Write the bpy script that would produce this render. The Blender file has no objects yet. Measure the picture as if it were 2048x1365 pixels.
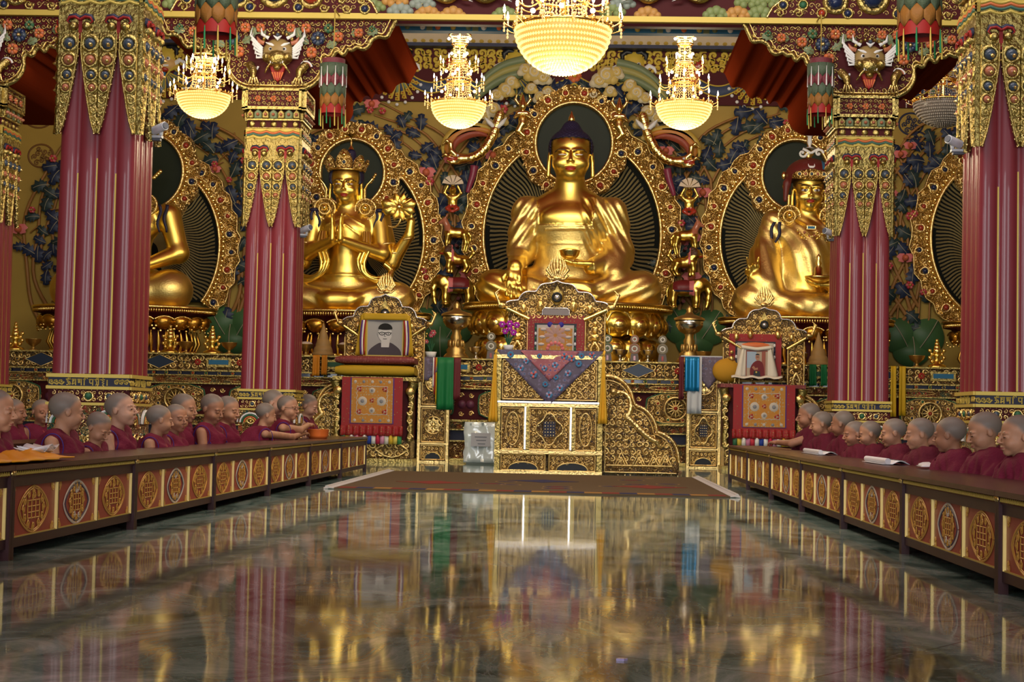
import bpy, math, random
import numpy as np
from mathutils import Matrix, Vector
SC = bpy.context.scene
COL = SC.collection
PI = math.pi

# ---------------------------------------------------------------- camera
H = 0.62
PITCH, YAW, ROLL, F = 0.0455, -0.0391, 0.0205, 3404.0
_cy, _sy = math.cos(YAW), math.sin(YAW)
CF = np.array([_sy*math.cos(PITCH), _cy*math.cos(PITCH), math.sin(PITCH)])
_R0 = np.array([_cy, -_sy, 0.0]); _U0 = np.cross(_R0, CF)
CR = _R0*math.cos(ROLL) + _U0*math.sin(ROLL)
CU = -_R0*math.sin(ROLL) + _U0*math.cos(ROLL)
cd = bpy.data.cameras.new('camera'); cam = bpy.data.objects.new('camera', cd); COL.objects.link(cam)
cd.sensor_width = 36.0; cd.lens = F/2048*36.0; cd.clip_end = 200
cam.matrix_world = Matrix([[CR[0], CU[0], -CF[0], 0], [CR[1], CU[1], -CF[1], 0], [CR[2], CU[2], -CF[2], H], [0, 0, 0, 1]])
SC.camera = cam

def at(px, py, Y):
    d = CF + CR*(px-1024)/F - CU*(py-682.5)/F
    t = Y/d[1]
    return (float(d[0]*t), Y, float(H + d[2]*t))

def flr(px, py, z=0.0):
    d = CF + CR*(px-1024)/F - CU*(py-682.5)/F
    t = (z-H)/d[2]
    return (float(d[0]*t), float(d[1]*t), z)

# ---------------------------------------------------------------- world and light
SC.view_settings.view_transform = 'Standard'; SC.view_settings.look = 'None'
SC.view_settings.gamma = 1.0; SC.view_settings.use_curve_mapping = False
SC.view_settings.exposure = -0.12
w = bpy.data.worlds.new('daylight'); SC.world = w; w.use_nodes = True
wn = w.node_tree.nodes; wn['Background'].inputs[0].default_value = (0.86, 0.93, 1.0, 1); wn['Background'].inputs[1].default_value = 0.55
SC.cycles.max_bounces = 8; SC.cycles.diffuse_bounces = 3; SC.cycles.glossy_bounces = 5
SC.cycles.transmission_bounces = 4
SC.cycles.sample_clamp_indirect = 6.0
SC.cycles.caustics_reflective = False; SC.cycles.caustics_refractive = False

def area(name, loc, target, sx, sy, power, col):
    l = bpy.data.lights.new(name, 'AREA'); l.shape = 'RECTANGLE'; l.size = sx; l.size_y = sy; l.energy = power; l.color = col
    o = bpy.data.objects.new(name, l); COL.objects.link(o); o.location = loc
    o.rotation_euler = (Vector(target)-Vector(loc)).to_track_quat('-Z', 'Y').to_euler()
    return o
# daylight through the three tall entrance doors behind the camera, and through the clerestory openings above the nave
area('door_daylight', (-0.3, -5.6, 2.6), (-0.3, 20, 2.0), 4.6, 4.6, 620, (0.97, 0.98, 1.0))
area('door_daylight', (-7.0, -5.6, 2.6), (-3.0, 20, 1.8), 3.0, 4.2, 330, (0.97, 0.98, 1.0))
area('door_daylight', (6.6, -5.6, 2.6), (3.0, 20, 1.8), 3.0, 4.2, 330, (0.97, 0.98, 1.0))
area('clerestory_daylight', (-0.3, 9.0, 8.2), (-0.3, 24, 3.0), 8.0, 1.6, 620, (1.0, 0.97, 0.90))
area('back_wall_fill', (-0.3, 17.5, 5.35), (-0.3, 27.5, 5.6), 15.0, 0.25, 260, (1.0, 0.92, 0.74))  # added fill light, unseen behind the beam, brightens back wall and valance

# ---------------------------------------------------------------- materials
MATS = {}
def _nt(name):
    m = bpy.data.materials.new(name); m.use_nodes = True
    return m, m.node_tree, m.node_tree.nodes['Principled BSDF']

def mat(name, col, rough=0.5, metal=0.0, bump=0.0, bscale=60.0, var=0.0, vscale=6.0, coat=0.0, emit=None, es=1.0, spec=0.3):
    if name in MATS: return MATS[name]
    m, nt, b = _nt(name); N = nt.nodes; L = nt.links
    b.inputs['Base Color'].default_value = (*col, 1); b.inputs['Roughness'].default_value = rough
    b.inputs['Metallic'].default_value = metal; b.inputs['Specular IOR Level'].default_value = spec
    b.inputs['Coat Weight'].default_value = coat
    tc = N.new('ShaderNodeTexCoord')
    if var > 0:
        n = N.new('ShaderNodeTexNoise'); n.inputs['Scale'].default_value = vscale; n.inputs['Detail'].default_value = 5
        L.new(tc.outputs['Object'], n.inputs['Vector'])
        mx = N.new('ShaderNodeMix'); mx.data_type = 'RGBA'
        mx.inputs[6].default_value = (*[c*(1-var) for c in col], 1); mx.inputs[7].default_value = (*[min(1, c*(1+var)) for c in col], 1)
        L.new(n.outputs['Fac'], mx.inputs[0]); L.new(mx.outputs[2], b.inputs['Base Color'])
    if bump > 0:
        n2 = N.new('ShaderNodeTexNoise'); n2.inputs['Scale'].default_value = bscale; n2.inputs['Detail'].default_value = 3
        L.new(tc.outputs['Object'], n2.inputs['Vector'])
        bp = N.new('ShaderNodeBump'); bp.inputs['Strength'].default_value = bump; bp.inputs['Distance'].default_value = 0.02
        L.new(n2.outputs['Fac'], bp.inputs['Height']); L.new(bp.outputs['Normal'], b.inputs['Normal'])
    if emit:
        b.inputs['Emission Color'].default_value = (*emit, 1); b.inputs['Emission Strength'].default_value = es
    MATS[name] = m
    return m

def _ramp(N, stops):
    r = N.new('ShaderNodeValToRGB'); e = r.color_ramp.elements
    e[0].position = stops[0][0]; e[0].color = (*stops[0][1], 1)
    e[1].position = stops[-1][0]; e[1].color = (*stops[-1][1], 1)
    for p, c in stops[1:-1]:
        x = e.new(p); x.color = (*c, 1)
    return r

def filigree(name, ground, goldc=(0.84, 0.62, 0.26), scale=34.0, thr=0.05, spots=((0.5, 0.06, 0.03), (0.03, 0.12, 0.1)), gmetal=0.0, rough=0.28):
    """carved gilt scrollwork on a painted ground: curling bands, drilled hollows, a few painted petals"""
    if name in MATS: return MATS[name]
    m, nt, b = _nt(name); N = nt.nodes; L = nt.links
    tc = N.new('ShaderNodeTexCoord')
    wa = N.new('ShaderNodeTexNoise'); wa.inputs['Scale'].default_value = scale*0.35; wa.inputs['Detail'].default_value = 1
    L.new(tc.outputs['Object'], wa.inputs['Vector'])
    ma = N.new('ShaderNodeVectorMath'); ma.operation = 'MULTIPLY_ADD'; ma.inputs[1].default_value = (0.12, 0.12, 0.12)
    L.new(wa.outputs['Color'], ma.inputs[0]); L.new(tc.outputs['Object'], ma.inputs[2])
    vo = N.new('ShaderNodeTexVoronoi'); vo.inputs['Scale'].default_value = scale; L.new(ma.outputs[0], vo.inputs['Vector'])
    sn = N.new('ShaderNodeMath'); sn.operation = 'MULTIPLY'; sn.inputs[1].default_value = 15.0
    L.new(vo.outputs['Distance'], sn.inputs[0])
    si = N.new('ShaderNodeMath'); si.operation = 'SINE'; L.new(sn.outputs[0], si.inputs[0])
    mr = N.new('ShaderNodeMapRange'); mr.inputs[1].default_value = -thr-0.35; mr.inputs[2].default_value = -thr+0.35
    L.new(si.outputs[0], mr.inputs[0])
    v2 = N.new('ShaderNodeTexVoronoi'); v2.inputs['Scale'].default_value = scale*0.45; L.new(tc.outputs['Object'], v2.inputs['Vector'])
    gr = _ramp(N, [(0.0, ground), (0.55, ground), (0.6, spots[0]), (0.78, spots[0]), (0.82, spots[1]), (1.0, spots[1])])
    gr.color_ramp.interpolation = 'CONSTANT'
    sp = N.new('ShaderNodeSeparateColor'); L.new(v2.outputs['Color'], sp.inputs[0]); L.new(sp.outputs[0], gr.inputs[0])
    mx = N.new('ShaderNodeMix'); mx.data_type = 'RGBA'; L.new(mr.outputs[0], mx.inputs[0]); L.new(gr.outputs[0], mx.inputs[6]); mx.inputs[7].default_value = (*goldc, 1)
    L.new(mx.outputs[2], b.inputs['Base Color'])
    if gmetal < 1:
        mm = N.new('ShaderNodeMapRange'); mm.inputs[3].default_value = gmetal; L.new(mr.outputs[0], mm.inputs[0]); L.new(mm.outputs[0], b.inputs['Metallic'])
    else: b.inputs['Metallic'].default_value = 1
    b.inputs['Roughness'].default_value = rough
    bp = N.new('ShaderNodeBump'); bp.inputs['Strength'].default_value = 0.9; bp.inputs['Distance'].default_value = 0.35/scale
    L.new(si.outputs[0], bp.inputs['Height']); L.new(bp.outputs['Normal'], b.inputs['Normal'])
    MATS[name] = m
    return m

def brocade(name, c1, c2, c3, scale=30.0, rough=0.6):
    if name in MATS: return MATS[name]
    m, nt, b = _nt(name); N = nt.nodes; L = nt.links
    tc = N.new('ShaderNodeTexCoord')
    vo = N.new('ShaderNodeTexVoronoi'); vo.inputs['Scale'].default_value = scale; vo.inputs['Randomness'].default_value = 0.45
    no = N.new('ShaderNodeTexNoise'); no.inputs['Scale'].default_value = scale*2.2; no.inputs['Detail'].default_value = 2
    L.new(tc.outputs['Object'], vo.inputs['Vector']); L.new(tc.outputs['Object'], no.inputs['Vector'])
    ad = N.new('ShaderNodeMath'); ad.operation = 'MULTIPLY_ADD'; ad.inputs[1].default_value = 0.7; L.new(no.outputs['Fac'], ad.inputs[0]); L.new(vo.outputs['Distance'], ad.inputs[2])
    r = _ramp(N, [(0.0, c3), (0.50, c3), (0.54, c2), (0.70, c2), (0.74, c1), (1.0, c1)]); r.color_ramp.interpolation = 'CONSTANT'
    L.new(ad.outputs[0], r.inputs[0]); L.new(r.outputs[0], b.inputs['Base Color'])
    b.inputs['Roughness'].default_value = rough
    MATS[name] = m
    return m

GOLD = mat('gold_leaf', (0.80, 0.58, 0.13), 0.28, 1.0, bump=0.12, bscale=9)
GOLDP = mat('polished_gold', (0.92, 0.70, 0.24), 0.24, 1.0)
GOLDB = mat('bright_gold', (0.86, 0.64, 0.26), 0.28, 1.0, bump=.5, bscale=45)
GOLDY = mat('yellow_gilding', (0.44, 0.335, 0.11), 0.36, 1.0, bump=0.8, bscale=30)
GOLDD = mat('dark_gold', (0.55, 0.30, 0.05), 0.3, 1.0)
PGOLD = mat('gold_paint', (0.58, 0.43, 0.09), 0.45, 0.25)
BRASS = mat('brass', (0.45, 0.30, 0.10), 0.35, 0.9)
SILVER = mat('silver', (0.62, 0.58, 0.52), 0.2, 1.0)
MAROON = mat('maroon_lacquer', (0.205, 0.024, 0.036), 0.36, 0.0, var=0.12, vscale=3, coat=0.25)
RED = mat('red_paint', (0.30, 0.014, 0.012), 0.5)
DRED = mat('dark_red_paint', (0.062, 0.005, 0.006), 0.55, spec=.15)
ORG = mat('orange_paint', (0.62, 0.16, 0.05), 0.45)
BLUE = mat('blue_enamel', (0.012, 0.022, 0.07), 0.25, coat=0.4)
LBLUE = mat('light_blue_paint', (0.04, 0.16, 0.30), 0.6, spec=.1)
DKB = mat('ink_blue_paint', (0.02, 0.022, 0.05), 0.5)
GRN = mat('green_paint', (0.035, 0.13, 0.06), 0.5)
SAGE = mat('sage_paint', (0.16, 0.20, 0.10), 0.45)
WHT = mat('white_paint', (0.75, 0.74, 0.72), 0.5)
PINK = mat('pink_paint', (0.62, 0.16, 0.15), 0.5)
CORAL = mat('coral_gem', (0.36, 0.035, 0.015), 0.22, coat=0.5)
OCH = mat('ochre_wall_paint', (0.36, 0.235, 0.04), 0.6, var=0.18, vscale=1.6)
BLACK = mat('black_paint', (0.008, 0.008, 0.009), 0.4)
CREAM = mat('cream_paint', (0.66, 0.52, 0.36), 0.6, var=0.1)
FIL_R = filigree('gilt_carving_on_red', (0.10, 0.01, 0.012))
FIL_B = filigree('gilt_carving_on_blue', (0.012, 0.018, 0.04))
FIL_D = filigree('gilt_carving_bright', (0.05, 0.028, 0.02), (0.84, 0.64, 0.32), 46, -0.05, ((0.10, 0.06, 0.05), (0.05, 0.05, 0.07)), 0.3, 0.22)
FIL_G = filigree('gilt_carving_solid', (0.26, 0.14, 0.03), (0.95, 0.70, 0.28), 24, 0.1, ((0.3, 0.15, 0.03), (0.25, 0.1, 0.02)), 1.0, 0.3)

# ---------------------------------------------------------------- mesh builder
class MB:
    def __init__(s):
        s.V = []; s.cnt = []; s.idx = []; s.mi = []; s.sm = []; s.n = 0; s.mats = []; s.M = None
    def frame(s, o, r=(1, 0, 0), u=(0, 0, 1)):
        r = np.array(r, float); u = np.array(u, float); r /= np.linalg.norm(r); u /= np.linalg.norm(u); n = np.cross(r, u)
        m = np.eye(4); m[:3, 0] = r; m[:3, 1] = u; m[:3, 2] = n; m[:3, 3] = o; s.M = m
        return s
    def shift(s, x, y, z=0.0, rot=0.0, sc=1.0, sx=1.0):
        """push a local transform; returns the previous matrix"""
        old = s.M
        m = np.eye(4); c, q = math.cos(rot)*sc, math.sin(rot)*sc
        m[:3, :3] = [[c*sx, -q, 0], [q*sx, c, 0], [0, 0, sc]]; m[:3, 3] = (x, y, z)
        s.M = m if old is None else old @ m
        return old
    def mid(s, m):
        if m not in s.mats: s.mats.append(m)
        return s.mats.index(m)
    def add(s, V, faces, m, smooth=True):
        V = np.asarray(V, float).reshape(-1, 3)
        if s.M is not None: V = V @ s.M[:3, :3].T + s.M[:3, 3]
        s.V.append(V); k = s.mid(m)
        if isinstance(faces, np.ndarray):
            s.cnt.append(np.full(len(faces), faces.shape[1], np.int32)); s.idx.append((faces+s.n).ravel().astype(np.int32)); nf = len(faces)
        else:
            s.cnt.append(np.array([len(f) for f in faces], np.int32)); s.idx.append((np.concatenate([np.asarray(f, int) for f in faces])+s.n).astype(np.int32)); nf = len(faces)
        s.mi.append(np.full(nf, k, np.int32)); s.sm.append(np.full(nf, smooth, bool)); s.n += len(V)
    def build(s, name, parent=None):
        me = bpy.data.meshes.new(name)
        if s.n:
            V = np.concatenate(s.V).astype(np.float32); cnt = np.concatenate(s.cnt); idx = np.concatenate(s.idx)
            me.vertices.add(len(V)); me.vertices.foreach_set('co', V.ravel())
            me.loops.add(len(idx)); me.loops.foreach_set('vertex_index', idx)
            me.polygons.add(len(cnt)); st = np.concatenate([[0], np.cumsum(cnt)[:-1]]).astype(np.int32)
            me.polygons.foreach_set('loop_start', st)
            try: me.polygons.foreach_set('loop_total', cnt)
            except Exception: pass
            for m in s.mats: me.materials.append(m)
            me.polygons.foreach_set('material_index', np.concatenate(s.mi)); me.polygons.foreach_set('use_smooth', np.concatenate(s.sm))
            me.update(calc_edges=True)
        o = bpy.data.objects.new(name, me); COL.objects.link(o)
        if parent is not None:
            o.parent = parent; o.matrix_parent_inverse = Matrix.Identity(4)
            if parent.get('_w'): o.location = -Vector(parent.location)
        return o
    # primitives (all in the current frame: x right, y up, z towards the viewer for framed work)
    def box(s, c, d, m, smooth=False):
        x, y, z = c; a, b, e = d[0]/2, d[1]/2, d[2]/2
        V = [(x+i*a, y+j*b, z+k*e) for i in (-1, 1) for j in (-1, 1) for k in (-1, 1)]
        s.add(V, np.array([[0, 1, 3, 2], [4, 6, 7, 5], [0, 4, 5, 1], [2, 3, 7, 6], [0, 2, 6, 4], [1, 5, 7, 3]]), m, smooth)
    def bbox(s, lo, hi, m): s.box([(a+b)/2 for a, b in zip(lo, hi)], [b-a for a, b in zip(lo, hi)], m)
    def prism(s, poly, z0, z1, m, bev=0.0, side=None, smooth=False):
        P = np.array(poly, float); n = len(P)
        A = 0.5*np.sum(P[:, 0]*np.roll(P[:, 1], -1)-np.roll(P[:, 0], -1)*P[:, 1])
        if A < 0: P = P[::-1]
        r = [np.c_[P, np.full(n, z0)]]
        if bev > 0:
            e = np.roll(P, -1, 0)-P; e /= np.maximum(np.linalg.norm(e, axis=1), 1e-9)[:, None]; nn = np.c_[-e[:, 1], e[:, 0]]
            av = nn+np.roll(nn, 1, 0); av /= np.maximum(np.linalg.norm(av, axis=1), 0.4)[:, None]
            r.append(np.c_[P, np.full(n, z1-bev)]); r.append(np.c_[P+av*bev, np.full(n, z1)])
        else: r.append(np.c_[P, np.full(n, z1)])
        V = np.concatenate(r); F = []
        i = np.arange(n); j = (i+1) % n
        for q in range(len(r)-1):
            F.append(np.stack([i+q*n, j+q*n, j+(q+1)*n, i+(q+1)*n], 1))
        s.add(V, np.concatenate(F), side or m, smooth)
        s.add(r[-1], [list(range(n))], m, False)
        s.add(r[0], [list(range(n))[::-1]], side or m, False)
    def tube(s, P, R, m, n=6, closed=False, caps=True, flat=1.0, smooth=True):
        P = np.array(P, float); k = len(P)
        if P.shape[1] == 2: P = np.c_[P, np.zeros(k)]
        R = np.full(k, R) if np.isscalar(R) else np.array(R, float)
        T = np.gradient(P, axis=0) if not closed else np.roll(P, -1, 0)-np.roll(P, 1, 0)
        T /= np.maximum(np.linalg.norm(T, axis=1), 1e-9)[:, None]
        ref = np.array([0, 0, 1.0]) if np.mean(np.abs(T[:, 2])) < 0.8 else np.array([1.0, 0, 0])
        A = np.cross(T, ref); A /= np.maximum(np.linalg.norm(A, axis=1), 1e-6)[:, None]; B = np.cross(A, T)
        an = np.arange(n)*2*PI/n
        V = (P[:, None, :] + R[:, None, None]*(np.cos(an)[None, :, None]*A[:, None, :] + flat*np.sin(an)[None, :, None]*B[:, None, :])).reshape(-1, 3)
        i = np.arange(n); j = (i+1) % n; F = []
        for q in range(k if closed else k-1):
            a, b = q*n, ((q+1) % k)*n
            F.append(np.stack([a+j, a+i, b+i, b+j], 1))
        s.add(V, np.concatenate(F), m, smooth)
        if caps and not closed:
            s.add(V[:n], [list(range(n))], m, smooth); s.add(V[-n:], [list(range(n))[::-1]], m, smooth)
    def lathe(s, prof, m, n=24, axis='y', arc=None, smooth=True, c=(0, 0, 0)):
        pr = np.array(prof, float); k = len(pr); an = np.arange(n)*2*PI/n
        X = pr[:, 0][:, None]*np.cos(an); Z = pr[:, 0][:, None]*np.sin(an); Yv = np.repeat(pr[:, 1][:, None], n, 1)
        V = (np.stack([X, Yv, Z], 2) if axis == 'y' else np.stack([X, Z, Yv], 2)).reshape(-1, 3)+np.array(c, float)
        i = np.arange(n); j = (i+1) % n; F = []
        for q in range(k-1): F.append(np.stack([q*n+i, q*n+j, (q+1)*n+j, (q+1)*n+i], 1) if axis != 'y' else np.stack([q*n+j, q*n+i, (q+1)*n+i, (q+1)*n+j], 1))
        s.add(V, np.concatenate(F), m, smooth)
    def dome(s, x, y, r, h, m, n=8, z=0.0, rx=None):
        rx = rx or r
        an = np.arange(n)*2*PI/n; V = []
        for t in (0.0, 0.6, 1.1):
            V += [(x+rx*math.cos(t)*math.cos(a), y+r*math.cos(t)*math.sin(a), z+h*math.sin(t)) for a in an]
        V.append((x, y, z+h)); i = np.arange(n); j = (i+1) % n
        F = [list(f) for q in (0, 1) for f in np.stack([q*n+i, q*n+j, (q+1)*n+j, (q+1)*n+i], 1)] + [[2*n+a, 2*n+(a+1) % n, 3*n] for a in range(n)]
        s.add(V, F, m, True)
    def ball(s, c, r, m, n=10, k=6):
        r = (r, r, r) if np.isscalar(r) else r
        V = [(c[0]+r[0]*math.sin(PI*q/k)*math.cos(2*PI*i/n), c[1]+r[1]*math.sin(PI*q/k)*math.sin(2*PI*i/n), c[2]+r[2]*math.cos(PI*q/k)) for q in range(k+1) for i in range(n)]
        i = np.arange(n); j = (i+1) % n
        s.add(V, np.concatenate([np.stack([q*n+i, (q+1)*n+i, (q+1)*n+j, q*n+j], 1) for q in range(k)]), m, True)
    def beads(s, P, r, m, h=None, n=5):
        """many small low domes at once; P is an (k,2) or (k,3) array"""
        P = np.array(P, float)
        if P.shape[1] == 2: P = np.c_[P, np.zeros(len(P))]
        h = h or r; an = np.arange(n)*2*PI/n
        B = np.array([(r*math.cos(a), r*math.sin(a), 0) for a in an]+[(0.72*r*math.cos(a+.3), 0.72*r*math.sin(a+.3), h*0.7) for a in an]+[(0, 0, h)])
        V = (P[:, None, :]+B[None]).reshape(-1, 3); k = len(B)
        f1 = np.array([[i, (i+1) % n, n+(i+1) % n, n+i] for i in range(n)]); f2 = np.array([[n+i, n+(i+1) % n, 2*n] for i in range(n)])
        o = (np.arange(len(P))*k)[:, None, None]
        s.add(V, (f1[None]+o).reshape(-1, 4), m, True)
        V2 = V  # the cap triangles share nothing visible; add with their own verts
        s.add(V2, (f2[None]+o).reshape(-1, 3), m, True)
    def ribbon(s, P, W, h, m, z=0.0):
        """half-round raised band along a 2D path"""
        P = np.array(P, float); k = len(P); W = np.full(k, W) if np.isscalar(W) else np.array(W, float)
        T = np.gradient(P, axis=0); T /= np.maximum(np.linalg.norm(T, axis=1), 1e-9)[:, None]; Nn = np.c_[-T[:, 1], T[:, 0]]
        prof = [(-1, 0), (-0.55, 0.85), (0.55, 0.85), (1, 0)]
        V = np.stack([np.c_[P-Nn*W[:, None]*a, z+h*b*np.minimum(1, W/np.max(W)+.3)] for a, b in prof], 1).reshape(-1, 3)
        F = np.array([[q*4+c, q*4+c+1, (q+1)*4+c+1, (q+1)*4+c] for q in range(k-1) for c in range(3)])
        s.add(V, F, m, True)
    def scroll(s, x, y, r, a0, d, m, w=None, h=None, turns=1.4, z=0.0, k=14):
        t = np.linspace(0, 1, k); w = w or r*0.2; h = h or w
        a = a0+d*t*turns*2*PI; rr = r*(1-0.85*t)
        s.ribbon(np.c_[x+rr*np.cos(a), y+rr*np.sin(a)], w*(1-0.45*t), h, m, z)
        s.dome(x, y, w*0.9, h*1.3, m, 6, z)
    def scrolls(s, x0, y0, x1, y1, cell, m, z=0.0, seed=0, mats2=None, inside=None, rr=0.46):
        rg = random.Random(seed); nx = max(1, round((x1-x0)/cell)); ny = max(1, round((y1-y0)/cell)); cx = (x1-x0)/nx; cy = (y1-y0)/ny
        for i in range(nx):
            for j in range(ny):
                x = x0+(i+.5)*cx; y = y0+(j+.5)*cy
                if inside and not inside(x, y): continue
                r = rr*min(cx, cy)*rg.uniform(.85, 1.1); sgn = 1 if (i+j) % 2 else -1
                if x < (x0+x1)/2: sgn = -sgn
                s.scroll(x, y, r, rg.choice([0, PI/2, PI, -PI/2]), sgn, m, w=r*.24, turns=1.15, z=z, k=11)
                s.dome(x+cx*.5, y+cy*.5, r*.2, r*.2, (mats2[(i*7+j*3) % len(mats2)] if mats2 else m), 5, z)
    def gem(s, x, y, r, gold, stone, z=0.0, point=0.0, ang=0.0):
        """a cabochon in a gilt collar"""
        n = 16; t = np.arange(n+1)*2*PI/n
        q = r*(1+point*np.maximum(0, np.cos(t-ang))**6)
        s.ribbon(np.c_[x+q*np.cos(t), y+q*np.sin(t)], r*.28, r*.35, gold, z)
        s.dome(x, y, r*.78, r*.7, stone, 10, z)
    def flower(s, x, y, r, petals, m, mc, z=0.0, n=6, h=None):
        h = h or r*.35
        for i in range(n):
            a = 2*PI*i/n; s.dome(x+r*.58*math.cos(a), y+r*.58*math.sin(a), r*.42, h, petals if i % 2 else m, 7, z)
        s.dome(x, y, r*.32, h*1.4, mc, 8, z)
    def leaf(s, x, y, L, ang, m, mv=None, z=0.0, wd=0.42, lobes=4, bend=0.0, lift=0.25):
        """lobed leaf standing slightly off its ground, with a raised rib"""
        k = 2*lobes+1; t = np.linspace(0, 1, k); base = np.sin(PI*np.clip(t, 0.03, 0.985))**.7*wd*L
        zig = np.where(np.arange(k) % 2 == 1, 1.15, .62); zig[0] = .5; zig[-1] = .3; W = base*zig
        th = ang+bend*(t-.3); cx = np.cumsum(np.r_[0, np.cos(th[1:])])*L/(k-1); cy_ = np.cumsum(np.r_[0, np.sin(th[1:])])*L/(k-1)
        nx, ny = -np.sin(th), np.cos(th); fw = np.where(np.arange(k) % 2 == 1, .06*L, 0)
        mid = np.c_[x+cx, y+cy_, z+lift*L*np.sin(PI*t*.8)*.7+.02*L]
        A = np.c_[x+cx+nx*W+fw*np.cos(th), y+cy_+ny*W+fw*np.sin(th), z+lift*L*np.sin(PI*t*.8)*.35]
        B = np.c_[x+cx-nx*W+fw*np.cos(th), y+cy_-ny*W+fw*np.sin(th), z+lift*L*np.sin(PI*t*.8)*.35]
        V = np.concatenate([mid, A, B]); F = [[i, i+1, k+i+1, k+i] for i in range(k-1)]+[[i+1, i, 2*k+i, 2*k+i+1] for i in range(k-1)]
        s.add(V, np.array(F), m, True)
        if mv: s.tube(mid[:-1]+np.array([0, 0, .015*L]), np.linspace(.028*L, .01*L, k-1), mv, 4)
    def cloth(s, P, m, thick=0.004):
        """P: (a,b,3) grid of points -> sheet with thickness"""
        P = np.array(P, float); a, b = P.shape[:2]
        du = np.gradient(P, axis=0); dv = np.gradient(P, axis=1); nn = np.cross(du, dv); nn /= np.maximum(np.linalg.norm(nn, axis=2), 1e-9)[:, :, None]
        A = (P+nn*thick/2).reshape(-1, 3); B = (P-nn*thick/2).reshape(-1, 3)
        I = np.arange(a*b).reshape(a, b)
        q = np.stack([I[:-1, :-1], I[1:, :-1], I[1:, 1:], I[:-1, 1:]], 2).reshape(-1, 4)
        F = [q, q[:, ::-1]+a*b]
        ring = np.r_[I[0, :], I[1:, -1], I[-1, -2::-1], I[-2:0:-1, 0]]; r2 = np.roll(ring, -1)
        F.append(np.stack([ring, r2, r2+a*b, ring+a*b], 1))
        s.add(np.concatenate([A, B]), np.concatenate(F), m, True)

def thing(name, label, cat, loc=(0, 0, 0), group=None):
    o = bpy.data.objects.new(name, None); COL.objects.link(o); o.location = loc; o.empty_display_size = 0.1
    o['_w'] = 1; o['label'] = label; o['category'] = cat
    if group: o['group'] = group
    return o
def tag(o, label, cat, group=None):
    o['label'] = label; o['category'] = cat
    if group: o['group'] = group
    return o
def struct(o): o['kind'] = 'structure'; return o
def copy_tree(o, parent=None, label=None, loc=None):
    c = o.copy(); COL.objects.link(c)
    if parent is not None: c.parent = parent
    if label: c['label'] = label
    if loc is not None: c.location = loc
    for ch in list(o.children): copy_tree(ch, c)
    return c
def sstep(t): t = np.clip(t, 0, 1); return t*t*(3-2*t)

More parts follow.
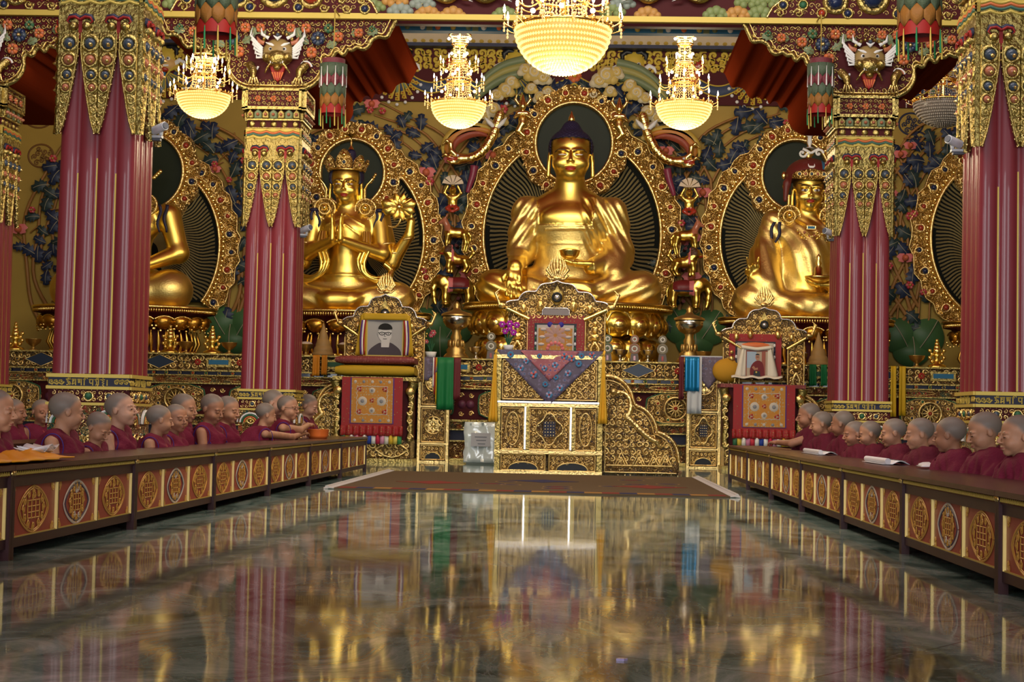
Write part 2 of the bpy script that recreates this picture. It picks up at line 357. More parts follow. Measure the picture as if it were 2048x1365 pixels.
# ---------------------------------------------------------------- implicit modelling: smooth unions on a rectilinear grid, meshed with surface nets
def _rot(e):
    a, b, c = e
    ca, sa, cb, sb, cc, sc_ = math.cos(a), math.sin(a), math.cos(b), math.sin(b), math.cos(c), math.sin(c)
    return np.array([[cc*cb, cc*sb*sa-sc_*ca, cc*sb*ca+sc_*sa], [sc_*cb, sc_*sb*sa+cc*ca, sc_*sb*ca-cc*sa], [-sb, cb*sa, cb*ca]], np.float32)
class SDF:
    def __init__(s): s.ops = []; s.paint = []
    def ell(s, c, r, k=.03, op='u', rot=None):
        c = np.array(c, float); r = np.array([r]*3 if np.isscalar(r) else r, float); R = _rot(rot) if rot else None
        def f(x, y, z):
            q = (x-c[0], y-c[1], z-c[2])
            if R is not None: q = (R[0, 0]*q[0]+R[1, 0]*q[1]+R[2, 0]*q[2], R[0, 1]*q[0]+R[1, 1]*q[1]+R[2, 1]*q[2], R[0, 2]*q[0]+R[1, 2]*q[1]+R[2, 2]*q[2])
            k0 = np.sqrt((q[0]/r[0])**2+(q[1]/r[1])**2+(q[2]/r[2])**2); k1 = np.sqrt((q[0]/r[0]**2)**2+(q[1]/r[1]**2)**2+(q[2]/r[2]**2)**2)
            return k0*(k0-1)/np.maximum(k1, 1e-6)
        m = r.max() if rot else r
        s.ops.append((op, k, f, c-m, c+m)); return s
    def cap(s, a, b, ra, rb=None, k=.03, op='u', sq=(1, 1, 1)):
        a = np.array(a, float); b = np.array(b, float); rb = ra if rb is None else rb; d = b-a; L2 = max(float(d@d), 1e-9); sq = np.array(sq, float)
        def f(x, y, z):
            t = np.clip(((x-a[0])*d[0]+(y-a[1])*d[1]+(z-a[2])*d[2])/L2, 0, 1)
            return np.sqrt(((x-a[0]-t*d[0])*sq[0])**2+((y-a[1]-t*d[1])*sq[1])**2+((z-a[2]-t*d[2])*sq[2])**2)-(ra+(rb-ra)*t)
        m = max(ra, rb)/min(sq)
        s.ops.append((op, k, f, np.minimum(a, b)-m, np.maximum(a, b)+m)); return s
    def chain(s, P, R, k=.02, op='u', sq=(1, 1, 1)):
        R = [R]*len(P) if np.isscalar(R) else R
        for i in range(len(P)-1): s.cap(P[i], P[i+1], R[i], R[i+1], k, op, sq)
        return s
    def fn(s, op, f, lo, hi, k=.02): s.ops.append((op, k, f, np.array(lo, float), np.array(hi, float))); return s
    def mesh(s, ax, ay, az):
        X = [np.asarray(a, np.float32) for a in (ax, ay, az)]
        G = np.full([len(a) for a in X], 100.0, np.float32)
        for op, k, f, lo, hi in s.ops:
            mg = max(k*1.5, .02)+.03*float(np.max(hi-lo)) if op != 'd' else 0
            sl = []
            for a, l, h in zip(X, lo, hi):
                i0 = max(0, int(np.searchsorted(a, l-mg))-1); i1 = min(len(a), int(np.searchsorted(a, h+mg))+1); sl.append(slice(i0, i1))
            if any(q.stop <= q.start for q in sl): continue
            x = X[0][sl[0]][:, None, None]; y = X[1][sl[1]][None, :, None]; z = X[2][sl[2]][None, None, :]
            g = G[tuple(sl)]; d = f(x, y, z)
            if op == 'u':
                h = np.clip(.5+.5*(g-d)/k, 0, 1); G[tuple(sl)] = g*(1-h)+d*h-k*h*(1-h)
            elif op == 's':
                h = np.clip(.5-.5*(g+d)/k, 0, 1); G[tuple(sl)] = g*(1-h)-d*h+k*h*(1-h)
            elif op == 'i':
                h = np.clip(.5-.5*(g-d)/k, 0, 1); G[tuple(sl)] = g*(1-h)+d*h+k*h*(1-h)
            elif op == 'd': G[tuple(sl)] = g+d
        return nets(G, X)
    def build(s, name, ax, ay, az, base, paints=(), parent=None, M=None):
        """paints: (material, function(x,y,z)->bool) applied in order to face centres"""
        V, Q = s.mesh(ax, ay, az)
        mb = MB(); c = V[Q].mean(1); mi = np.zeros(len(Q), int)
        ms = [base]
        for m, f in paints:
            if m not in ms: ms.append(m)
            mi[f(c[:, 0], c[:, 1], c[:, 2])] = ms.index(m)
        if M is not None: V = V @ np.array(M)[:3, :3].T + np.array(M)[:3, 3]
        mb.V = [V]; mb.cnt = [np.full(len(Q), 4, np.int32)]; mb.idx = [Q.ravel().astype(np.int32)]; mb.mi = [mi.astype(np.int32)]; mb.sm = [np.ones(len(Q), bool)]; mb.n = len(V); mb.mats = ms
        return mb.build(name, parent)
def nets(G, X):
    S = G < 0; nx, ny, nz = G.shape
    cs = np.zeros((nx-1, ny-1, nz-1), np.int8)
    for i in (0, 1):
        for j in (0, 1):
            for k in (0, 1): cs += S[i:nx-1+i, j:ny-1+j, k:nz-1+k]
    act = (cs > 0) & (cs < 8); I = np.argwhere(act); ids = np.full(act.shape, -1, np.int64); ids[act] = np.arange(len(I))
    acc = np.zeros((len(I), 3)); num = np.zeros(len(I)); a, b, c = I.T
    crn = [(i, j, k) for i in (0, 1) for j in (0, 1) for k in (0, 1)]
    for p in crn:
        for ax_ in range(3):
            if p[ax_]: continue
            q = list(p); q[ax_] = 1
            g0 = G[a+p[0], b+p[1], c+p[2]]; g1 = G[a+q[0], b+q[1], c+q[2]]; x = (g0 < 0) != (g1 < 0)
            t = np.where(x, g0/np.where(np.abs(g0-g1) < 1e-9, 1, g0-g1), 0)
            P = np.stack([X[0][a+p[0]], X[1][b+p[1]], X[2][c+p[2]]], 1).astype(float); P2 = np.stack([X[0][a+q[0]], X[1][b+q[1]], X[2][c+q[2]]], 1)
            acc += np.where(x[:, None], P+(P2-P)*t[:, None], 0); num += x
    V = acc/np.maximum(num, 1)[:, None]; Q = []
    for ax_ in range(3):
        o = [n for n in range(3) if n != ax_]
        sl0 = [slice(1, -1)]*3; sl1 = [slice(1, -1)]*3; sl0[ax_] = slice(0, -1); sl1[ax_] = slice(1, None)
        ch = S[tuple(sl0)] != S[tuple(sl1)]; E = np.argwhere(ch); neg = S[tuple(sl0)][ch]
        E = E.copy(); E[:, o[0]] += 1; E[:, o[1]] += 1
        def cell(d0, d1):
            q = E.copy(); q[:, o[0]] += d0; q[:, o[1]] += d1; return ids[q[:, 0], q[:, 1], q[:, 2]]
        f = np.stack([cell(-1, -1), cell(0, -1), cell(0, 0), cell(-1, 0)], 1)
        if ax_ == 1: neg = ~neg
        f[~neg] = f[~neg][:, ::-1]; Q.append(f)
    Q = np.concatenate(Q); return V, Q[(Q >= 0).all(1)]

def chaikin3(P, n=2):
    P = np.array(P, float)
    for _ in range(n):
        a = P[:-1]*.75+P[1:]*.25; b = P[:-1]*.25+P[1:]*.75; Q = np.empty((2*len(a), P.shape[1])); Q[0::2] = a; Q[1::2] = b; P = np.vstack([P[:1], Q, P[-1:]])
    return P
# ================================================================ ROOM
YW = 27.5          # back wall
def marble():
    m, nt, b = _nt('polished_green_marble'); N = nt.nodes; L = nt.links
    tc = N.new('ShaderNodeTexCoord'); mp = N.new('ShaderNodeMapping'); mp.inputs['Scale'].default_value = (1.0, 0.55, 1); mp.inputs['Rotation'].default_value = (0, 0, 0.35)
    L.new(tc.outputs['Object'], mp.inputs[0])
    n1 = N.new('ShaderNodeTexNoise'); n1.inputs['Scale'].default_value = 2.2; n1.inputs['Detail'].default_value = 9; n1.inputs['Roughness'].default_value = .68; n1.inputs['Distortion'].default_value = 1.6
    L.new(mp.outputs[0], n1.inputs['Vector'])
    r = _ramp(N, [(0.34, (0.040, 0.066, 0.056)), (0.45, (0.15, 0.24, 0.205)), (0.55, (0.30, 0.42, 0.37)), (0.70, (0.62, 0.72, 0.66))])
    L.new(n1.outputs['Fac'], r.inputs[0])
    n2 = N.new('ShaderNodeTexNoise'); n2.inputs['Scale'].default_value = 3.3; n2.inputs['Detail'].default_value = 7; n2.inputs['Distortion'].default_value = 2.6
    L.new(mp.outputs[0], n2.inputs['Vector'])
    v = _ramp(N, [(0.485, (0, 0, 0)), (0.5, (0.75, 0.75, 0.75)), (0.515, (0, 0, 0))]); L.new(n2.outputs['Fac'], v.inputs[0])
    n3 = N.new('ShaderNodeTexNoise'); n3.inputs['Scale'].default_value = 1.1; L.new(tc.outputs['Object'], n3.inputs['Vector'])
    mu = N.new('ShaderNodeMath'); mu.operation = 'MULTIPLY'; L.new(v.outputs[0], mu.inputs[0]); L.new(n3.outputs['Fac'], mu.inputs[1])
    mx = N.new('ShaderNodeMix'); mx.data_type = 'RGBA'; L.new(mu.outputs[0], mx.inputs[0]); L.new(r.outputs[0], mx.inputs[6]); mx.inputs[7].default_value = (0.50, 0.56, 0.52, 1)
    # slab joints
    br = N.new('ShaderNodeTexBrick'); br.inputs['Scale'].default_value = 1.0; br.inputs['Brick Width'].default_value = 1.9; br.inputs['Row Height'].default_value = 1.9; br.offset = 0
    br.inputs['Mortar Size'].default_value = 0.004; br.inputs['Color1'].default_value = (1, 1, 1, 1); br.inputs['Color2'].default_value = (0.8, 0.8, 0.8, 1); br.inputs['Mortar'].default_value = (0.4, 0.4, 0.4, 1)
    mr_ = N.new('ShaderNodeMapping'); mr_.inputs['Rotation'].default_value = (0, 0, 0.6); L.new(tc.outputs['Object'], mr_.inputs[0]); L.new(mr_.outputs[0], br.inputs['Vector'])
    m2 = N.new('ShaderNodeMix'); m2.data_type = 'RGBA'; m2.blend_type = 'MULTIPLY'; m2.inputs[0].default_value = 1; L.new(mx.outputs[2], m2.inputs[6]); L.new(br.outputs['Color'], m2.inputs[7])
    L.new(m2.outputs[2], b.inputs['Base Color'])
    n4 = N.new('ShaderNodeTexNoise'); n4.inputs['Scale'].default_value = 1.3; n4.inputs['Detail'].default_value = 4; L.new(tc.outputs['Object'], n4.inputs['Vector'])
    bp = N.new('ShaderNodeBump'); bp.inputs['Strength'].default_value = 0.05; bp.inputs['Distance'].default_value = 0.02; L.new(n4.outputs['Fac'], bp.inputs['Height']); L.new(bp.outputs['Normal'], b.inputs['Normal'])
    b.inputs['Roughness'].default_value = 0.05; b.inputs['IOR'].default_value = 1.23
    return m
MARB = marble()
mb = MB(); mb.add([(-11, -8, 0), (11, -8, 0), (11, YW, 0), (-11, YW, 0)], np.array([[0, 1, 2, 3]]), MARB, False); struct(mb.build('floor'))
mb = MB(); mb.bbox((-11, YW, 0), (11, YW+.2, 9), OCH); struct(mb.build('wall_back'))
mb = MB(); mb.bbox((-11.2, -6, 0), (-11, YW, 9), OCH); struct(mb.build('wall_left'))
mb = MB(); mb.bbox((11, -6, 0), (11.2, YW, 9), OCH); struct(mb.build('wall_right'))
mb = MB()
for x0, x1, z0, z1 in ((-11, -8.5, 0, 9), (-5.5, -2.6, 0, 9), (2.0, 5.1, 0, 9), (8.1, 11, 0, 9), (-8.5, -5.5, 4.7, 9), (-2.6, 2.0, 4.9, 9), (5.1, 8.1, 4.7, 9)):
    mb.bbox((x0, -6.2, z0), (x1, -6, z1), OCH)
struct(mb.build('wall_front'))
mb = MB(); mb.bbox((-11, -6, 9), (11, 9.0, 9.1), RED); mb.bbox((-11, 9.0, 9), (11, YW, 9.1), RED); struct(mb.build('ceiling'))

# ---- beam row carried by the second pillars
YB = 16.5
def gl(px, py): return at(px, py, YB)
ZB0 = gl(1024, 38)[2]            # top of the bracket zone / the gold moulding
XB0, XB1 = -9.5, 9.5
bm = thing('carved_beam', 'long dark red ceiling beam carved with golden dragons and clouds above a gilt moulding', 'beam', (-.125, YB, ZB0))
mb = MB(); mb.bbox((XB0, YB, ZB0), (XB1, YB+.14, ZB0+.62), DRED); mb.build('beam_core', bm)
mb = MB(); mb.bbox((XB0, YB-.05, ZB0-.025), (XB1, YB+.02, ZB0+.03), PGOLD); mb.build('gold_moulding', bm)
mb = MB(); mb.bbox((XB0, YB+.02, ZB0-.055), (XB1, YB+.12, ZB0-.02), DRED); mb.build('lower_rail', bm)
cl_m = [mat('cloud_green', (0.22, 0.27, 0.10), .45), mat('cloud_orange', (0.50, 0.26, 0.07), .45), mat('cloud_grey', (0.26, 0.30, 0.26), .45)]
rg = random.Random(5)
def cloud(mb, x, y, r, m, z=0.0):
    P = []
    lob = [(-1, 0, .42), (-.55, .42, .5), (.05, .62, .55), (.62, .36, .48), (1.05, -.02, .38), (.45, -.25, .4), (-.4, -.25, .42)]
    for (a, b, q) in lob: mb.dome(x+a*r, y+b*r*.75, q*r, .12*r+.02, m, 12, z)
    mb.scroll(x-.1*r, y+.15*r, .4*r, 0, 1, GOLDY, w=.06*r, h=.05*r, z=z+.13*r, k=12)
mb = MB().frame((0, YB, 0))
dragx = [gl(p, 20)[0] for p in (680, 870, 960, 1240, 1360, 1420)]
for px, py, m in ((705, 5, 1), (745, 15, 0), (800, 22, 2), (790, 3, 1), (855, 28, 1), (905, 30, 1), (845, 8, 2), (1010, 30, 0), (1225, 24, 0), (1245, 8, 2), (1295, 30, 1), (1432, 30, 0), (1475, 30, 1), (1495, 6, 0), (1520, 28, 0), (1535, 6, 0), (1568, 20, 1), (1595, 4, 0), (400, 20, 1), (350, 8, 0)):
    p = gl(px, py); cloud(mb, p[0], p[2], .095, cl_m[m])
mb.build('clouds', bm)
def dragon(mb, x, y, s, d):
    t = np.linspace(0, 1, 40); P = np.c_[x+d*s*(-1.0+2.0*t), y+s*(.18*np.sin(t*9)+.08)]
    mb.tube(np.c_[P, np.full(40, .05)], s*(.13*np.sin(PI*np.clip(t, .06, .97))**.6+.02), GOLDY, 8)
    mb.beads([(P[i][0], P[i][1]+.02, .05+s*.11) for i in range(3, 37)], .022, GOLDB)
    hx, hy = P[-1]; mb.ball((hx+d*.05*s, hy, .09), (.17*s, .13*s, .1), GOLDY); mb.dome(hx+d*.1*s, hy+.04*s, .04*s, .03, WHT, z=.16)
    for q in range(5): mb.tube([(hx, hy, .1), (hx-d*.1*s, hy+.12*s*(1-.4*q), .12), (hx-d*.28*s, hy+.2*s*(1-.5*q), .1)], [.03*s, .02*s, .006*s], WHT, 4)
    for q, dy in ((9, -1), (27, -1), (16, 1)):
        a = P[q]; k = (a[0]+d*.16*s, a[1]+dy*.18*s); mb.tube([(a[0], a[1], .06), (k[0], k[1], .08), (k[0]+d*.18*s, k[1]-.03*s, .08)], [.07*s, .05*s, .035*s], GOLDY, 6)
        for c in (-1, 0, 1): mb.tube([(k[0]+d*.16*s, k[1]-.03*s, .08), (k[0]+d*.3*s, k[1]-.03*s+c*.06*s, .08)], [.022*s, .004*s], WHT, 4)
for px in (890, 968, 1300, 1400):
    p = gl(px, 4); mb = MB().frame((0, YB, 0)); dragon(mb, p[0], p[2]+.05, .33, 1 if px < 1150 else -1); mb.build('dragon', bm)
# flame-shaped gilt crest above each bracket, standing in front of the beam
def crest(xc):
    mb = MB().frame((xc, YB-.012, ZB0+.03)); t = np.linspace(0, PI, 30)
    po = [(1.02*math.cos(a)*(1-.12*math.sin(a*6)**2), .52*math.sin(a)**.75) for a in t]
    mb.prism(po, 0, .04, DRED); mb.ribbon([(a, b) for a, b in po], .012, .02, GOLDB, .04)
    for j, (r, n) in enumerate(((.9, 17), (.72, 13), (.5, 8), (.26, 4))):
        for i in range(n):
            a = PI*(i+.5)/n; x, y = r*math.cos(a), r*.5*math.sin(a)
            if (i+j) % 3 == 0: mb.gem(x, y, .045, GOLDY, [BLUE, CORAL, GRN][i % 3], .04)
            else: mb.scroll(x, y, .055, a, 1 if i % 2 else -1, GOLDY, w=.015, z=.04, k=9)
    mb.scrolls(-.95, .02, .95, .5, .065, GOLDY, .035, seed=8, mats2=[GOLDY, SAGE, ORG], inside=lambda x, y: (x/.95)**2+(y/.48)**2 < 1 and math.hypot(x, y-.2) > .17 and abs(abs(x)-.36) > .1)
    mb.gem(0, .2, .13, GOLDY, BLUE, .04, point=.3, ang=PI/2)
    for sx in (-1, 1): mb.gem(sx*.36, .16, .1, GOLDY, BLUE if sx < 0 else CORAL, .04)
    return mb
PX = {'outer': -5.98, 'left': -3.05, 'right': 2.79, 'far': 5.72}
for k, x in PX.items(): crest(x).build('crest', bm)
tag_b = bm

# ---- structure behind the beam: blue rail, cream cove
p0 = at(1100, 57, 17.0); mb = MB(); mb.bbox((-2.2, 17.0, p0[2]-.036), (1.95, 17.12, p0[2]+.04), LBLUE)
rg = random.Random(3)
mb.frame((0, 17.0, p0[2]))
for i in range(26):
    x = -2.1+i*.155; mb.dome(x, 0, .028, .02, [ORG, PGOLD, SAGE, WHT][i % 4], 10)
    if i % 3 == 0: mb.box((x+.07, 0, .003), (.06, .07, .01), SAGE)
ob = mb.build('trim_1'); struct(ob)
mb = MB(); zc = at(1100, 98, YW)[2]; zt = at(1100, 56, 26.97)[2]
mb.add([(-10.9, YW-.25, zc), (10.9, YW-.25, zc), (10.9, 26.97, zt), (-10.9, 26.97, zt)], np.array([[0, 3, 2, 1]]), CREAM, False)
mb.frame((0, YW-.25, zc+.02), (1, 0, 0), (0, 26.97-YW+.25, zt-zc))
rg = random.Random(8)
for i in range(150):
    mb.dome(rg.uniform(-8, 8), rg.uniform(.03, .22), rg.uniform(.02, .04), .01, OCH, 6, .005)
for i in range(120): mb.dome(-8+i*.135, .06, .06, .015, mat('leaf_yellow', (0.50, 0.32, 0.06), .5), 8, .005)
for i in range(30): mb.tube([(-7.8+i*.54, .24, .01), (-7.74+i*.54, .31, .02), (-7.76+i*.54, .27, .02)], .008, GRN, 4)
struct(mb.build('trim_2'))
mb = MB(); mb.bbox((-10.9, YW-.3, zc-.035), (10.9, YW-.02, zc+.02), DKB); struct(mb.build('trim_3'))

# ---- painted valance under the cove
ZV1 = zc-.035; ZV0 = at(900, 205, YW)[2]; hv = ZV1-ZV0
va = thing('painted_valance', 'painted valance high on the back wall with blue swags and grinning faces on dark red', 'valance', (0, YW-.06, ZV0))
VALY = mat('valance_yellow', (0.55, 0.38, 0.045), .5); VSW = mat('valance_blue', (0.035, 0.05, 0.10), .5); SKIN_P = mat('valance_skin', (0.60, 0.36, 0.12), .5)
mb = MB(); mb.bbox((-10.9, YW-.06, ZV0), (10.9, YW-.001, ZV1), DRED); mb.build('red_ground', va)
xm = [at(p, 130, YW)[0] for p in (797, 1034, 1270, 1505)]; per = (xm[3]-xm[0])/3; xs = [xm[0]+per*i for i in range(-3, 7)]
mb = MB().frame((0, YW-.06, ZV0))
for x in xs:
    for sx in (-1, 1):
        P = []
        for t in np.linspace(0, 1, 15): P.append((x+sx*(.15+t*(per/2-.15)), hv*(.46-.20*math.sin(PI*t))))
        mb.ribbon(P, .075*np.sin(PI*np.clip(np.linspace(0, 1, 15), .15, .85))**.5+.02, .03, VSW); mb.ribbon(np.array(P)+[0, -.085], .012, .02, VALY, .012)
        mb.ribbon(np.array(P)+[0, .085], .012, .02, VALY, .012)
    for k in range(-4, 5):
        a = -PI/2+k*.29; L = hv*(.50-.02*abs(k)); o = (x, hv*.50)
        mb.ribbon([(o[0]+math.cos(a)*L*t, o[1]+math.sin(a)*L*t) for t in np.linspace(.2, .75, 5)], .028, .02, VSW if k % 2 else SAGE, .02)
        mb.ribbon([(o[0]+math.cos(a)*L*t+.03, o[1]+math.sin(a)*L*t) for t in np.linspace(.2, 1.0, 9)], .012, .02, VALY, .025)
        for t in (.72, .88): mb.flower(o[0]+math.cos(a)*L*t*1.05, o[1]+math.sin(a)*L*t*1.05, .04, VALY, VALY, CORAL, .03, 5, .015)
        mb.dome(o[0]+math.cos(a)*L*1.14, o[1]+math.sin(a)*L*1.14, .03, .02, WHT, 6, .03)
mb.build('swags', va)
mb = MB().frame((0, YW-.06, ZV0)); rg = random.Random(2)
x = -9.0
while x < 9.0:
    for j, f in enumerate((.93, .80, .67)):
        mb.scroll(x+rg.uniform(-.02, .02), hv*f, .082, rg.uniform(0, 6), rg.choice((-1, 1)), VALY, w=.028, h=.02, z=.01, turns=1.1, k=10)
    x += .15
for x in xs:
    mb.gem(x+per/2, hv*.3, .06, VALY, GRN, .02); mb.flower(x+per/2, hv*.52, .12, ORG, mat('petal_orange', (0.55, 0.12, .03), .5), VALY, .02, 7, .03)
    mb.leaf(x+per/2-.05, hv*.62, .2, PI/2+.5, CORAL, VALY, .03); mb.leaf(x+per/2+.05, hv*.62, .2, PI/2-.5, CORAL, VALY, .03)
mb.build('yellow_scrolls', va)
for x in xs:
    mb = MB().frame((x, YW-.06, ZV0+hv*.70))
    for sx in (-1, 1): mb.ribbon([(sx*.03, .22), (sx*.12, .25), (sx*.2, .19), (sx*.19, .10)], [.03, .05, .05, .02], .04, BLACK, .02)
    mb.dome(0, .05, .2, .06, VALY, 14, .02, rx=.17)
    mb.dome(0, -.05, .13, .07, SKIN_P, 12, .03, rx=.2)
    for sx in (-1, 1):
        mb.dome(sx*.075, .03, .035, .03, WHT, 8, .08); mb.dome(sx*.075, .03, .015, .02, BLACK, 6, .105)
        mb.ribbon([(sx*.12, -.08), (sx*.25, .02), (sx*.33, -.02), (sx*.36, -.1)], [.04, .04, .03, .015], .03, WHT, .02)
        mb.ribbon([(sx*.1, -.14), (sx*.2, -.1), (sx*.28, -.16)], [.03, .035, .01], .03, VALY, .03)
    mb.dome(0, -.01, .04, .05, PINK, 8, .08); mb.box((0, -.085, .09), (.17, .03, .02), WHT); mb.dome(0, -.14, .05, .05, CORAL, 8, .05, rx=.09)
    mb.dome(0, -.22, .06, .03, LBLUE, 8, .03, rx=.03); mb.ribbon([(-.12, -.12), (0, -.3), (.12, -.12)], .02, .02, VALY, .04)
    mb.build('grinning_face', va)

# ---- halos (one set per statue), on the wall
HAL = []   # (x, zbody, hw, hh, zhead, rin, rout, band)
def halo_spec(pxb, pyb, hwp, hhp, pxh, pyh, rinp, routp, band):
    s = (YW-.25)/F; b = at(pxb, pyb, YW-.25); h = at(pxh, pyh, YW-.25)
    return dict(x=b[0], z=b[2], a=hwp*s, b=hhp*s, hx=h[0], hz=h[2], ri=rinp*s, ro=routp*s, band=band*s)
HC = halo_spec(1144, 470, 176, 200, 1148, 288, 74, 109, 44)
HL = halo_spec(712, 478, 134, 165, 706, 348, 62, 98, 40)
HR = halo_spec(1590, 478, 146, 165, 1590, 352, 64, 98, 40)
HLL = halo_spec(296, 492, 142, 170, 298, 345, 70, 104, 42)
HRR = halo_spec(2018, 478, 150, 170, 2018, 345, 70, 104, 42)
RAYG = mat('halo_ray_gold', (0.26, 0.20, 0.08), .5, .5)
HDK = mat('halo_dark_ground', (0.010, 0.011, 0.009), .8, spec=.05); HGR = mat('halo_green_disc', (0.012, 0.018, 0.006), .5, spec=.2)
def seed_pts(cx, cy, a, b, a0, a1, n): return [(cx+a*math.cos(t), cy+b*math.sin(t)) for t in np.linspace(a0, a1, n)]
def halo(sp, label, name='halo'):
    Z0 = at(1140, 615, YW-.25)[2]
    th = thing(name, label, 'halo', (sp['x'], YW-.1, Z0))
    x, z, a, b, bd = sp['x'], sp['z'], sp['a'], sp['b'], sp['band']
    sn = np.clip((Z0-z)/b, -1, 1); a0 = math.asin(sn); A0, A1 = a0, PI-a0
    mb = MB().frame((0, YW-.14, 0))
    mb.prism(seed_pts(x, z, a+.02, b+.02, A0, A1, 50), -.12, 0, HDK)
    for i in range(104):        # wavy gold rays
        t = -0.95+i*(PI+1.9)/103; s0 = .12; P = []
        for u in np.linspace(s0, 1, 16):
            ex = a*math.cos(t); ey = b*math.sin(t); wv = .022*math.sin(u*15)+.05*math.sin(u*5)
            P.append((x+ex*u-math.sin(t)*wv, z-.1+ey*u*1.0+math.cos(t)*wv+.1*u))
        P = [p for p in P if p[1] > Z0 and ((p[0]-x)/a)**2+((p[1]-z)/b)**2 < 1.0]
        if len(P) > 2: mb.ribbon(P, .007, .01, RAYG)
    for i in range(104):
        t = -0.937+i*(PI+1.9)/103; P = []
        for u in np.linspace(.5, 1, 10):
            ex = a*math.cos(t); ey = b*math.sin(t); wv = .022*math.sin(u*15)+.05*math.sin(u*5)
            P.append((x+ex*u-math.sin(t)*wv, z-.1+ey*u*1.0+math.cos(t)*wv+.1*u))
        P = [p for p in P if p[1] > Z0 and ((p[0]-x)/a)**2+((p[1]-z)/b)**2 < 1.0]
        if len(P) > 2: mb.ribbon(P, .007, .01, RAYG)
    mb.build('ray_panel', th)
    # body band
    mb = MB().frame((0, YW-.14, 0)); n = 64
    oi = seed_pts(x, z, a, b, A0, A1, n); ou = seed_pts(x, z, a+bd, b+bd, A1, A0, n)
    wav = [(x+(a+bd*(1+.10*math.sin(i*2.2)))*math.cos(t), z+(b+bd*(1+.10*math.sin(i*2.2)))*math.sin(t)) for i, t in enumerate(np.linspace(A1, A0, n))]
    mb.prism(oi+wav, -.1, .04, FIL_G, bev=.015); mb.ribbon(seed_pts(x, z, a+.02, b+.02, A0, A1, n), .028, .05, GOLDB, .04)
    mb.ribbon(wav, .012, .03, GOLDB, .04)
    nb = 84; mb.beads([(p[0], p[1], .04) for p in seed_pts(x, z, a+.075, b+.075, A0, A1, nb)], .030, GOLDP, .035)
    L = [BLUE, CORAL]; k = 0
    ng = 24
    for i, t in enumerate(np.linspace(A0+.08, A1-.08, ng)):
        r = (.062, .048)[i % 2]; off = bd*(.62 if i % 2 else .55)
        px_, py_ = x+(a+off)*math.cos(t), z+(b+off)*math.sin(t)
        if math.hypot(px_-sp['hx'], py_-sp['hz']) < sp['ro']*.98: continue
        mb.gem(px_, py_, r, GOLDB, L[(i//2+i) % 2], .04, point=.5, ang=t)
    rg = random.Random(int(abs(x)*100)+1)
    for i, t in enumerate(np.linspace(A0+.02, A1-.02, 74)):
        off = bd*rg.uniform(.35, .92); mb.scroll(x+(a+off)*math.cos(t), z+(b+off)*math.sin(t), .045, rg.uniform(0, 6), rg.choice((-1, 1)), GOLDB, w=.013, z=.04, k=9, turns=1.1)
    mb.build('body_band', th)
    # head ring
    mb = MB().frame((0, YW-.26, 0)); hx, hz, ri, ro = sp['hx'], sp['hz'], sp['ri'], sp['ro']
    mb.prism([(hx+(ri+.02)*math.cos(t), hz+(ri+.02)*1.06*math.sin(t)) for t in np.linspace(0, 2*PI, 49)[:-1]], -.12, -.005, HGR); mb.build('green_disc', th)
    mb = MB().frame((0, YW-.26, 0)); n = 72
    ang = np.linspace(-PI, PI, n+1)
    V = []; 
    for q, (rad, zz) in enumerate(((ri, -.12), (ri, .09), (ro, .09), (ro, -.15))):
        for i in range(n):
            rr = rad*(1+(.035*math.sin(i*2*PI/6)) if q >= 2 else 1); V.append((hx+rr*math.cos(ang[i]), hz+rr*math.sin(ang[i])*1.06, zz))
    i = np.arange(n); j = (i+1) % n
    mb.add(V, np.concatenate([np.stack([q*n+j, q*n+i, (q+1)*n+i, (q+1)*n+j], 1) for q in range(3)]), FIL_G, False)
    mb.ribbon([(hx+(ri+.025)*math.cos(t), hz+(ri+.025)*math.sin(t)*1.06) for t in ang], .03, .05, GOLDB, .09)
    mb.beads([(hx+(ri+.085)*math.cos(t), hz+(ri+.085)*math.sin(t)*1.06, .09) for t in np.linspace(-PI, PI, 57)[:-1]], .029, GOLDP, .035)
    mb.beads([(hx+(ro-.02)*math.cos(t), hz+(ro-.02)*math.sin(t)*1.06, .09) for t in np.linspace(-PI, PI, 81)[:-1]], .02, GOLDB, .025)
    rm = (ri+ro)/2+.04
    for q in range(16):
        t = PI/2+PI/16+q*PI/8; mb.gem(hx+rm*math.cos(t), hz+rm*math.sin(t)*1.06, .062 if q % 2 else .05, GOLDB, (CORAL, CORAL, BLUE)[q % 3], .09, point=.5, ang=t)
    for q in range(48):
        t = q*PI/24+.03; r2 = rm+(.075 if q % 2 else -.05); mb.scroll(hx+r2*math.cos(t), hz+r2*math.sin(t)*1.06, .04, t, 1 if q % 3 else -1, GOLDB, w=.012, z=.09, k=9, turns=1.1)
    mb.build('head_ring', th)
    HAL.append(sp)
    return th
halo(HC, 'largest golden jewelled halo in the middle, behind the central seated statue')
halo(HL, 'golden jewelled halo behind the four-armed crowned statue left of centre')
halo(HR, 'golden jewelled halo behind the red-hatted statue right of centre')
halo(HLL, 'golden jewelled halo half hidden by the big front left pillar')
halo(HRR, 'golden jewelled halo at far right, mostly hidden by the big front right pillar')

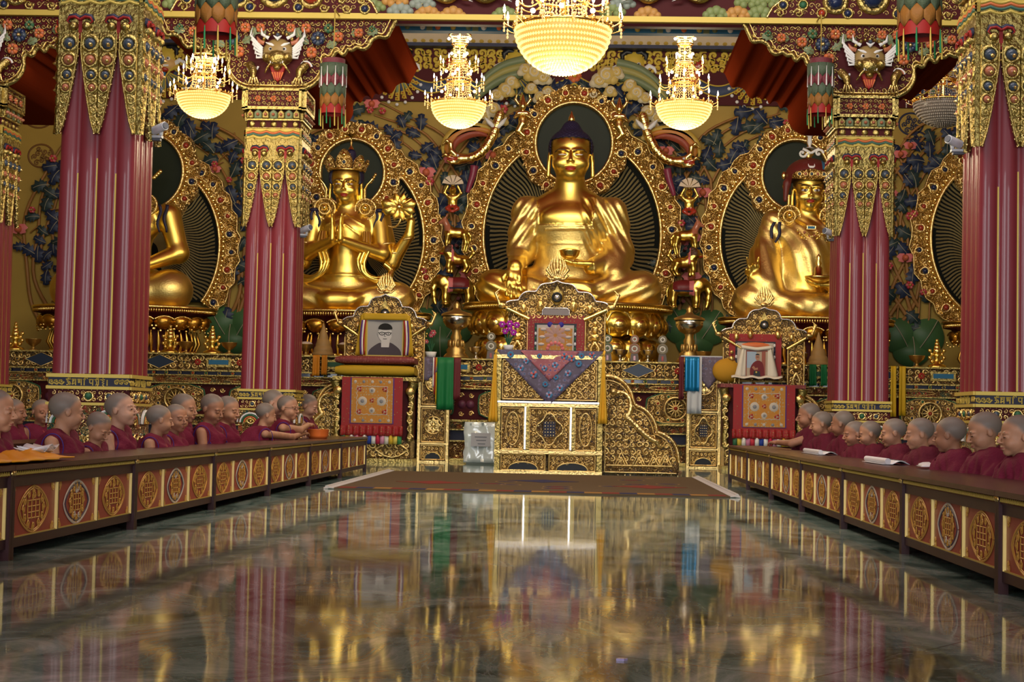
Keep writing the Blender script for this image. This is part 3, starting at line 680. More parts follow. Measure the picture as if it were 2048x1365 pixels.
# ---- carved foliage on the wall
def hd(x, z):
    best = 9; g = 0
    for i, s in enumerate(HAL):
        bd = s['band']; q = math.hypot((x-s['x'])/(s['a']+bd), (z-s['z'])/(s['b']+bd)); d = (q-1)*min(s['a']+bd, s['b']+bd)
        if z < s['z']-.3: d = max(d, abs(x-s['x'])-(s['a']+bd)*.75)
        d2 = math.hypot(x-s['hx'], z-s['hz'])-s['ro']; d = min(d, d2)
        if d < best: best, g = d, i
    return best, g
Z_AL = 1.75
LEAF1 = mat('carved_leaf_blue', (0.014, 0.024, 0.058), .45); LEAF2 = mat('carved_leaf_teal', (0.018, 0.036, 0.036), .45); RIB = mat('carved_leaf_rib', (0.38, 0.34, 0.22), .5); STEM = mat('carved_stem', (0.30, 0.14, 0.035), .5, var=.3, vscale=4)
names = ['largest middle halo', 'halo left of the middle', 'halo right of the middle', 'left halo beside the big pillar', 'far right halo']
rg = random.Random(42); pts = [[] for _ in HAL]
zz = 2.15
while zz < ZV0+.25:
    xx = -9.3
    while xx < 8.2:
        x = xx+rg.uniform(-.09, .09); z = zz+rg.uniform(-.09, .09); d, g = hd(x, z)
        lim = .72 if z < 5.0 else .55
        pr = 1.0 if d < .42 else .62
        if z < 2.75: pr *= .35
        if -.02 < d < lim and rg.random() < pr: pts[g].append((x, z, d))
        xx += .21
    zz += .20
FLOW = []
for g, s in enumerate(HAL):
    th = thing('carved_foliage', 'carved blue leaves, brown stems and pink blossoms around the '+names[g], 'carving', (s['x'], YW-.05, 2.0), 'carved foliage on the back wall')
    mb = MB().frame((0, YW, 0))
    for sx in (-1, 1):
        for k in range(4):
            off = s['band']+.12+.17*k; P = []
            for t in np.linspace(-.62, 1.45, 30):
                P.append((s['x']+sx*(s['a']+off+.05*math.sin(t*9+k*2))*math.cos(t)*(1 if t > 0 else 1), s['z']+(s['b']+off+.06*math.sin(t*7+k))*math.sin(t), .05+.03*math.sin(t*11+k)))
            P = [p for p in P if hd(p[0], p[1])[0] > -.05 and p[1] < ZV0+.3]
            if len(P) > 3: mb.tube(P, np.linspace(.035, .018, len(P)), STEM, 5)
    for x, z, d in pts[g]:
        if rg.random() < .35:
            a = rg.uniform(0, 6.28); mb.tube([(x, z, .03), (x+.12*math.cos(a), z+.12*math.sin(a), .09), (x+.22*math.cos(a+.7), z+.22*math.sin(a+.7), .05)], [.02, .016, .01], STEM, 4)
    mb.build('stems', th)
    mb = MB().frame((0, YW, 0)); fl = []
    for x, z, d in pts[g]:
        if rg.random() < .15: fl.append((x, z)); continue
        an = math.atan2(z-s['z'], x-s['x'])+rg.uniform(-1.3, 1.3)+(PI/2 if rg.random() < .4 else 0)
        L = rg.uniform(.22, .33)
        mb.leaf(x-.5*L*math.cos(an), z-.5*L*math.sin(an), L, an, LEAF1 if rg.random() < .6 else LEAF2, RIB, .06+.05*rg.random(), .36, 4, rg.uniform(-.8, .8), .3)
    mb.build('leaves', th)
    for x, z in fl[:34]:
        m2 = MB().frame((x, YW, z)) if False else MB().frame((0, YW, 0)); r = rg.uniform(.05, .085)
        if rg.random() < .5: m2.flower(x, z, r, PINK, mat('petal_rose', (0.50, 0.05, 0.06), .45), PGOLD, .16, 6, .05)
        else:
            m2.dome(x, z, r*.85, .09, mat('bud_coral', (0.55, 0.13, 0.06), .4), 9, .15); m2.leaf(x-r*.4, z-r, r*2.2, PI/2+.4, PINK, None, .14, .5, 2); m2.leaf(x+r*.4, z-r, r*2.2, PI/2-.4, PINK, None, .14, .5, 2)
        m2.build('blossom', th)
# big lotus leaves and stems rising from the shelf
LOT = mat('lotus_leaf_green', (0.055, 0.13, 0.045), .45, var=.25, vscale=3)
for px, py, lab in ((462, 655, 'left, between the big pillar and the second pillar'), (882, 660, 'between the left portrait throne and the central lotus base'), (1392, 662, 'between the central lotus base and the right portrait throne'), (1828, 680, 'far right, between the second pillar and the big pillar')):
    p = at(px, py, YW-.2); th = thing('painted_lotus_leaves', 'three broad green painted lotus leaves at the foot of the wall, '+lab, 'carving', (p[0], YW, 1.7))
    for dx, dz, an, L in ((-.05, 0, 2.1, .62), (.05, 0, 1.0, .62), (0, -.25, 1.6, .5)):
        mb = MB().frame((p[0], YW, p[2])); t = np.linspace(0, 1, 14); W = .30*np.sin(PI*np.clip(t, .02, .98))**.6
        c, q = math.cos(an), math.sin(an); cx = dx+t*L*c; cz = dz-.2+t*L*q
        mid = np.c_[cx, cz, .14+.12*np.sin(PI*t)+(.04 if dz else 0)]; A = np.c_[cx-q*W, cz+c*W, .06+.0*t]; B = np.c_[cx+q*W, cz-c*W, .06+.0*t]; k = 14
        F_ = [[i, i+1, k+i+1, k+i] for i in range(k-1)]+[[i+1, i, 2*k+i, 2*k+i+1] for i in range(k-1)]
        mb.add(np.concatenate([mid, A, B]), np.array(F_), LOT); mb.tube(mid+[0, 0, .01], .008, RIB, 4); mb.build('leaf', th)
    mb = MB().frame((p[0], YW, p[2]))
    for k in range(4): mb.tube([(-.1+.06*k, -.1, .1), (-.25+.17*k, .35, .08), (-.2+.16*k, .8, .05), (-.38+.22*k, 1.2, .04)], [.02, .018, .016, .01], STEM, 5)
    mb.build('stem', th)
# ================================================================ PILLARS
PW = 0.52
SHAFT_Z0, TIP, ORN_T = 0.85, 2.45, 3.33
GLY = {  # stroke letters of the Ranjana-style mantra on the pillar bases (unit boxes, x to the right, y up)
 'om': [[(0, 1), (.9, 1)], [(.1, .85), (.45, .75), (.2, .5), (.5, .45), (.45, .1), (.1, .05)], [(.45, .5), (.7, .6), (.8, .3), (.7, .05)], [(.7, 1), (.7, 1.25)], [(.35, 1.2), (.6, 1.12), (.85, 1.2)]],
 'ma': [[(0, 1), (.9, 1)], [(.2, 1), (.2, .35), (.05, .2), (.2, .1), (.35, .3), (.7, .4)], [(.72, 1), (.72, 0)], [(.35, .9), (.45, .6)]],
 'na': [[(0, 1), (.9, 1)], [(.15, .95), (.2, .4), (.4, .4), (.42, .95)], [(.72, 1), (.72, 0)], [(.42, .5), (.6, .55)]],
 'i': [[(0, 1), (.5, 1)], [(.2, 1), (.2, 0)], [(.2, 1.05), (.4, 1.3), (.7, 1.3), (.8, 1.05)]],
 'pa': [[(0, 1), (.9, 1)], [(.15, 1), (.15, .5), (.3, .35), (.7, .4)], [(.72, 1), (.72, 0)]],
 'dma': [[(0, 1), (.9, 1)], [(.3, 1), (.25, .7), (.5, .6), (.3, .4), (.5, .25), (.2, .05)], [(.72, 1), (.72, .2), (.5, -.1)], [(.3, 1.1), (.6, 1.25), (.8, 1.1)]],
 'hum': [[(0, 1), (.9, 1)], [(.4, 1), (.35, .8), (.7, .7), (.3, .5), (.7, .35), (.4, .1), (.7, -.15)], [(.5, 1.15), (.5, 1.3)]],
 'bar': [[(.2, 1), (.2, 0)]]}
MANTRA = ['om', 'ma', 'na', 'i', 'pa', 'dma', 'hum', 'bar']
def mantra(mb, x0, x1, y0, h, m, z):
    step = (x1-x0)/len(MANTRA)
    for i, g in enumerate(MANTRA):
        for st in GLY[g]: 
            P = np.array(st)*[step*.95, h*.78]+[x0+i*step, y0+h*.05]
            if len(P) == 2: P = np.array([P[0], (P[0]+P[1])/2, P[1]])
            mb.ribbon(P, h*.085, .006, m, z)
WAVE_T = mat('painted_teal', (0.06, 0.15, 0.11), .45)
def cover_half(mb, x0, sgn, full):
    """half tongue of the gilt cover: x0 = vertical inner edge, opens towards sgn"""
    vs = np.linspace(0, 1, 12); wv = (.012+.105*np.minimum(1, vs*1.25)**.75)*PW/.52
    zt = 3.12
    out = [(x0+sgn*wv[i], TIP+(zt-TIP)*vs[i]) for i in range(12)]
    po = [(x0, TIP)]+out+[(x0, zt)]
    mb.prism(po, 0, .03, FIL_GY, bev=.006)
    mb.ribbon(out, .008, .02, GOLDY, .03)
    nb = 15
    for i in range(nb):
        v = i/(nb-1)*.98; wx = np.interp(v, vs, wv); mb.beads([(x0+sgn*(wx+.004), TIP+(zt-TIP)*v, .025)], .0085, GOLDB, .012)
    st = [BLUE_S, CORAL_S, BLUE_S, CORAL_S]; zg = [3.05, 2.94, 2.84, 2.755]
    for k in range(4):
        v = (zg[k]-TIP)/(zt-TIP); wx = np.interp(v, vs, wv); r = min(.050-.006*k, wx*.44); mb.gem(x0+sgn*wx*.5, zg[k], r, GOLDY, st[k], .03)
        mb.dome(x0+sgn*wx*.5+r*.2, zg[k]-r*.25, r*.35, r*.9, GOLDB, 6, .035)
    for zz_, r in ((2.67, .032), (2.60, .028), (2.54, .022), (2.49, .016)):
        v = (zz_-TIP)/(zt-TIP); wx = np.interp(v, vs, wv); mb.scroll(x0+sgn*wx*.5, zz_, r, PI/2, sgn, GOLDY, w=r*.28, z=.03, k=10); mb.beads([(x0+sgn*.012, zz_+.03, .03), (x0+sgn*wx*.8, zz_+.02, .03)], .008, GOLDB)
FIL_GY = mat('gilt_cover_gold', (0.27, 0.205, 0.065), 0.38, 1.0, bump=.9, bscale=26)
BLUE_S = mat('blue_stone', (0.05, 0.07, 0.10), .3, coat=.3); CORAL_S = mat('coral_stone', (0.42, 0.14, 0.07), .3, coat=.3)
def face_panel(pw, wavy=True):
    """one side of the gilt pillar cover; local x centred, y = height"""
    h = pw/2+.012; mb = MB()
    return mb, h
def draw_cover(mb, h):
    cover_half(mb, -h, 1, 0); cover_half(mb, 0, -1, 0); cover_half(mb, 0, 1, 0); cover_half(mb, h, -1, 0)
    # plate above the tongues with two cloud-shaped cut-outs painted red and blue
    mb.bbox((-h, 3.115, 0), (h, 3.335, .028), FIL_GY)
    for sx in (-1, 1):
        x = sx*h/2
        mb.bbox((x-.012, 3.08, .0), (x+.012, 3.22, .034), RED)
        for s2 in (-1, 1):
            P = [(x, 3.215), (x+s2*.035, 3.235), (x+s2*.07, 3.23), (x+s2*.085, 3.205), (x+s2*.07, 3.19)]
            mb.ribbon(P, [.016, .018, .016, .011, .006], .02, DKB, .03); mb.ribbon(np.array(P)-[0, .010], [.010, .010, .009, .006, .003], .02, RED, .042)
            mb.dome(x+s2*.045, 3.165, .034, .04, GOLDY, 9, .028); mb.scroll(x+s2*.05, 3.13, .028, 0, s2, GOLDY, w=.008, z=.03, k=9)
    # painted cloud-edge waves
    for z0, m in ((3.335, PGOLD), (3.365, WAVE_T), (3.385, ORG), (3.405, PGOLD)):
        n = 33; P = [(-h-.006+(2*h+.012)*i/(n-1), z0-.018*abs(math.cos(PI*4*i/(n-1)))) for i in range(n)]
        mb.ribbon(P, .012, .028, m, .012)
    mb.bbox((-h, 3.33, -.02), (h, 3.42, .02), PGOLD)
    # dot frieze
    mb.bbox((-h+.01, 3.42, -.02), (h-.01, 3.50, .004), DRED); mb.bbox((-h, 3.415, -.02), (h, 3.425, .02), GOLDY)
    for i in range(5): mb.dome(-h*.84+i*h*.42, 3.46, .033, .016, GOLDY, 12, .004)
    # lotus-petal cornice
    for i in range(7):
        x = -h-.01+(2*h+.02)*(i+.5)/7; r = h/7
        mb.prism([(x-r, 3.51), (x+r, 3.51), (x+r*1.05, 3.57), (x, 3.61), (x-r*1.05, 3.57)], -.02, .045, [FIL_GY, SAGE][i % 2], bev=.012)
        mb.dome(x, 3.55, r*.5, .03, CORAL_S, 7, .045)
    mb.bbox((-h-.02, 3.60, -.02), (h+.02, 3.615, .06), GOLDY); mb.bbox((-h, 3.495, -.02), (h, 3.512, .03), GOLDY)
    # carved capital block
    mb.bbox((-h-.015, 3.61, -.02), (h+.015, 3.80, .04), DRED)
    mb.scrolls(-h, 3.635, h, 3.78, .048, GOLDY, .042, seed=4, mats2=[ORG, GOLDB, SAGE])
    for i in range(3): mb.flower(-h*.6+i*h*.6, 3.705, .035, ORG, CORAL_S, GOLDB, .05, 6, .02)
    for a, b in (((-h-.02, 3.61), (h+.02, 3.628)), ((-h-.02, 3.785), (h+.02, 3.805)), ((-h-.02, 3.61), (-h+.005, 3.80)), ((h-.005, 3.61), (h+.02, 3.80))):
        mb.bbox((a[0], a[1], 0), (b[0], b[1], .062), GOLDY)
def draw_base(mb, h, text=True):
    mb.bbox((-h, .832, 0), (h, .856, .03), PGOLD); mb.bbox((-h, .755, 0), (h, .775, .03), PGOLD); mb.bbox((-h+.003, .775, 0), (h-.003, .832, .014), DKB)
    if text: mantra(mb, -h*.56, h*.56, .778, .05, PGOLD, .016)
    for sx in (-1, 1):
        for k in range(3): mb.scroll(sx*h*(.68+.12*k), .803, .022, 0, sx, PGOLD, w=.006, z=.015, k=8)
    mb.bbox((-h+.003, .665, 0), (h-.003, .755, .014), DRED); mb.bbox((-h, .65, 0), (h, .668, .03), PGOLD)
    mb.scrolls(-h+.02, .672, h-.02, .75, .04, GOLDB, .014, seed=9); mb.gem(0, .71, .03, GOLDB, GRN, .016)
    for sx in (-1, 1): mb.gem(sx*h*.5, .71, .024, GOLDB, BLUE_S, .016)
    # swelling lower pedestal with curling painted leaves
    mb.bbox((-h+.003, .05, 0), (h-.003, .65, .012), FIL_R)
    for sx in (-1, 1):
        for k, m in enumerate((WHT, GRN, ORG, PGOLD)):
            t = np.linspace(0, 1, 10); r = .10-.02*k; mb.ribbon([(sx*(h*.55-r*math.cos(a*PI)), .53+r*.9*math.sin(a*PI)) for a in t], .009, .02, m, .014)
        mb.scroll(sx*h*.55, .55, .04, 0, sx, GOLDB, w=.01, z=.02)
    mb.scrolls(-h+.03, .1, h-.03, .46, .09, GOLDB, .014, seed=3, mats2=[GRN, CORAL, WHT])
    mb.bbox((-h-.03, 0, 0), (h+.03, .06, .04), GOLDY)
def make_pillar(px, Y, label, band=None):
    X = at(px, 600, Y)[0]; th = thing('temple_pillar', label, 'pillar', (X, Y+PW/2, 0), 'fluted maroon pillars')
    # shaft: fluted square section
    mb = MB(); n = 4; sec = []
    hw = PW/2
    for side in range(4):
        a = side*PI/2; c, q = math.cos(a), math.sin(a)
        for l in range(n):
            for u in (0.0, .12, .3, .5, .7, .88):
                x = -hw+PW*(l+u)/n; d = hw-.020+.024*math.sin(PI*u)**.5 if u > 0 else hw-.024
                if l == 0 and u == 0: d = hw-.012; x = -hw+.012
                sec.append((x*c+d*q, x*q-d*c))   # side 0 faces -Y
    sec = np.array(sec); k = len(sec)
    zs = [SHAFT_Z0-.02, 1.6, 2.6, 3.45]; sc = [1.0, .985, .965, .95]
    V = np.concatenate([np.c_[sec*s_, np.full(k, z)] for z, s_ in zip(zs, sc)])+np.array([X, Y+hw, 0]); i = np.arange(k); j = (i+1) % k
    mb.add(V, np.concatenate([np.stack([q*k+i, q*k+j, (q+1)*k+j, (q+1)*k+i], 1) for q in range(3)]), MAROON, True)
    mb.build('shaft', th)
    for side, dr in enumerate(((1, 0, 0), (0, -1, 0), (0, 1, 0))):
        nrm = np.cross(dr, (0, 0, 1)); o = np.array([X, Y+hw, 0])+nrm*(hw-.022)
        for q, top in ((-1, 2.19), (0, 2.29), (1, 2.19)):
            m2 = MB().frame(o, dr, (0, 0, 1)); f = .985; g = .0055
            m2.add([(q*PW/4-g, .85, .004), (q*PW/4+g, .85, .004), (q*PW/4+g*.8, top, -.008), (q*PW/4-g*.8, top, -.008), (q*PW/4-g, .85, .014), (q*PW/4+g, .85, .014), (q*PW/4*.975+g*.8, top, .004), (q*PW/4*.975-g*.8, top, .004)],
                   np.array([[4, 5, 6, 7], [0, 4, 7, 3], [1, 2, 6, 5], [3, 7, 6, 2]]), PGOLD, False)
            m2.build('gold_stripe', th)
        o2 = np.array([X, Y+hw, 0])+nrm*(hw-.004)
        m2 = MB().frame(o2, dr, (0, 0, 1)); draw_cover(m2, PW/2*.985); m2.build('gilt_cover', th)
        m3 = MB().frame(o2, dr, (0, 0, 1)); draw_base(m3, PW/2+.012); m3.build('base_carving', th)
    mb = MB(); mb.bbox((X-hw, Y, 0), (X+hw, Y+PW, .86), DRED); mb.bbox((X-hw+.02, Y+.02, 3.3), (X+hw-.02, Y+PW-.02, 3.82), DRED); mb.build('core_block', th)
    return th, X
YP1 = 11.1
P_L1, XL1 = make_pillar(184, YP1, 'nearest fluted maroon pillar on the left, gold-striped, taller in view than its neighbours')
P_L2, XL2 = make_pillar(538, YB, 'second maroon pillar from the left aisle, behind the young monks, with a fanged mask bracket above')
P_R2, XR2 = make_pillar(1726, YB, 'maroon pillar right of the red-hatted statue, with a fanged mask bracket above')
P_R1, XR1 = make_pillar(2036, YP1, 'nearest fluted maroon pillar at the right edge of the photo')
P_LO, XLO = make_pillar(-62, YB, 'dark maroon pillar cut off by the left edge of the photo')

# ---- brackets
def chaikin(P, n=2):
    P = np.array(P, float)
    for _ in range(n):
        a = P[:-1]*.75+P[1:]*.25; b = P[:-1]*.25+P[1:]*.75; Q = np.empty((2*len(a), 2)); Q[0::2] = a; Q[1::2] = b; P = np.vstack([P[:1], Q, P[-1:]])
    return P
_br = [(538, 178), (590, 178), (603.5, 176), (624, 164), (636, 141), (632, 122), (640, 112), (652, 120), (658, 103), (668, 100), (677, 111), (684, 94), (694, 99.6), (703, 90), (718, 98), (728, 88), (732, 77), (748, 69), (763, 74), (770, 60), (779, 41)]
_z = lambda px, py: at(px, py-.0205*(px-538), YB)[2]
BR = chaikin([((x-538)*YB/F, at(538, y, YB)[2]) for x, y in _br])
ZBT = ZB0-.03
UNDER = mat('bracket_underside_red', (0.17, 0.022, 0.006), .9, spec=.0)
def mask(mb, x, y, s):
    BR1 = mat('mask_brown', (0.30, 0.20, 0.07), .4); 
    mb.dome(x, y+.02*s, .33*s, .16*s, BR1, 16, .02, rx=.36*s); mb.dome(x, y-.12*s, .2*s, .20*s, GOLDY, 12, .05, rx=.27*s)
    for d in (-1, 1):
        mb.dome(x+d*.23*s, y-.10*s, .12*s, .2*s, GOLDY, 10, .05)
        mb.dome(x+d*.15*s, y+.08*s, .06*s, .06*s, WHT, 10, .14*s); mb.dome(x+d*.15*s, y+.08*s, .03*s, .05*s, BLACK, 8, .18*s)
        mb.ribbon([(x+d*.06*s, y+.14*s), (x+d*.15*s, y+.19*s), (x+d*.27*s, y+.23*s)], [.03*s, .035*s, .01*s], .04*s, WHT, .15*s)
        for q in range(6):   # white mane feathers
            a = -.9+q*.33; mb.tube([(x+d*.34*s, y+(.02+.04*q-.12)*s, .06), (x+d*(.46+.03*q)*s, y+(-.12+.10*q)*s, .08), (x+d*(.48+.02*q)*s, y+(-.02+.12*q)*s, .06)], [.03*s, .028*s, .004*s], WHT, 5)
        mb.ribbon([(x+d*.2*s, y+.33*s), (x+d*.36*s, y+.42*s), (x+d*.38*s, y+.56*s)], [.04*s, .035*s, .006*s], .04*s, WHT, .06)
        mb.ribbon([(x+d*.3*s, y+.22*s), (x+d*.42*s, y+.26*s), (x+d*.47*s, y+.36*s)], [.05*s, .05*s, .01*s], .05*s, CORAL_S, .06)
        mb.tube([(x+d*.62*s, y-.26*s, .04), (x+d*.52*s, y-.42*s, .1), (x+d*.50*s, y-.60*s, .12)], [.10*s, .09*s, .05*s], GOLDY, 8)
        for c in (-1.5, -.5, .5, 1.5): mb.tube([(x+d*.50*s+c*.04*s, y-.58*s, .12), (x+d*.49*s+c*.07*s, y-.70*s, .13), (x+d*.49*s+c*.08*s, y-.78*s, .08)], [.024*s, .022*s, .004*s], GOLDB, 5)
        mb.scroll(x+d*.60*s, y-.3*s, .17*s, 0, d, WHT, w=.022*s, z=.05, turns=.7); mb.scroll(x+d*.62*s, y-.3*s, .13*s, 0, d, CORAL_S, w=.02*s, z=.05, turns=.6)
        mb.tube([(x+d*.10*s, y-.20*s, .2*s), (x+d*.20*s, y-.32*s, .2*s), (x+d*.28*s, y-.44*s, .1*s)], [.02*s, .03*s, .02*s], GOLDY, 6)
    mb.dome(x, y-.05*s, .055*s, .12*s, PINK, 9, .16*s, rx=.08*s)
    mb.ribbon([(x-.17*s, y-.18*s), (x, y-.14*s), (x+.17*s, y-.18*s)], .03*s, .04*s, PINK, .2*s)
    for q in range(7): mb.tube([(x+(q-3)*.045*s, y-.18*s, .24*s), (x+(q-3)*.045*s, y-.25*s, .24*s)], [.02*s, .012*s], WHT, 5)
    mb.prism([(x-.2*s, y-.26*s), (x+.2*s, y-.26*s), (x+.1*s, y-.52*s), (x, y-.64*s), (x-.1*s, y-.52*s)], 0, .09*s, RED, bev=.02*s)
    mb.dome(x, y-.33*s, .08*s, .14*s, GOLDY, 8, .08*s, rx=.1*s)
    for q in range(5): mb.tube([(x+(q-2)*.06*s, y-.42*s, .09*s), (x+(q-2)*.03*s, y-.6*s, .08*s)], [.025*s, .006*s], ORG, 5)
    for q in range(11): 
        a = PI*q/10; mb.dome(x+.33*s*math.cos(a), y+.26*s+.20*s*math.sin(a), .045*s, .06*s, GOLDY, 7, .05)
    mb.ribbon([(x-.09*s, y+.38*s), (x, y+.31*s), (x+.09*s, y+.38*s)], [.01*s, .045*s, .01*s], .05*s, WHT, .08)
    mb.dome(x, y+.40*s, .05*s, .06*s, BLUE_S, 7, .08)
def bracket(xc, lab, visible_mask=True, s=1.0):
    z0 = BR[0][1]; th = thing('carved_bracket', lab, 'bracket', (xc, YB, z0), 'carved gilt brackets on the pillars')
    R = np.vstack([BR[:], [(BR[-1][0]+.02, ZBT)]]); po = [(a, b) for a, b in R]+[(-a, b) for a, b in R[::-1]]
    mb = MB().frame((xc, YB, 0)); mb.prism(po, -2.3, 0, DRED, side=UNDER); mb.build('bracket_block', th)
    mb = MB().frame((xc, YB, 0))
    for sx in (-1, 1):
        E = R*[sx, 1]; c = np.array([0, ZBT]); 
        mb.ribbon(E, .022, .035, GOLDY, 0); mb.ribbon(E*[.97, 1]+[0, .035], .008, .02, GOLDB, 0.005)
    def ins(x, y):
        i = np.searchsorted(BR[:, 0], abs(x)); i = min(i, len(BR)-1); zz_ = np.interp(abs(x), np.maximum.accumulate(BR[:, 0]), BR[:, 1]); return y > zz_+.035 and not (abs(x) < .24 and y < z0+.54 and y > z0+.08)
    mb.scrolls(-1.1, z0+.03, 1.1, ZBT-.01, .060, GOLDY, .004, seed=11, mats2=[SAGE, GOLDB, ORG, GRN], inside=ins)
    for sx in (-1, 1):
        for (x, y, r, m1, m2) in ((.42, z0+.50, .075, BLUE, BLUE_S), (.30, z0+.60, .055, ORG, CORAL_S), (.62, z0+.52, .055, ORG, CORAL_S), (.15, z0+.6, .05, ORG, CORAL_S), (.82, z0+.56, .05, ORG, CORAL_S), (.36, z0+.36, .06, ORG, CORAL_S), (.52, z0+.60, .05, SAGE, GRN), (.95, z0+.60, .035, SAGE, GRN)):
            mb.flower(sx*x, y, r, m1, m2, GOLDB, .03, 8, .03)
        for (x, y, a) in ((.5, .42, .4), (.74, .55, .2), (.24, .50, 1.9), (.33, .45, 2.6), (.9, .56, .2), (.58, .48, 1.2), (.1, .53, .8)):
            mb.leaf(sx*x, z0+y, .11, a if sx > 0 else PI-a, SAGE, GOLDB, .02, .4, 3)
    mb.build('scrollwork', th)
    mb = MB().frame((xc, YB, 0)); mask(mb, 0.03, z0+.345, .44); mb.build('fanged_mask', th)
bracket(XL2, 'carved gilt bracket with a white-maned fanged mask on the second left pillar')
bracket(XR2, 'carved gilt bracket with a white-maned fanged mask on the second right pillar')
bracket(XLO, 'carved gilt bracket cut off by the top left corner of the photo')
bracket(2*XR2-at(1140, 600, YB)[0]-.1, 'carved gilt bracket behind the big pillar at the right edge')
# ================================================================ LOW DESKS
WOOD = mat('dark_red_wood', (0.034, 0.006, 0.008), 0.4, var=.25, vscale=5, spec=.3); TOPW = mat('brown_red_desk_top', (0.065, 0.020, 0.016), 0.26, var=.2, vscale=4, spec=.4)
PANR = mat('panel_red', (0.34, 0.06, 0.035), .5, var=.1, vscale=8); PANG = mat('panel_gold', (0.62, 0.32, 0.06), .45, .2); PANW = mat('panel_white', (0.60, 0.50, 0.42), .5)
STRIP = mat('panel_edge_gold', (1.0, 0.80, 0.30), .35, .5)
def medallion(mb, cx, cy, a, b, kind):
    n = 40; t = np.linspace(0, 2*PI, n+1); r = 1-.10*np.abs(np.sin(2*t))
    P = np.c_[cx+a*r*np.cos(t), cy+b*r*np.sin(t)]
    if kind: mb.ribbon(P, .0065, .003, PANW, .002); mb.ribbon(np.c_[cx+(P[:, 0]-cx)*.88, cy+(P[:, 1]-cy)*.88], .003, .003, mat('panel_blue', (0.05, 0.05, 0.09), .5), .002)
    else: mb.ribbon(P, .0045, .003, PANG, .002); mb.ribbon(np.c_[cx+(P[:, 0]-cx)*.9, cy+(P[:, 1]-cy)*.9], .0025, .003, PANG, .002)
    k = .62 if kind else .82
    for i in range(6): mb.ribbon([(cx+a*k*(i-2.5)/3.2, cy-b*.42), (cx+a*k*(i-2.5)/3.2, cy+b*.42)], .0045, .003, PANG, .002)
    for i in range(4): mb.ribbon([(cx-a*.5*k, cy+b*.25*(i-1.5)), (cx, cy+b*.25*(i-1.5)), (cx+a*.5*k, cy+b*.25*(i-1.5))], .0026, .003, PANG, .002)
    for q in np.linspace(0, 2*PI, 13)[:-1]:
        mb.scroll(cx+a*.72*k*1.1*math.cos(q), cy+b*.74*math.sin(q), .022, q, 1 if math.cos(q) > 0 else -1, PANG, w=.0062, h=.003, z=.002, k=8)
    for sx in (-1, 1): mb.scroll(cx+sx*.012, cy+b*.55, .015, 0, sx, PANG if not kind else PANW, w=.004, h=.003, z=.002, k=8)
    if kind:
        for sx in (-1, 1): mb.leaf(cx+sx*.02, cy+b*.55, .04, PI/2-sx*.3, DKB, PANW, .003, .3, 2, lift=.02); mb.scroll(cx+sx*.035, cy-b*.6, .018, 0, -sx, PANW, w=.004, h=.003, z=.002, k=8)
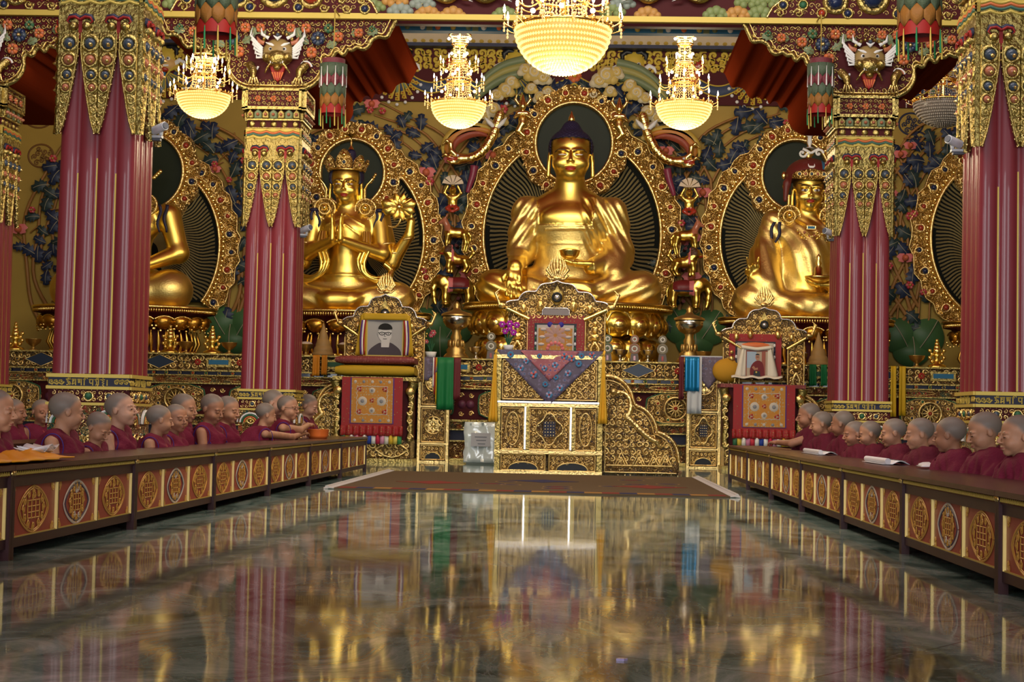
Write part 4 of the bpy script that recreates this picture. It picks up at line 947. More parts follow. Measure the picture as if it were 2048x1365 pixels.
def desk(side, X, y0, L, label):
    """side +1: faces the aisle towards +X (left row)"""
    th = thing('low_desk', label, 'desk', (X, y0+L/2, 0), 'long low desks along the left of the aisle' if side > 0 else 'long low desks along the right of the aisle'); th.scale = (1, 1, 1.04)
    o = (X, y0, 0) if side > 0 else (X, y0+L, 0); r = (0, side, 0); D = .42; fs = side
    mb = MB().frame(o, r); e = .012
    mb.bbox((e*.3, .352, -D), (L-e*.3, .372, .022), TOPW); mb.build('desk_top', th)
    mb = MB().frame(o, r)
    mb.bbox((0.03, .326, -.02), (L-.03, .352, .008), DRED); k = int(L/.028)
    for i in range(k):
        x = .045+(L-.09)*i/(k-1); mb.ribbon([(x-.012, .333), (x, .345), (x+.012, .333)], .0036, .004, PGOLD, .008); mb.beads([(x, .335, .008)], .0045, PGOLD)
    mb.build('carved_edge', th)
    mb = MB().frame(o, r)
    mb.bbox((.0, .285, -.03), (L, .328, 0), WOOD); mb.bbox((0, .045, -.03), (L, .082, 0), WOOD)
    mb.bbox((0, .082, -.05), (L, .285, -.03), WOOD)
    pw = (L-.06)/3
    for i in range(1, 3): mb.bbox((.03+pw*i-.008, .082, -.03), (.03+pw*i+.008, .285, 0), WOOD)
    mb.bbox((0, .045, -D), (L, .33, -D+.02), WOOD); mb.bbox((0, .045, -D), (.02, .352, 0), WOOD); mb.bbox((L-.02, .045, -D), (L, .352, 0), WOOD)
    mb.build('frame', th)
    for q, (lx, lz) in enumerate(((0.014, .006), (L-.014, .006), (.014, -D+.01), (L-.014, -D+.01))):
        mb = MB().frame(o, r); mb.bbox((lx-.016, 0, lz-.03), (lx+.016, .352, lz+.008), WOOD); 
        if q < 2: mb.dome(lx, .342, .012, .008, GOLDB, 8, lz+.008)
        mb.build('leg', th)
    for i in range(3):
        x0 = .03+pw*i+.010; x1 = .03+pw*(i+1)-.010; cx = (x0+x1)/2
        mb = MB().frame(o, r); mb.bbox((x0-.004, .082, -.035), (x1+.004, .285, -.012), PANR)
        old = mb.shift(0, 0, -.012); medallion(mb, cx, .184, .205, .096, i == 1)
        for sx in (-1, 1):
            for sy in (-1, 1): mb.scroll(cx+sx*(pw/2-.045), .184+sy*.075, .016, 0, sx*sy, PANG, w=.0045, h=.003, k=8); mb.leaf(cx+sx*(pw/2-.03), .184+sy*.088, .05, (PI if sx > 0 else 0), PANG, None, .001, .3, 2, lift=.02)
        for sy in (-1, 1): mb.ribbon([(cx-.02, .184+sy*.094), (cx, .184+sy*.088), (cx+.02, .184+sy*.094)], .003, .003, PANG)
        mb.M = old; p = mb.build('painted_panel', th)
        mb = MB().frame(o, r); a = x1 if fs > 0 else x0
        mb.bbox((a-.005, .083, -.014), (a+.005, .284, .001), STRIP)
        b_ = x0 if fs > 0 else x1
        mb.bbox((x0, .082, -.016), (x1, .087, -.004), PGOLD); mb.bbox((b_-.004, .083, -.014), (b_+.004, .284, -.002), PGOLD)
        mb.build('gold_strip', p)
    return th
ordn = ['nearest', 'second', 'third', 'fourth', 'fifth', 'sixth', 'farthest']
XDL, XDR = -2.31, 1.60
LL, LR = 1.955, 1.90
for i in range(7):
    desk(1, XDL, 18.62-LL*(7-i), LL, 'low dark red desk with painted panels, %s of seven in the left row' % ordn[i])
for i in range(7):
    desk(-1, XDR, 17.90-LR*(7-i), LR, 'low dark red desk with painted panels, %s of seven in the right row' % ordn[i])
# second row of desks behind, far left
th = thing('low_desk', 'dark desk of the rear row, far left between the pillars', 'desk', (-3.85, 13.2, 0))
mb = MB(); mb.bbox((-4.1, 9.6, .36), (-3.65, 16.2, .39), TOPW); mb.build('desk_top', th)
mb = MB(); mb.bbox((-4.08, 9.62, .05), (-3.68, 16.18, .33), WOOD); mb.frame((-3.68, 9.6, 0), (0, 1, 0)); mb.bbox((.02, .33, -.3), (6.6, .36, .01), FIL_R); mb.build('frame', th)
for y in (9.7, 13, 16.1): mb = MB(); mb.bbox((-3.71, y-.03, 0), (-3.66, y+.03, .36), WOOD); mb.build('leg', th)
# ================================================================ ALTAR
YA = 24.0
ZA = 1.455
al = thing('long_altar', 'long tiered gilt altar with carved bands running the width of the hall below the statues', 'altar', (0, YA+1, 0))
def bandbox(mb, z0, z1, y, m, d=.6): mb.bbox((-9.8, y, z0), (9.8, YW-.35, z1), m)
mb = MB(); bandbox(mb, 1.435, ZA, YA-.05, GOLDY); bandbox(mb, 1.20, 1.222, YA-.02, GOLDY); bandbox(mb, 1.135, 1.15, YA-.04, GOLDY); bandbox(mb, 1.02, 1.04, YA-.06, GOLDY); bandbox(mb, .56, .59, YA-.10, GOLDY); bandbox(mb, .44, .46, YA-.14, GOLDY); bandbox(mb, .28, .30, YA-.2, GOLDY); bandbox(mb, 0, .05, YA-.3, GOLDY); mb.build('gilt_ledges', al)
mb = MB(); bandbox(mb, 1.222, 1.435, YA, FIL_D); bandbox(mb, 1.15, 1.20, YA+.04, BLUE); bandbox(mb, 1.04, 1.135, YA, FIL_R); bandbox(mb, .59, 1.02, YA, DRED); bandbox(mb, .46, .56, YA-.06, FIL_B); bandbox(mb, .30, .44, YA-.08, DKB); bandbox(mb, .05, .28, YA-.16, FIL_R); mb.build('core', al)
mb = MB().frame((0, YA, 0)); per = 1.7
for i in range(-6, 7):
    x = i*per
    mb.prism([(x-.18, 1.26), (x+.18, 1.26), (x+.18, 1.40), (x-.18, 1.40)], 0, .02, GOLDY, bev=.008); mb.bbox((x-.14, 1.30, .01), (x+.14, 1.365, .03), LBLUE if i % 2 else GRN)
    for sx in (-1, 1):
        mb.prism([(x+sx*.85, 1.43), (x+sx*.62, 1.33), (x+sx*.85, 1.23)], 0, .018, mat('altar_blue', (0.02, 0.035, 0.07), .3)); mb.ribbon([(x+sx*.85, 1.43), (x+sx*.62, 1.33), (x+sx*.85, 1.23)], .008, .02, GOLDB, .01)
        mb.flower(x+sx*.3, 1.33, .05, CORAL, RED, GOLDB, .01, 8, .02); mb.flower(x+sx*.5, 1.33, .04, GOLDB, GOLDY, BLUE, .01, 8, .02)
    for k in range(9): mb.gem(x-.75+k*.19, 1.175, .022, GOLDY, [GRN, BLUE, CORAL][k % 3], .0)
    for sx in (-.4, .4):
        t = np.linspace(0, 2*PI, 17); mb.ribbon(np.c_[x+sx+.3*np.cos(t)*(1-.2*np.sin(t)**2), 1.088+.03*np.sin(t)], .006, .01, GOLDB, .004); mb.beads([(x+sx+q*.08, 1.088, .004) for q in range(-2, 3)], .014, CORAL)
mb.scrolls(-9.6, 1.23, 9.6, 1.43, .1, GOLDB, .003, seed=21, mats2=[GOLDB, CORAL, GOLDB]); mb.build('carved_frieze', al)
def altar_bay(x, w):
    mb = MB().frame((x, YA, .59)); h = .43; hw = w/2
    # cloud-shaped carved field with teal edge
    t = np.linspace(0, 2*PI, 61); rr = 1-.10*np.abs(np.sin(3*t+PI/2)); P = np.c_[hw*.78*rr*np.cos(t), h/2+h*.62*rr*np.sin(t)]; P[:, 1] = np.clip(P[:, 1], .005, h-.005)
    mb.prism(P[:-1], 0, .02, FIL_D, bev=.006); mb.ribbon(P, .010, .02, GRN, .015); mb.ribbon(np.c_[P[:, 0]*.95, (P[:, 1]-h/2)*.95+h/2], .006, .02, GOLDB, .02)
    tt = np.linspace(0, 2*PI, 33); R = .155; mb.ribbon(np.c_[R*np.cos(tt), h/2+R*np.sin(tt)], .016, .03, GOLDB, .02); mb.ribbon(np.c_[.7*R*np.cos(tt), h/2+.7*R*np.sin(tt)], .006, .02, GOLDY, .03)
    for k in range(12): a = k*PI/6; mb.tube([(.03*math.cos(a), h/2+.03*math.sin(a), .03), (.8*R*math.cos(a), h/2+.8*R*math.sin(a), .03)], [.014, .008], GOLDB, 5)
    mb.gem(0, h/2, .036, GOLDB, CORAL, .035)
    for k in range(8): a = k*PI/4+PI/8; mb.gem(.27*math.cos(a), h/2+.16*math.sin(a)*1.1, .024, GOLDB, [CORAL, BLUE, GRN][k % 3], .02)
    mb.scrolls(-hw*.74, .02, hw*.74, h-.02, .075, GOLDB, .02, seed=int(x*10) % 99, inside=lambda a, b: math.hypot(a, b-h/2) > .2 and abs(a) < hw*.70-.3*hw*(abs(b-h/2)/h))
    for sx in (-1, 1): mb.dome(sx*hw*.9, h/2, .06, .03, mat('altar_purple', (0.12, 0.03, 0.06), .4), 10, 0); mb.scroll(sx*hw*.88, h*.8, .04, 0, sx, GOLDB, w=.01, k=9); mb.scroll(sx*hw*.88, h*.2, .04, 0, -sx, GOLDB, w=.01, k=9)
    mb.build('carved_panel', al)
for i in range(-8, 8): altar_bay(.2+i*1.18, 1.18)

# ---- lotus pedestals
def lotus_base(xc, hw, z0, z1, label, dd=.85, style=0, yc=None):
    yc = yc or 25.75; th = thing('lotus_pedestal', label, 'pedestal', (xc, yc, z0)); H_ = z1-z0
    def ring(a, b, n, f, half=True):
        for i in range(n):
            t = -PI+PI*(i+.5)/n if half else 2*PI*i/n; x, y = a*math.cos(t), b*math.sin(t); nx, ny = math.cos(t)/a, math.sin(t)/b; l = math.hypot(nx, ny); nx /= l; ny /= l
            f(i, (xc+x, yc+y, 0), (nx, ny))
    mb = MB(); t = np.linspace(0, 2*PI, 49)[:-1]
    def ell(z, s): return [(xc+hw*s*math.cos(a), yc+dd*s*math.sin(a), z) for a in t]
    lv = [(z0, .78), (z0+.12*H_, .80), (z0+.3*H_, .78), (z0+.5*H_, .70), (z0+.6*H_, .74), (z0+.85*H_, .92), (z0+.88*H_, 1.0), (z1, 1.0)]
    V = []; 
    for z, s_ in lv: V += ell(z, s_)
    k = 48; i = np.arange(k); j = (i+1) % k
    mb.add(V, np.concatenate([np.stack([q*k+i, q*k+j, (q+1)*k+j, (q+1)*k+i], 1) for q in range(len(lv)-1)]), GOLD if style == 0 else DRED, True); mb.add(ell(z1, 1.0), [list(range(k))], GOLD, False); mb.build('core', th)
    mb = MB()
    mb.tube([(xc+hw*1.01*math.cos(a), yc+dd*1.01*math.sin(a), z1-.015) for a in t], .022, GOLDP, 6, closed=True)
    for q in range(110):
        a = -PI+PI*q/109; mb.M = None; mb.ball((xc+hw*1.0*math.cos(a), yc+dd*1.0*math.sin(a), z1-.065), (.016, .016, .028), GOLDP, 6, 4)
    mb.build('beaded_rim', th)
    mb = MB()
    if style == 0:
        def pet(i, o, n_, zc, rw, rh, dep, m, tip):
            mb.frame((o[0], o[1], zc), (-n_[1], n_[0], 0)); mb.dome(0, 0, rh, dep, m, 14, 0, rx=rw); mb.dome(0, -tip*rh*.1, rh*.6, dep*.5, GOLDP, 10, dep*.65, rx=rw*.55)
            for sx in (-1, 1): mb.ribbon([(sx*rw*.95, -rh*.8), (sx*rw*.9, 0), (sx*rw*.55, rh*.8*tip), (0, rh*1.0*tip)], [.02, .03, .03, .015], .04, GOLDP, dep*.35)
        n1 = max(9, int(hw*7)); w1 = hw*PI/n1*.52
        ring(hw*.86, dd*.86, n1, lambda i, o, n_: pet(i, o, n_, z0+H_*.66, w1*1.02, H_*.22, .16, GOLD, 1))
        ring(hw*.80, dd*.80, n1, lambda i, o, n_: pet(i, o, n_, z0+H_*.22, w1*1.0, H_*.24, .15, GOLD, -1))
    else:
        n1 = max(11, int(hw*9)); w1 = hw*PI/n1*.5
        def pet2(i, o, n_):
            mb.frame((o[0], o[1], z0+H_*.66), (-n_[1], n_[0], 0)); mb.dome(0, .02, H_*.17, .12, GOLDD, 10, 0, rx=w1*.8); t2 = np.linspace(.2*PI, .8*PI, 7); mb.ribbon(np.c_[w1*np.cos(t2), -.02+H_*.16*np.sin(t2)], .016, .04, GOLDP, .06); 
            mb.beads([(w1*math.cos(a), -.05-H_*.10*math.sin(a)*1.0, .08) for a in np.linspace(0, PI, 6)], .02, GOLDP)
        ring(hw*.88, dd*.88, n1, pet2)
        def pet3(i, o, n_):
            mb.frame((o[0], o[1], z0+H_*.26), (-n_[1], n_[0], 0)); 
            for q in (-1, 0, 1): mb.tube([(q*w1*.6, H_*.25, .04), (q*w1*.62, 0, .09), (q*w1*.5, -H_*.2, .02)], [.012, .03, .014], GOLDD if q else GOLD, 5)
        ring(hw*.76, dd*.76, n1, pet3)
        ring(hw*.80, dd*.80, 36, lambda i, o, n_: (mb.frame((o[0], o[1], z0+.05), (-n_[1], n_[0], 0)), mb.dome(0, 0, .035, .03, GOLDP, 7)))
    mb.M = None; mb.build('petals', th)
    return th
YS = 25.75
pc = at(1136, 612, YS); SX_C, SZ_C = pc[0], pc[2]
pl_ = at(690, 626, YS); SX_L, SZ_L = pl_[0], pl_[2]
pr_ = at(1612, 640, YS); SX_R, SZ_R = pr_[0]-.0, pr_[2]
pll = at(250, 616, YS); SX_LL, SZ_LL = pll[0], pll[2]
prr = at(2075, 648, YS); SX_RR, SZ_RR = prr[0], prr[2]
s_ = YS/F
lotus_base(SX_C, 208*s_, ZA, SZ_C, 'widest golden lotus pedestal with large round petals under the central statue', dd=1.05)
lotus_base(SX_L, 172*s_, ZA, SZ_L, 'lotus pedestal with dark recess under the four-armed statue left of centre', style=1)
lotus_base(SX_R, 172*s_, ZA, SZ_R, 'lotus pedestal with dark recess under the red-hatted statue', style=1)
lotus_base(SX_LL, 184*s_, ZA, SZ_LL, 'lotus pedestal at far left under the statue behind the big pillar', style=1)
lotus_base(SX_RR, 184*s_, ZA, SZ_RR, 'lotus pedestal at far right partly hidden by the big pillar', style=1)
# ================================================================ THRONES AND STANDS
BR_RED = brocade('red_brocade', (0.30, 0.007, 0.009), (0.24, 0.02, 0.015), (0.36, 0.17, 0.05), 30)
BR_ORG = brocade('orange_brocade', (0.48, 0.19, 0.012), (0.46, 0.22, 0.03), (0.40, 0.32, 0.20), 26)
BR_PUR = brocade('purple_grey_brocade', (0.11, 0.085, 0.13), (0.16, 0.13, 0.22), (0.06, 0.10, 0.20), 18)
BR_MAR = brocade('maroon_brocade', (0.19, 0.025, 0.025), (0.24, 0.06, 0.05), (0.32, 0.15, 0.08), 30)
YEL_C = mat('yellow_cloth', (0.46, 0.29, 0.015), .7, bump=.1, bscale=20); WHITEM = mat('silvered_edge', (0.72, 0.70, 0.72), .25, .8)
PURP = mat('purple_cloth', (0.08, 0.03, 0.20), .6)
def lobes(P, n=2): return chaikin(P, n)
def arch_back(th, xc, Y, zb, z_top, s, inner, with_plate=True):
    """carved back: two side posts, a lobed crest, slanting gilt bars, sea-monster tips and a flaming jewel"""
    hw = .585*s; H_ = z_top-zb
    for sx in (-1, 1):
        mb = MB().frame((xc, Y, zb)); mb.bbox((sx*hw-(.235*s if sx > 0 else 0), 0, -.08), (sx*hw+(0 if sx > 0 else .235*s), H_*.60, .0), FIL_D)
        a, b = (hw-.235*s, hw) if sx > 0 else (-hw, -hw+.235*s)
        mb.ribbon([(a, 0), (a, H_*.25), (a, H_*.5)], .010, .02, GOLDB); mb.ribbon([(b, 0), (b, H_*.25), (b, H_*.58)], .010, .02, GOLDB)
        mb.scrolls(a+.02, .02, b-.02, H_*.55, .085*s, GOLDB, .0, seed=7+int(sx), rr=.5)
        cxx = (a+b)/2; mb.ball((cxx, H_*.36, .04), (.045*s, .05*s, .04), GOLDB); mb.ball((cxx, H_*.26, .04), (.06*s, .05*s, .05), GOLDB); mb.ball((cxx, H_*.44, .05), (.03*s, .03*s, .03), GOLDB)
        for q in (-1, 1): mb.tube([(cxx, H_*.2, .05), (cxx+q*.05*s, H_*.12, .06), (cxx+q*.04*s, H_*.04, .05)], [.022*s, .02*s, .012*s], GOLDB, 6)
        mb.build('carved_post', th)
    L = [(0, 1.0), (.07, .97), (.16, .965), (.22, .93), (.25, .86), (.27, .855), (.38, .855), (.45, .80), (.47, .735), (.50, .735), (.60, .72), (.66, .66), (.64, .615), (.55, .585), (.47, .53), (.31, .50)]
    R = lobes([(x*hw/.585, y*H_) for x, y in L], 2); po = np.vstack([R, R[::-1]*[-1, 1]])
    mb = MB().frame((xc, Y, zb)); mb.prism(po, -.09, .01, FIL_D, bev=.006)
    for sx in (-1, 1): mb.ribbon(R[:44]*[sx, 1]*[.985, .985]+[0, .01], .010, .03, WHITEM, .01)
    def ins(x, y): return y < np.interp(abs(x), [0, .2*s, .25*s, .42*s, .5*s, .62*s], [.93*H_, .9*H_, .80*H_, .76*H_, .68*H_, .62*H_]) and y > np.interp(abs(x), [0, .3*s, .6*s], [.5*H_, .52*H_, .62*H_]) and math.hypot(x, y-.8*H_) > .10*s
    mb.scrolls(-.62*s, .5*H_, .62*s, .97*H_, .075*s, GOLDB, .01, seed=17, inside=ins, rr=.5)
    mb.dome(0, .79*H_, .10*s, .03, GOLDY, 16, .01, rx=.085*s); mb.prism([(-.06*s, .84*H_), (.06*s, .84*H_), (0, .94*H_)], .0, .03, GOLDY, bev=.01)
    tt = np.linspace(0, 2*PI, 21); mb.ribbon(np.c_[.05*s*np.cos(tt), .78*H_+.05*s*np.sin(tt)], .014*s, .02, BLACK, .04); mb.dome(0, .78*H_, .035*s, .03, WHITEM, 10, .04)
    for sx in (-1, 1):
        mb.ball((sx*.20*s, .66*H_, .03), (.045*s, .07*s, .05), GOLDB); mb.ball((sx*.20*s, .74*H_, .04), (.022*s,)*3, GOLDB)
        mb.ball((sx*.40*s, .63*H_, .03), (.04*s, .06*s, .04), GOLDB)
    mb.build('lobed_crest', th)
    for sx in (-1, 1):
        mb = MB().frame((xc, Y, zb)); mb.tube([(sx*.60*hw/.585, .625*H_, .04), (sx*.33*hw/.585, .49*H_, .04)], .026*s, GOLDP, 4); 
        mb.ball((sx*.66*s, .66*H_, .03), (.05*s, .035*s, .03), GOLDB); P = np.array([(.68, .66), (.73, .72), (.70, .80), (.74, .86)])*[s, H_]*[sx, 1]
        for q in range(5): mb.tube([(P[0][0], P[0][1]-.01, .03), (P[0][0]+sx*(.02+.012*q)*s, P[0][1]+.03+.03*q*s, .04), (P[0][0]+sx*(.01+.02*(q % 2))*s, P[0][1]+.06+.035*q*s, .03)], [.02*s, .018*s, .003], GOLDB, 5)
        mb.build('sea_monster_tip', th)
    mb = MB().frame((xc, Y, zb+H_)); mb.ball((0, .03, -.03), (.06*s, .035*s, .04), GOLDB); mb.ball((0, .12*s, -.03), (.035*s, .05*s, .03), GOLDB)
    for q in range(-4, 5):
        a = q*.30; mb.tube([(.02*q*s*.8, .05*s, -.03), (math.sin(a)*.14*s, (.10+.09*math.cos(a))*s, -.02), (math.sin(a)*.10*s, (.17+.14*math.cos(a))*s, -.03)], [.018*s, .02*s, .003], GOLDB, 5)
    for sx in (-1, 1): mb.tube([(0, .03*s, -.03), (sx*.08*s, .02*s, -.02), (sx*.13*s, .06*s, -.03)], [.02*s, .016*s, .006], GOLDB, 5); mb.ball((sx*.13*s, .07*s, -.03), .018*s, GOLDB, 7, 5)
    mb.build('flaming_jewel', th)
def hanging(th, xc, Y, z0, z1, w, inner='med'):
    """brocade frontal: red border, dark inner line, orange field, red flounce, striped pleats"""
    mb = MB().frame((xc, Y, z0)); h = z1-z0; hw = w/2
    mb.bbox((-hw, .22*h, 0), (hw, h, .012), BR_RED); mb.build('red_border', th)
    mb = MB().frame((xc, Y, z0)); mb.bbox((-hw*.72, .30*h, .01), (hw*.72, h-.01, .018), PURP); mb.bbox((-hw*.68, .31*h, .012), (hw*.68, h-.012, .024), BR_ORG)
    GRYB = mat('brocade_white', (0.50, 0.44, 0.38), .6); 
    for i in range(5):
        x = -hw*.56+i*hw*.28
        for zz_ in (.35*h, .93*h): mb.dome(x, zz_, .022, .006, [GRYB, mat('brocade_grey', (0.22, 0.22, 0.24), .6)][i % 2], 7, .024)
    for (x, z, r) in ((-.24, .64, .062), (.24, .64, .062), (0, .80, .04), (0, .50, .04)):
        mb.dome(x*hw*1.3, z*h, r, .008, GRYB, 12, .024); mb.dome(x*hw*1.3, z*h, r*.5, .01, mat('brocade_grey', (0.22, 0.22, 0.24), .6), 8, .028)
    for (x, z, r) in ((-.42, .82, .03), (.42, .82, .03), (-.42, .48, .03), (.42, .48, .03), (0, .65, .025)): mb.flower(x*hw, z*h, r*1.3, RED, CORAL_S, GRYB, .024, 6, .006)
    t = np.linspace(0, 1, 13); 
    for a, b in (((-.5, .86), (.5, .86)), ((-.5, .44), (.5, .44)), ((-.5, .44), (-.5, .86)), ((.5, .44), (.5, .86))):
        mb.ribbon([((a[0]+(b[0]-a[0])*u)*hw+.008*math.sin(u*40), (a[1]+(b[1]-a[1])*u)*h+.006*math.sin(u*40+1)) for u in t], .005, .005, GRYB, .024)
    mb.build('orange_field', th)
    mb = MB(); P = [[(xc-hw*1.03+2.06*hw*u, Y-.018-.012*math.sin(u*60)-.01*v, z0+h*(.27-.15*v)) for v in np.linspace(0, 1, 4)] for u in np.linspace(0, 1, 70)]
    mb.cloth(P, BR_RED); mb.build('red_flounce', th)
    cs = [GRN, (0.60, 0.42, 0.05), (0.70, 0.66, 0.62), (0.55, 0.18, 0.30), (0.50, 0.03, 0.05), (0.70, 0.68, 0.66), (0.02, 0.05, 0.30), (0.72, 0.70, 0.68), (0.45, 0.02, 0.06), (0.60, 0.25, 0.38), (0.72, 0.68, 0.6), (0.62, 0.40, 0.03), (0.70, 0.55, 0.1), (0.05, 0.25, 0.08)]
    mb = MB(); n = len(cs)
    for i, c in enumerate(cs):
        m = c if not isinstance(c, tuple) else mat('pleat_%d' % i, c, .6); x0 = xc-hw+2*hw*i/n; x1 = x0+2*hw/n
        mb.cloth([[(x0+(x1-x0)*u, Y-.012-.012*math.sin(PI*u), z0+h*(.13-.13*v)) for v in (0, .5, 1)] for u in np.linspace(0, 1, 5)], m, .003)
    mb.build('striped_pleats', th)
def gilt_panel(mb, x0, y0, x1, y1, z=0.0, mset=None, kind=0, seed=1):
    mb.bbox((x0, y0, z), (x1, y1, z+.012), FIL_D)
    for a, b in (((x0, y0), (x1, y0)), ((x0, y1), (x1, y1)), ((x0, y0), (x0, y1)), ((x1, y0), (x1, y1))): mb.ribbon([a, ((a[0]+b[0])/2, (a[1]+b[1])/2), b], .009, .022, GOLDB, z+.004)
    cx, cy = (x0+x1)/2, (y0+y1)/2; w, h = x1-x0, y1-y0
    if kind == 1:     # medallion wheel
        tt = np.linspace(0, 2*PI, 25); R = min(w, h)*.36
        for q in (1, .62): mb.ribbon(np.c_[cx+R*q*np.cos(tt), cy+R*q*np.sin(tt)], .009, .016, GOLDB, z+.012)
        for k in range(8): a = k*PI/4; mb.leaf(cx+.2*R*math.cos(a), cy+.2*R*math.sin(a), R*.75, a, GOLDB, None, z+.014, .3, 1, lift=.06)
        mb.dome(cx, cy, R*.25, .02, GOLDB, 9, z+.014)
        for sx in (-1, 1):
            for sy in (-1, 1): mb.scroll(cx+sx*w*.36, cy+sy*h*.38, w*.09, 0, sx*sy, GOLDB, z=z+.012, k=9)
    elif kind == 2:   # quatrefoil frame with diaper
        tt = np.linspace(0, 2*PI, 33); q = 1+.16*np.cos(4*tt); mb.ribbon(np.c_[cx+w*.30*q*np.cos(tt), cy+h*.34*q*np.sin(tt)], .012, .022, GOLDB, z+.012); mb.bbox((cx-w*.15, cy-h*.18, z+.012), (cx+w*.15, cy+h*.18, z+.018), DKB)
        for i in range(4):
            for j in range(5): mb.beads([(cx+(i-1.5)*w*.07, cy+(j-2)*h*.075, z+.018)], .008, GOLDB)
        mb.scrolls(x0+.015, y0+.015, x1-.015, y1-.015, .06, GOLDB, z+.012, seed=seed, inside=lambda a, b: abs(a-cx) > w*.33 or abs(b-cy) > h*.36)
    elif kind == 3:   # tall oval
        tt = np.linspace(0, 2*PI, 29); mb.ribbon(np.c_[cx+w*.30*np.cos(tt), cy+h*.40*np.sin(tt)], .010, .022, GOLDB, z+.012); mb.scrolls(cx-w*.2, cy-h*.32, cx+w*.2, cy+h*.32, .05, GOLDB, z+.012, seed=seed)
        for sx in (-1, 1):
            for sy in (-1, 1): mb.scroll(cx+sx*w*.36, cy+sy*h*.42, w*.12, 0, sx*sy, GOLDB, z=z+.012, k=9)
    elif kind == 4:   # arch, the dark of its cut-out painted as a black shape
        tt = np.linspace(0, PI, 15); mb.prism([(cx+w*.32*math.cos(a), y0+.01+h*.42*math.sin(a)) for a in tt], z+.005, z+.016, BLACK); mb.ribbon(np.c_[cx+w*.34*np.cos(tt), y0+.01+h*.46*np.sin(tt)], .009, .02, GOLDB, z+.012)
        mb.scrolls(x0+.015, y0+.015, x1-.015, y1-.015, .055, GOLDB, z+.012, seed=seed, inside=lambda a, b: ((a-cx)/(w*.38))**2+((b-y0)/(h*.52))**2 > 1)
    else: mb.scrolls(x0+.015, y0+.015, x1-.015, y1-.015, .07, GOLDB, z+.012, seed=seed, rr=.5)

# ---- the high throne on the axis
YT = 19.4
XT = at(1098, 820, YT)[0]; sT = YT/F
def tz(py): return at(1098, py, YT)[2]
th = thing('high_throne', 'tall gilt throne on the axis, purple triangular cloth on its front, lobed crest behind', 'throne', (XT, YT+.6, 0))
hw = 106*sT; Zt = tz(703)
mb = MB(); mb.bbox((XT-hw, YT+.01, 0), (XT+hw, YT+1.15, Zt-.03), FIL_D); mb.bbox((XT-hw-.02, YT-.02, Zt-.04), (XT+hw+.02, YT+1.17, Zt), GOLDY); mb.build('body', th)
def L(px): return (px-1098)*sT
mb = MB().frame((XT, YT, 0))
gilt_panel(mb, L(1004), tz(800), L(1192), tz(722), 0, seed=5)
mb.build('upper_panel', th)
for x0, x1, k in ((1004, 1048, 3), (1060, 1139, 2), (1151, 1192, 3)):
    mb = MB().frame((XT, YT, 0)); gilt_panel(mb, L(x0), tz(900), L(x1), tz(818), 0, kind=k, seed=x0); mb.build('middle_panel', th)
for x0, x1 in ((1004, 1092), (1100, 1192)):
    mb = MB().frame((XT, YT, 0)); gilt_panel(mb, L(x0), tz(942), L(x1), tz(910), 0, kind=4, seed=x0); mb.build('foot_panel', th)
mb = MB().frame((XT, YT, 0))
for py, r in ((948, .03), (905, .02), (811, .022), (806, .012), (715, .02)): mb.bbox((-hw-.01, max(0, tz(py)-r), -.01), (hw+.01, tz(py)+r, .045), GOLDB if py != 806 else WHITEM)
for px in (996, 1200): mb.bbox((L(px)-.03, 0, -.01), (L(px)+.03, tz(715), .04), GOLDY)
for px, a, b in ((1054, 900, 815), (1145, 900, 815)): mb.bbox((L(px)-.028, tz(a), -.01), (L(px)+.028, tz(b), .03), GOLDY); mb.bbox((L(px)-.026, tz(a), .02), (L(px)-.008, tz(b), .036), WHITEM)
mb.build('mouldings', th)
YTB = 20.55
zb = Zt-.02; arch_back(th, at(1113, 650, YTB)[0], YTB, zb, at(1113, 562, YTB)[2], 1.0, None)
xb = at(1111, 660, YTB)[0]; sb = YTB/F
mb = MB().frame((xb, YTB, 0)); a, b = at(1111, 703, YTB)[2], at(1111, 631, YTB)[2]
mb.bbox((-58*sb, a, -.06), (58*sb, b, .012), BR_RED); mb.bbox((-42*sb, a, 0), (42*sb, b-.10, .02), mat('ink_black_brocade', (0.03, 0.035, 0.05), .6)); mb.bbox((-37*sb, a, 0), (37*sb, b-.12, .03), mat('brocade_white', (0.50, 0.44, 0.38), .6)); mb.bbox((-34*sb, a, .0), (34*sb, b-.16, .036), BR_ORG)
for sx in (-1, 1):
    mb.dome(sx*11*sb, b-.115, .035, .01, mat('royal_blue', (0.03, 0.02, 0.25), .5), 8, .03)
    for k in range(3): mb.dome(sx*(28-2*k)*sb, a+.08+k*.09, .020, .012, mat('cloud_white', (0.5, 0.42, 0.40), .6), 8, .036, rx=.04)
    for k in range(5): mb.dome(sx*39.5*sb, a+.03+k*.06, .022, .008, WHT if k % 2 else GRN, 6, .02, rx=.014)
for k in range(10): an = k*PI/5; mb.leaf(.02*math.cos(an), a+.19+.02*math.sin(an), .12, an, mat('brocade_rose', (0.45, 0.26, 0.22), .6), None, .036, .25, 2, lift=.05)
for k in range(7): an = k*PI/6; mb.dome(.09*math.cos(an), a+.03+.07*math.sin(an), .025, .01, PINK, 6, .038)
mb.bbox((-27*sb, b, -.02), (27*sb, b+.075, .03), mat('grey_fretwork', (0.16, 0.13, 0.12), .4, .4)); mb.ribbon([(-27*sb, b), (-27*sb, b+.06), (-22*sb, b+.085), (22*sb, b+.085), (27*sb, b+.06), (27*sb, b)], .008, .015, WHITEM, .03)
mb.build('back_brocade', th)
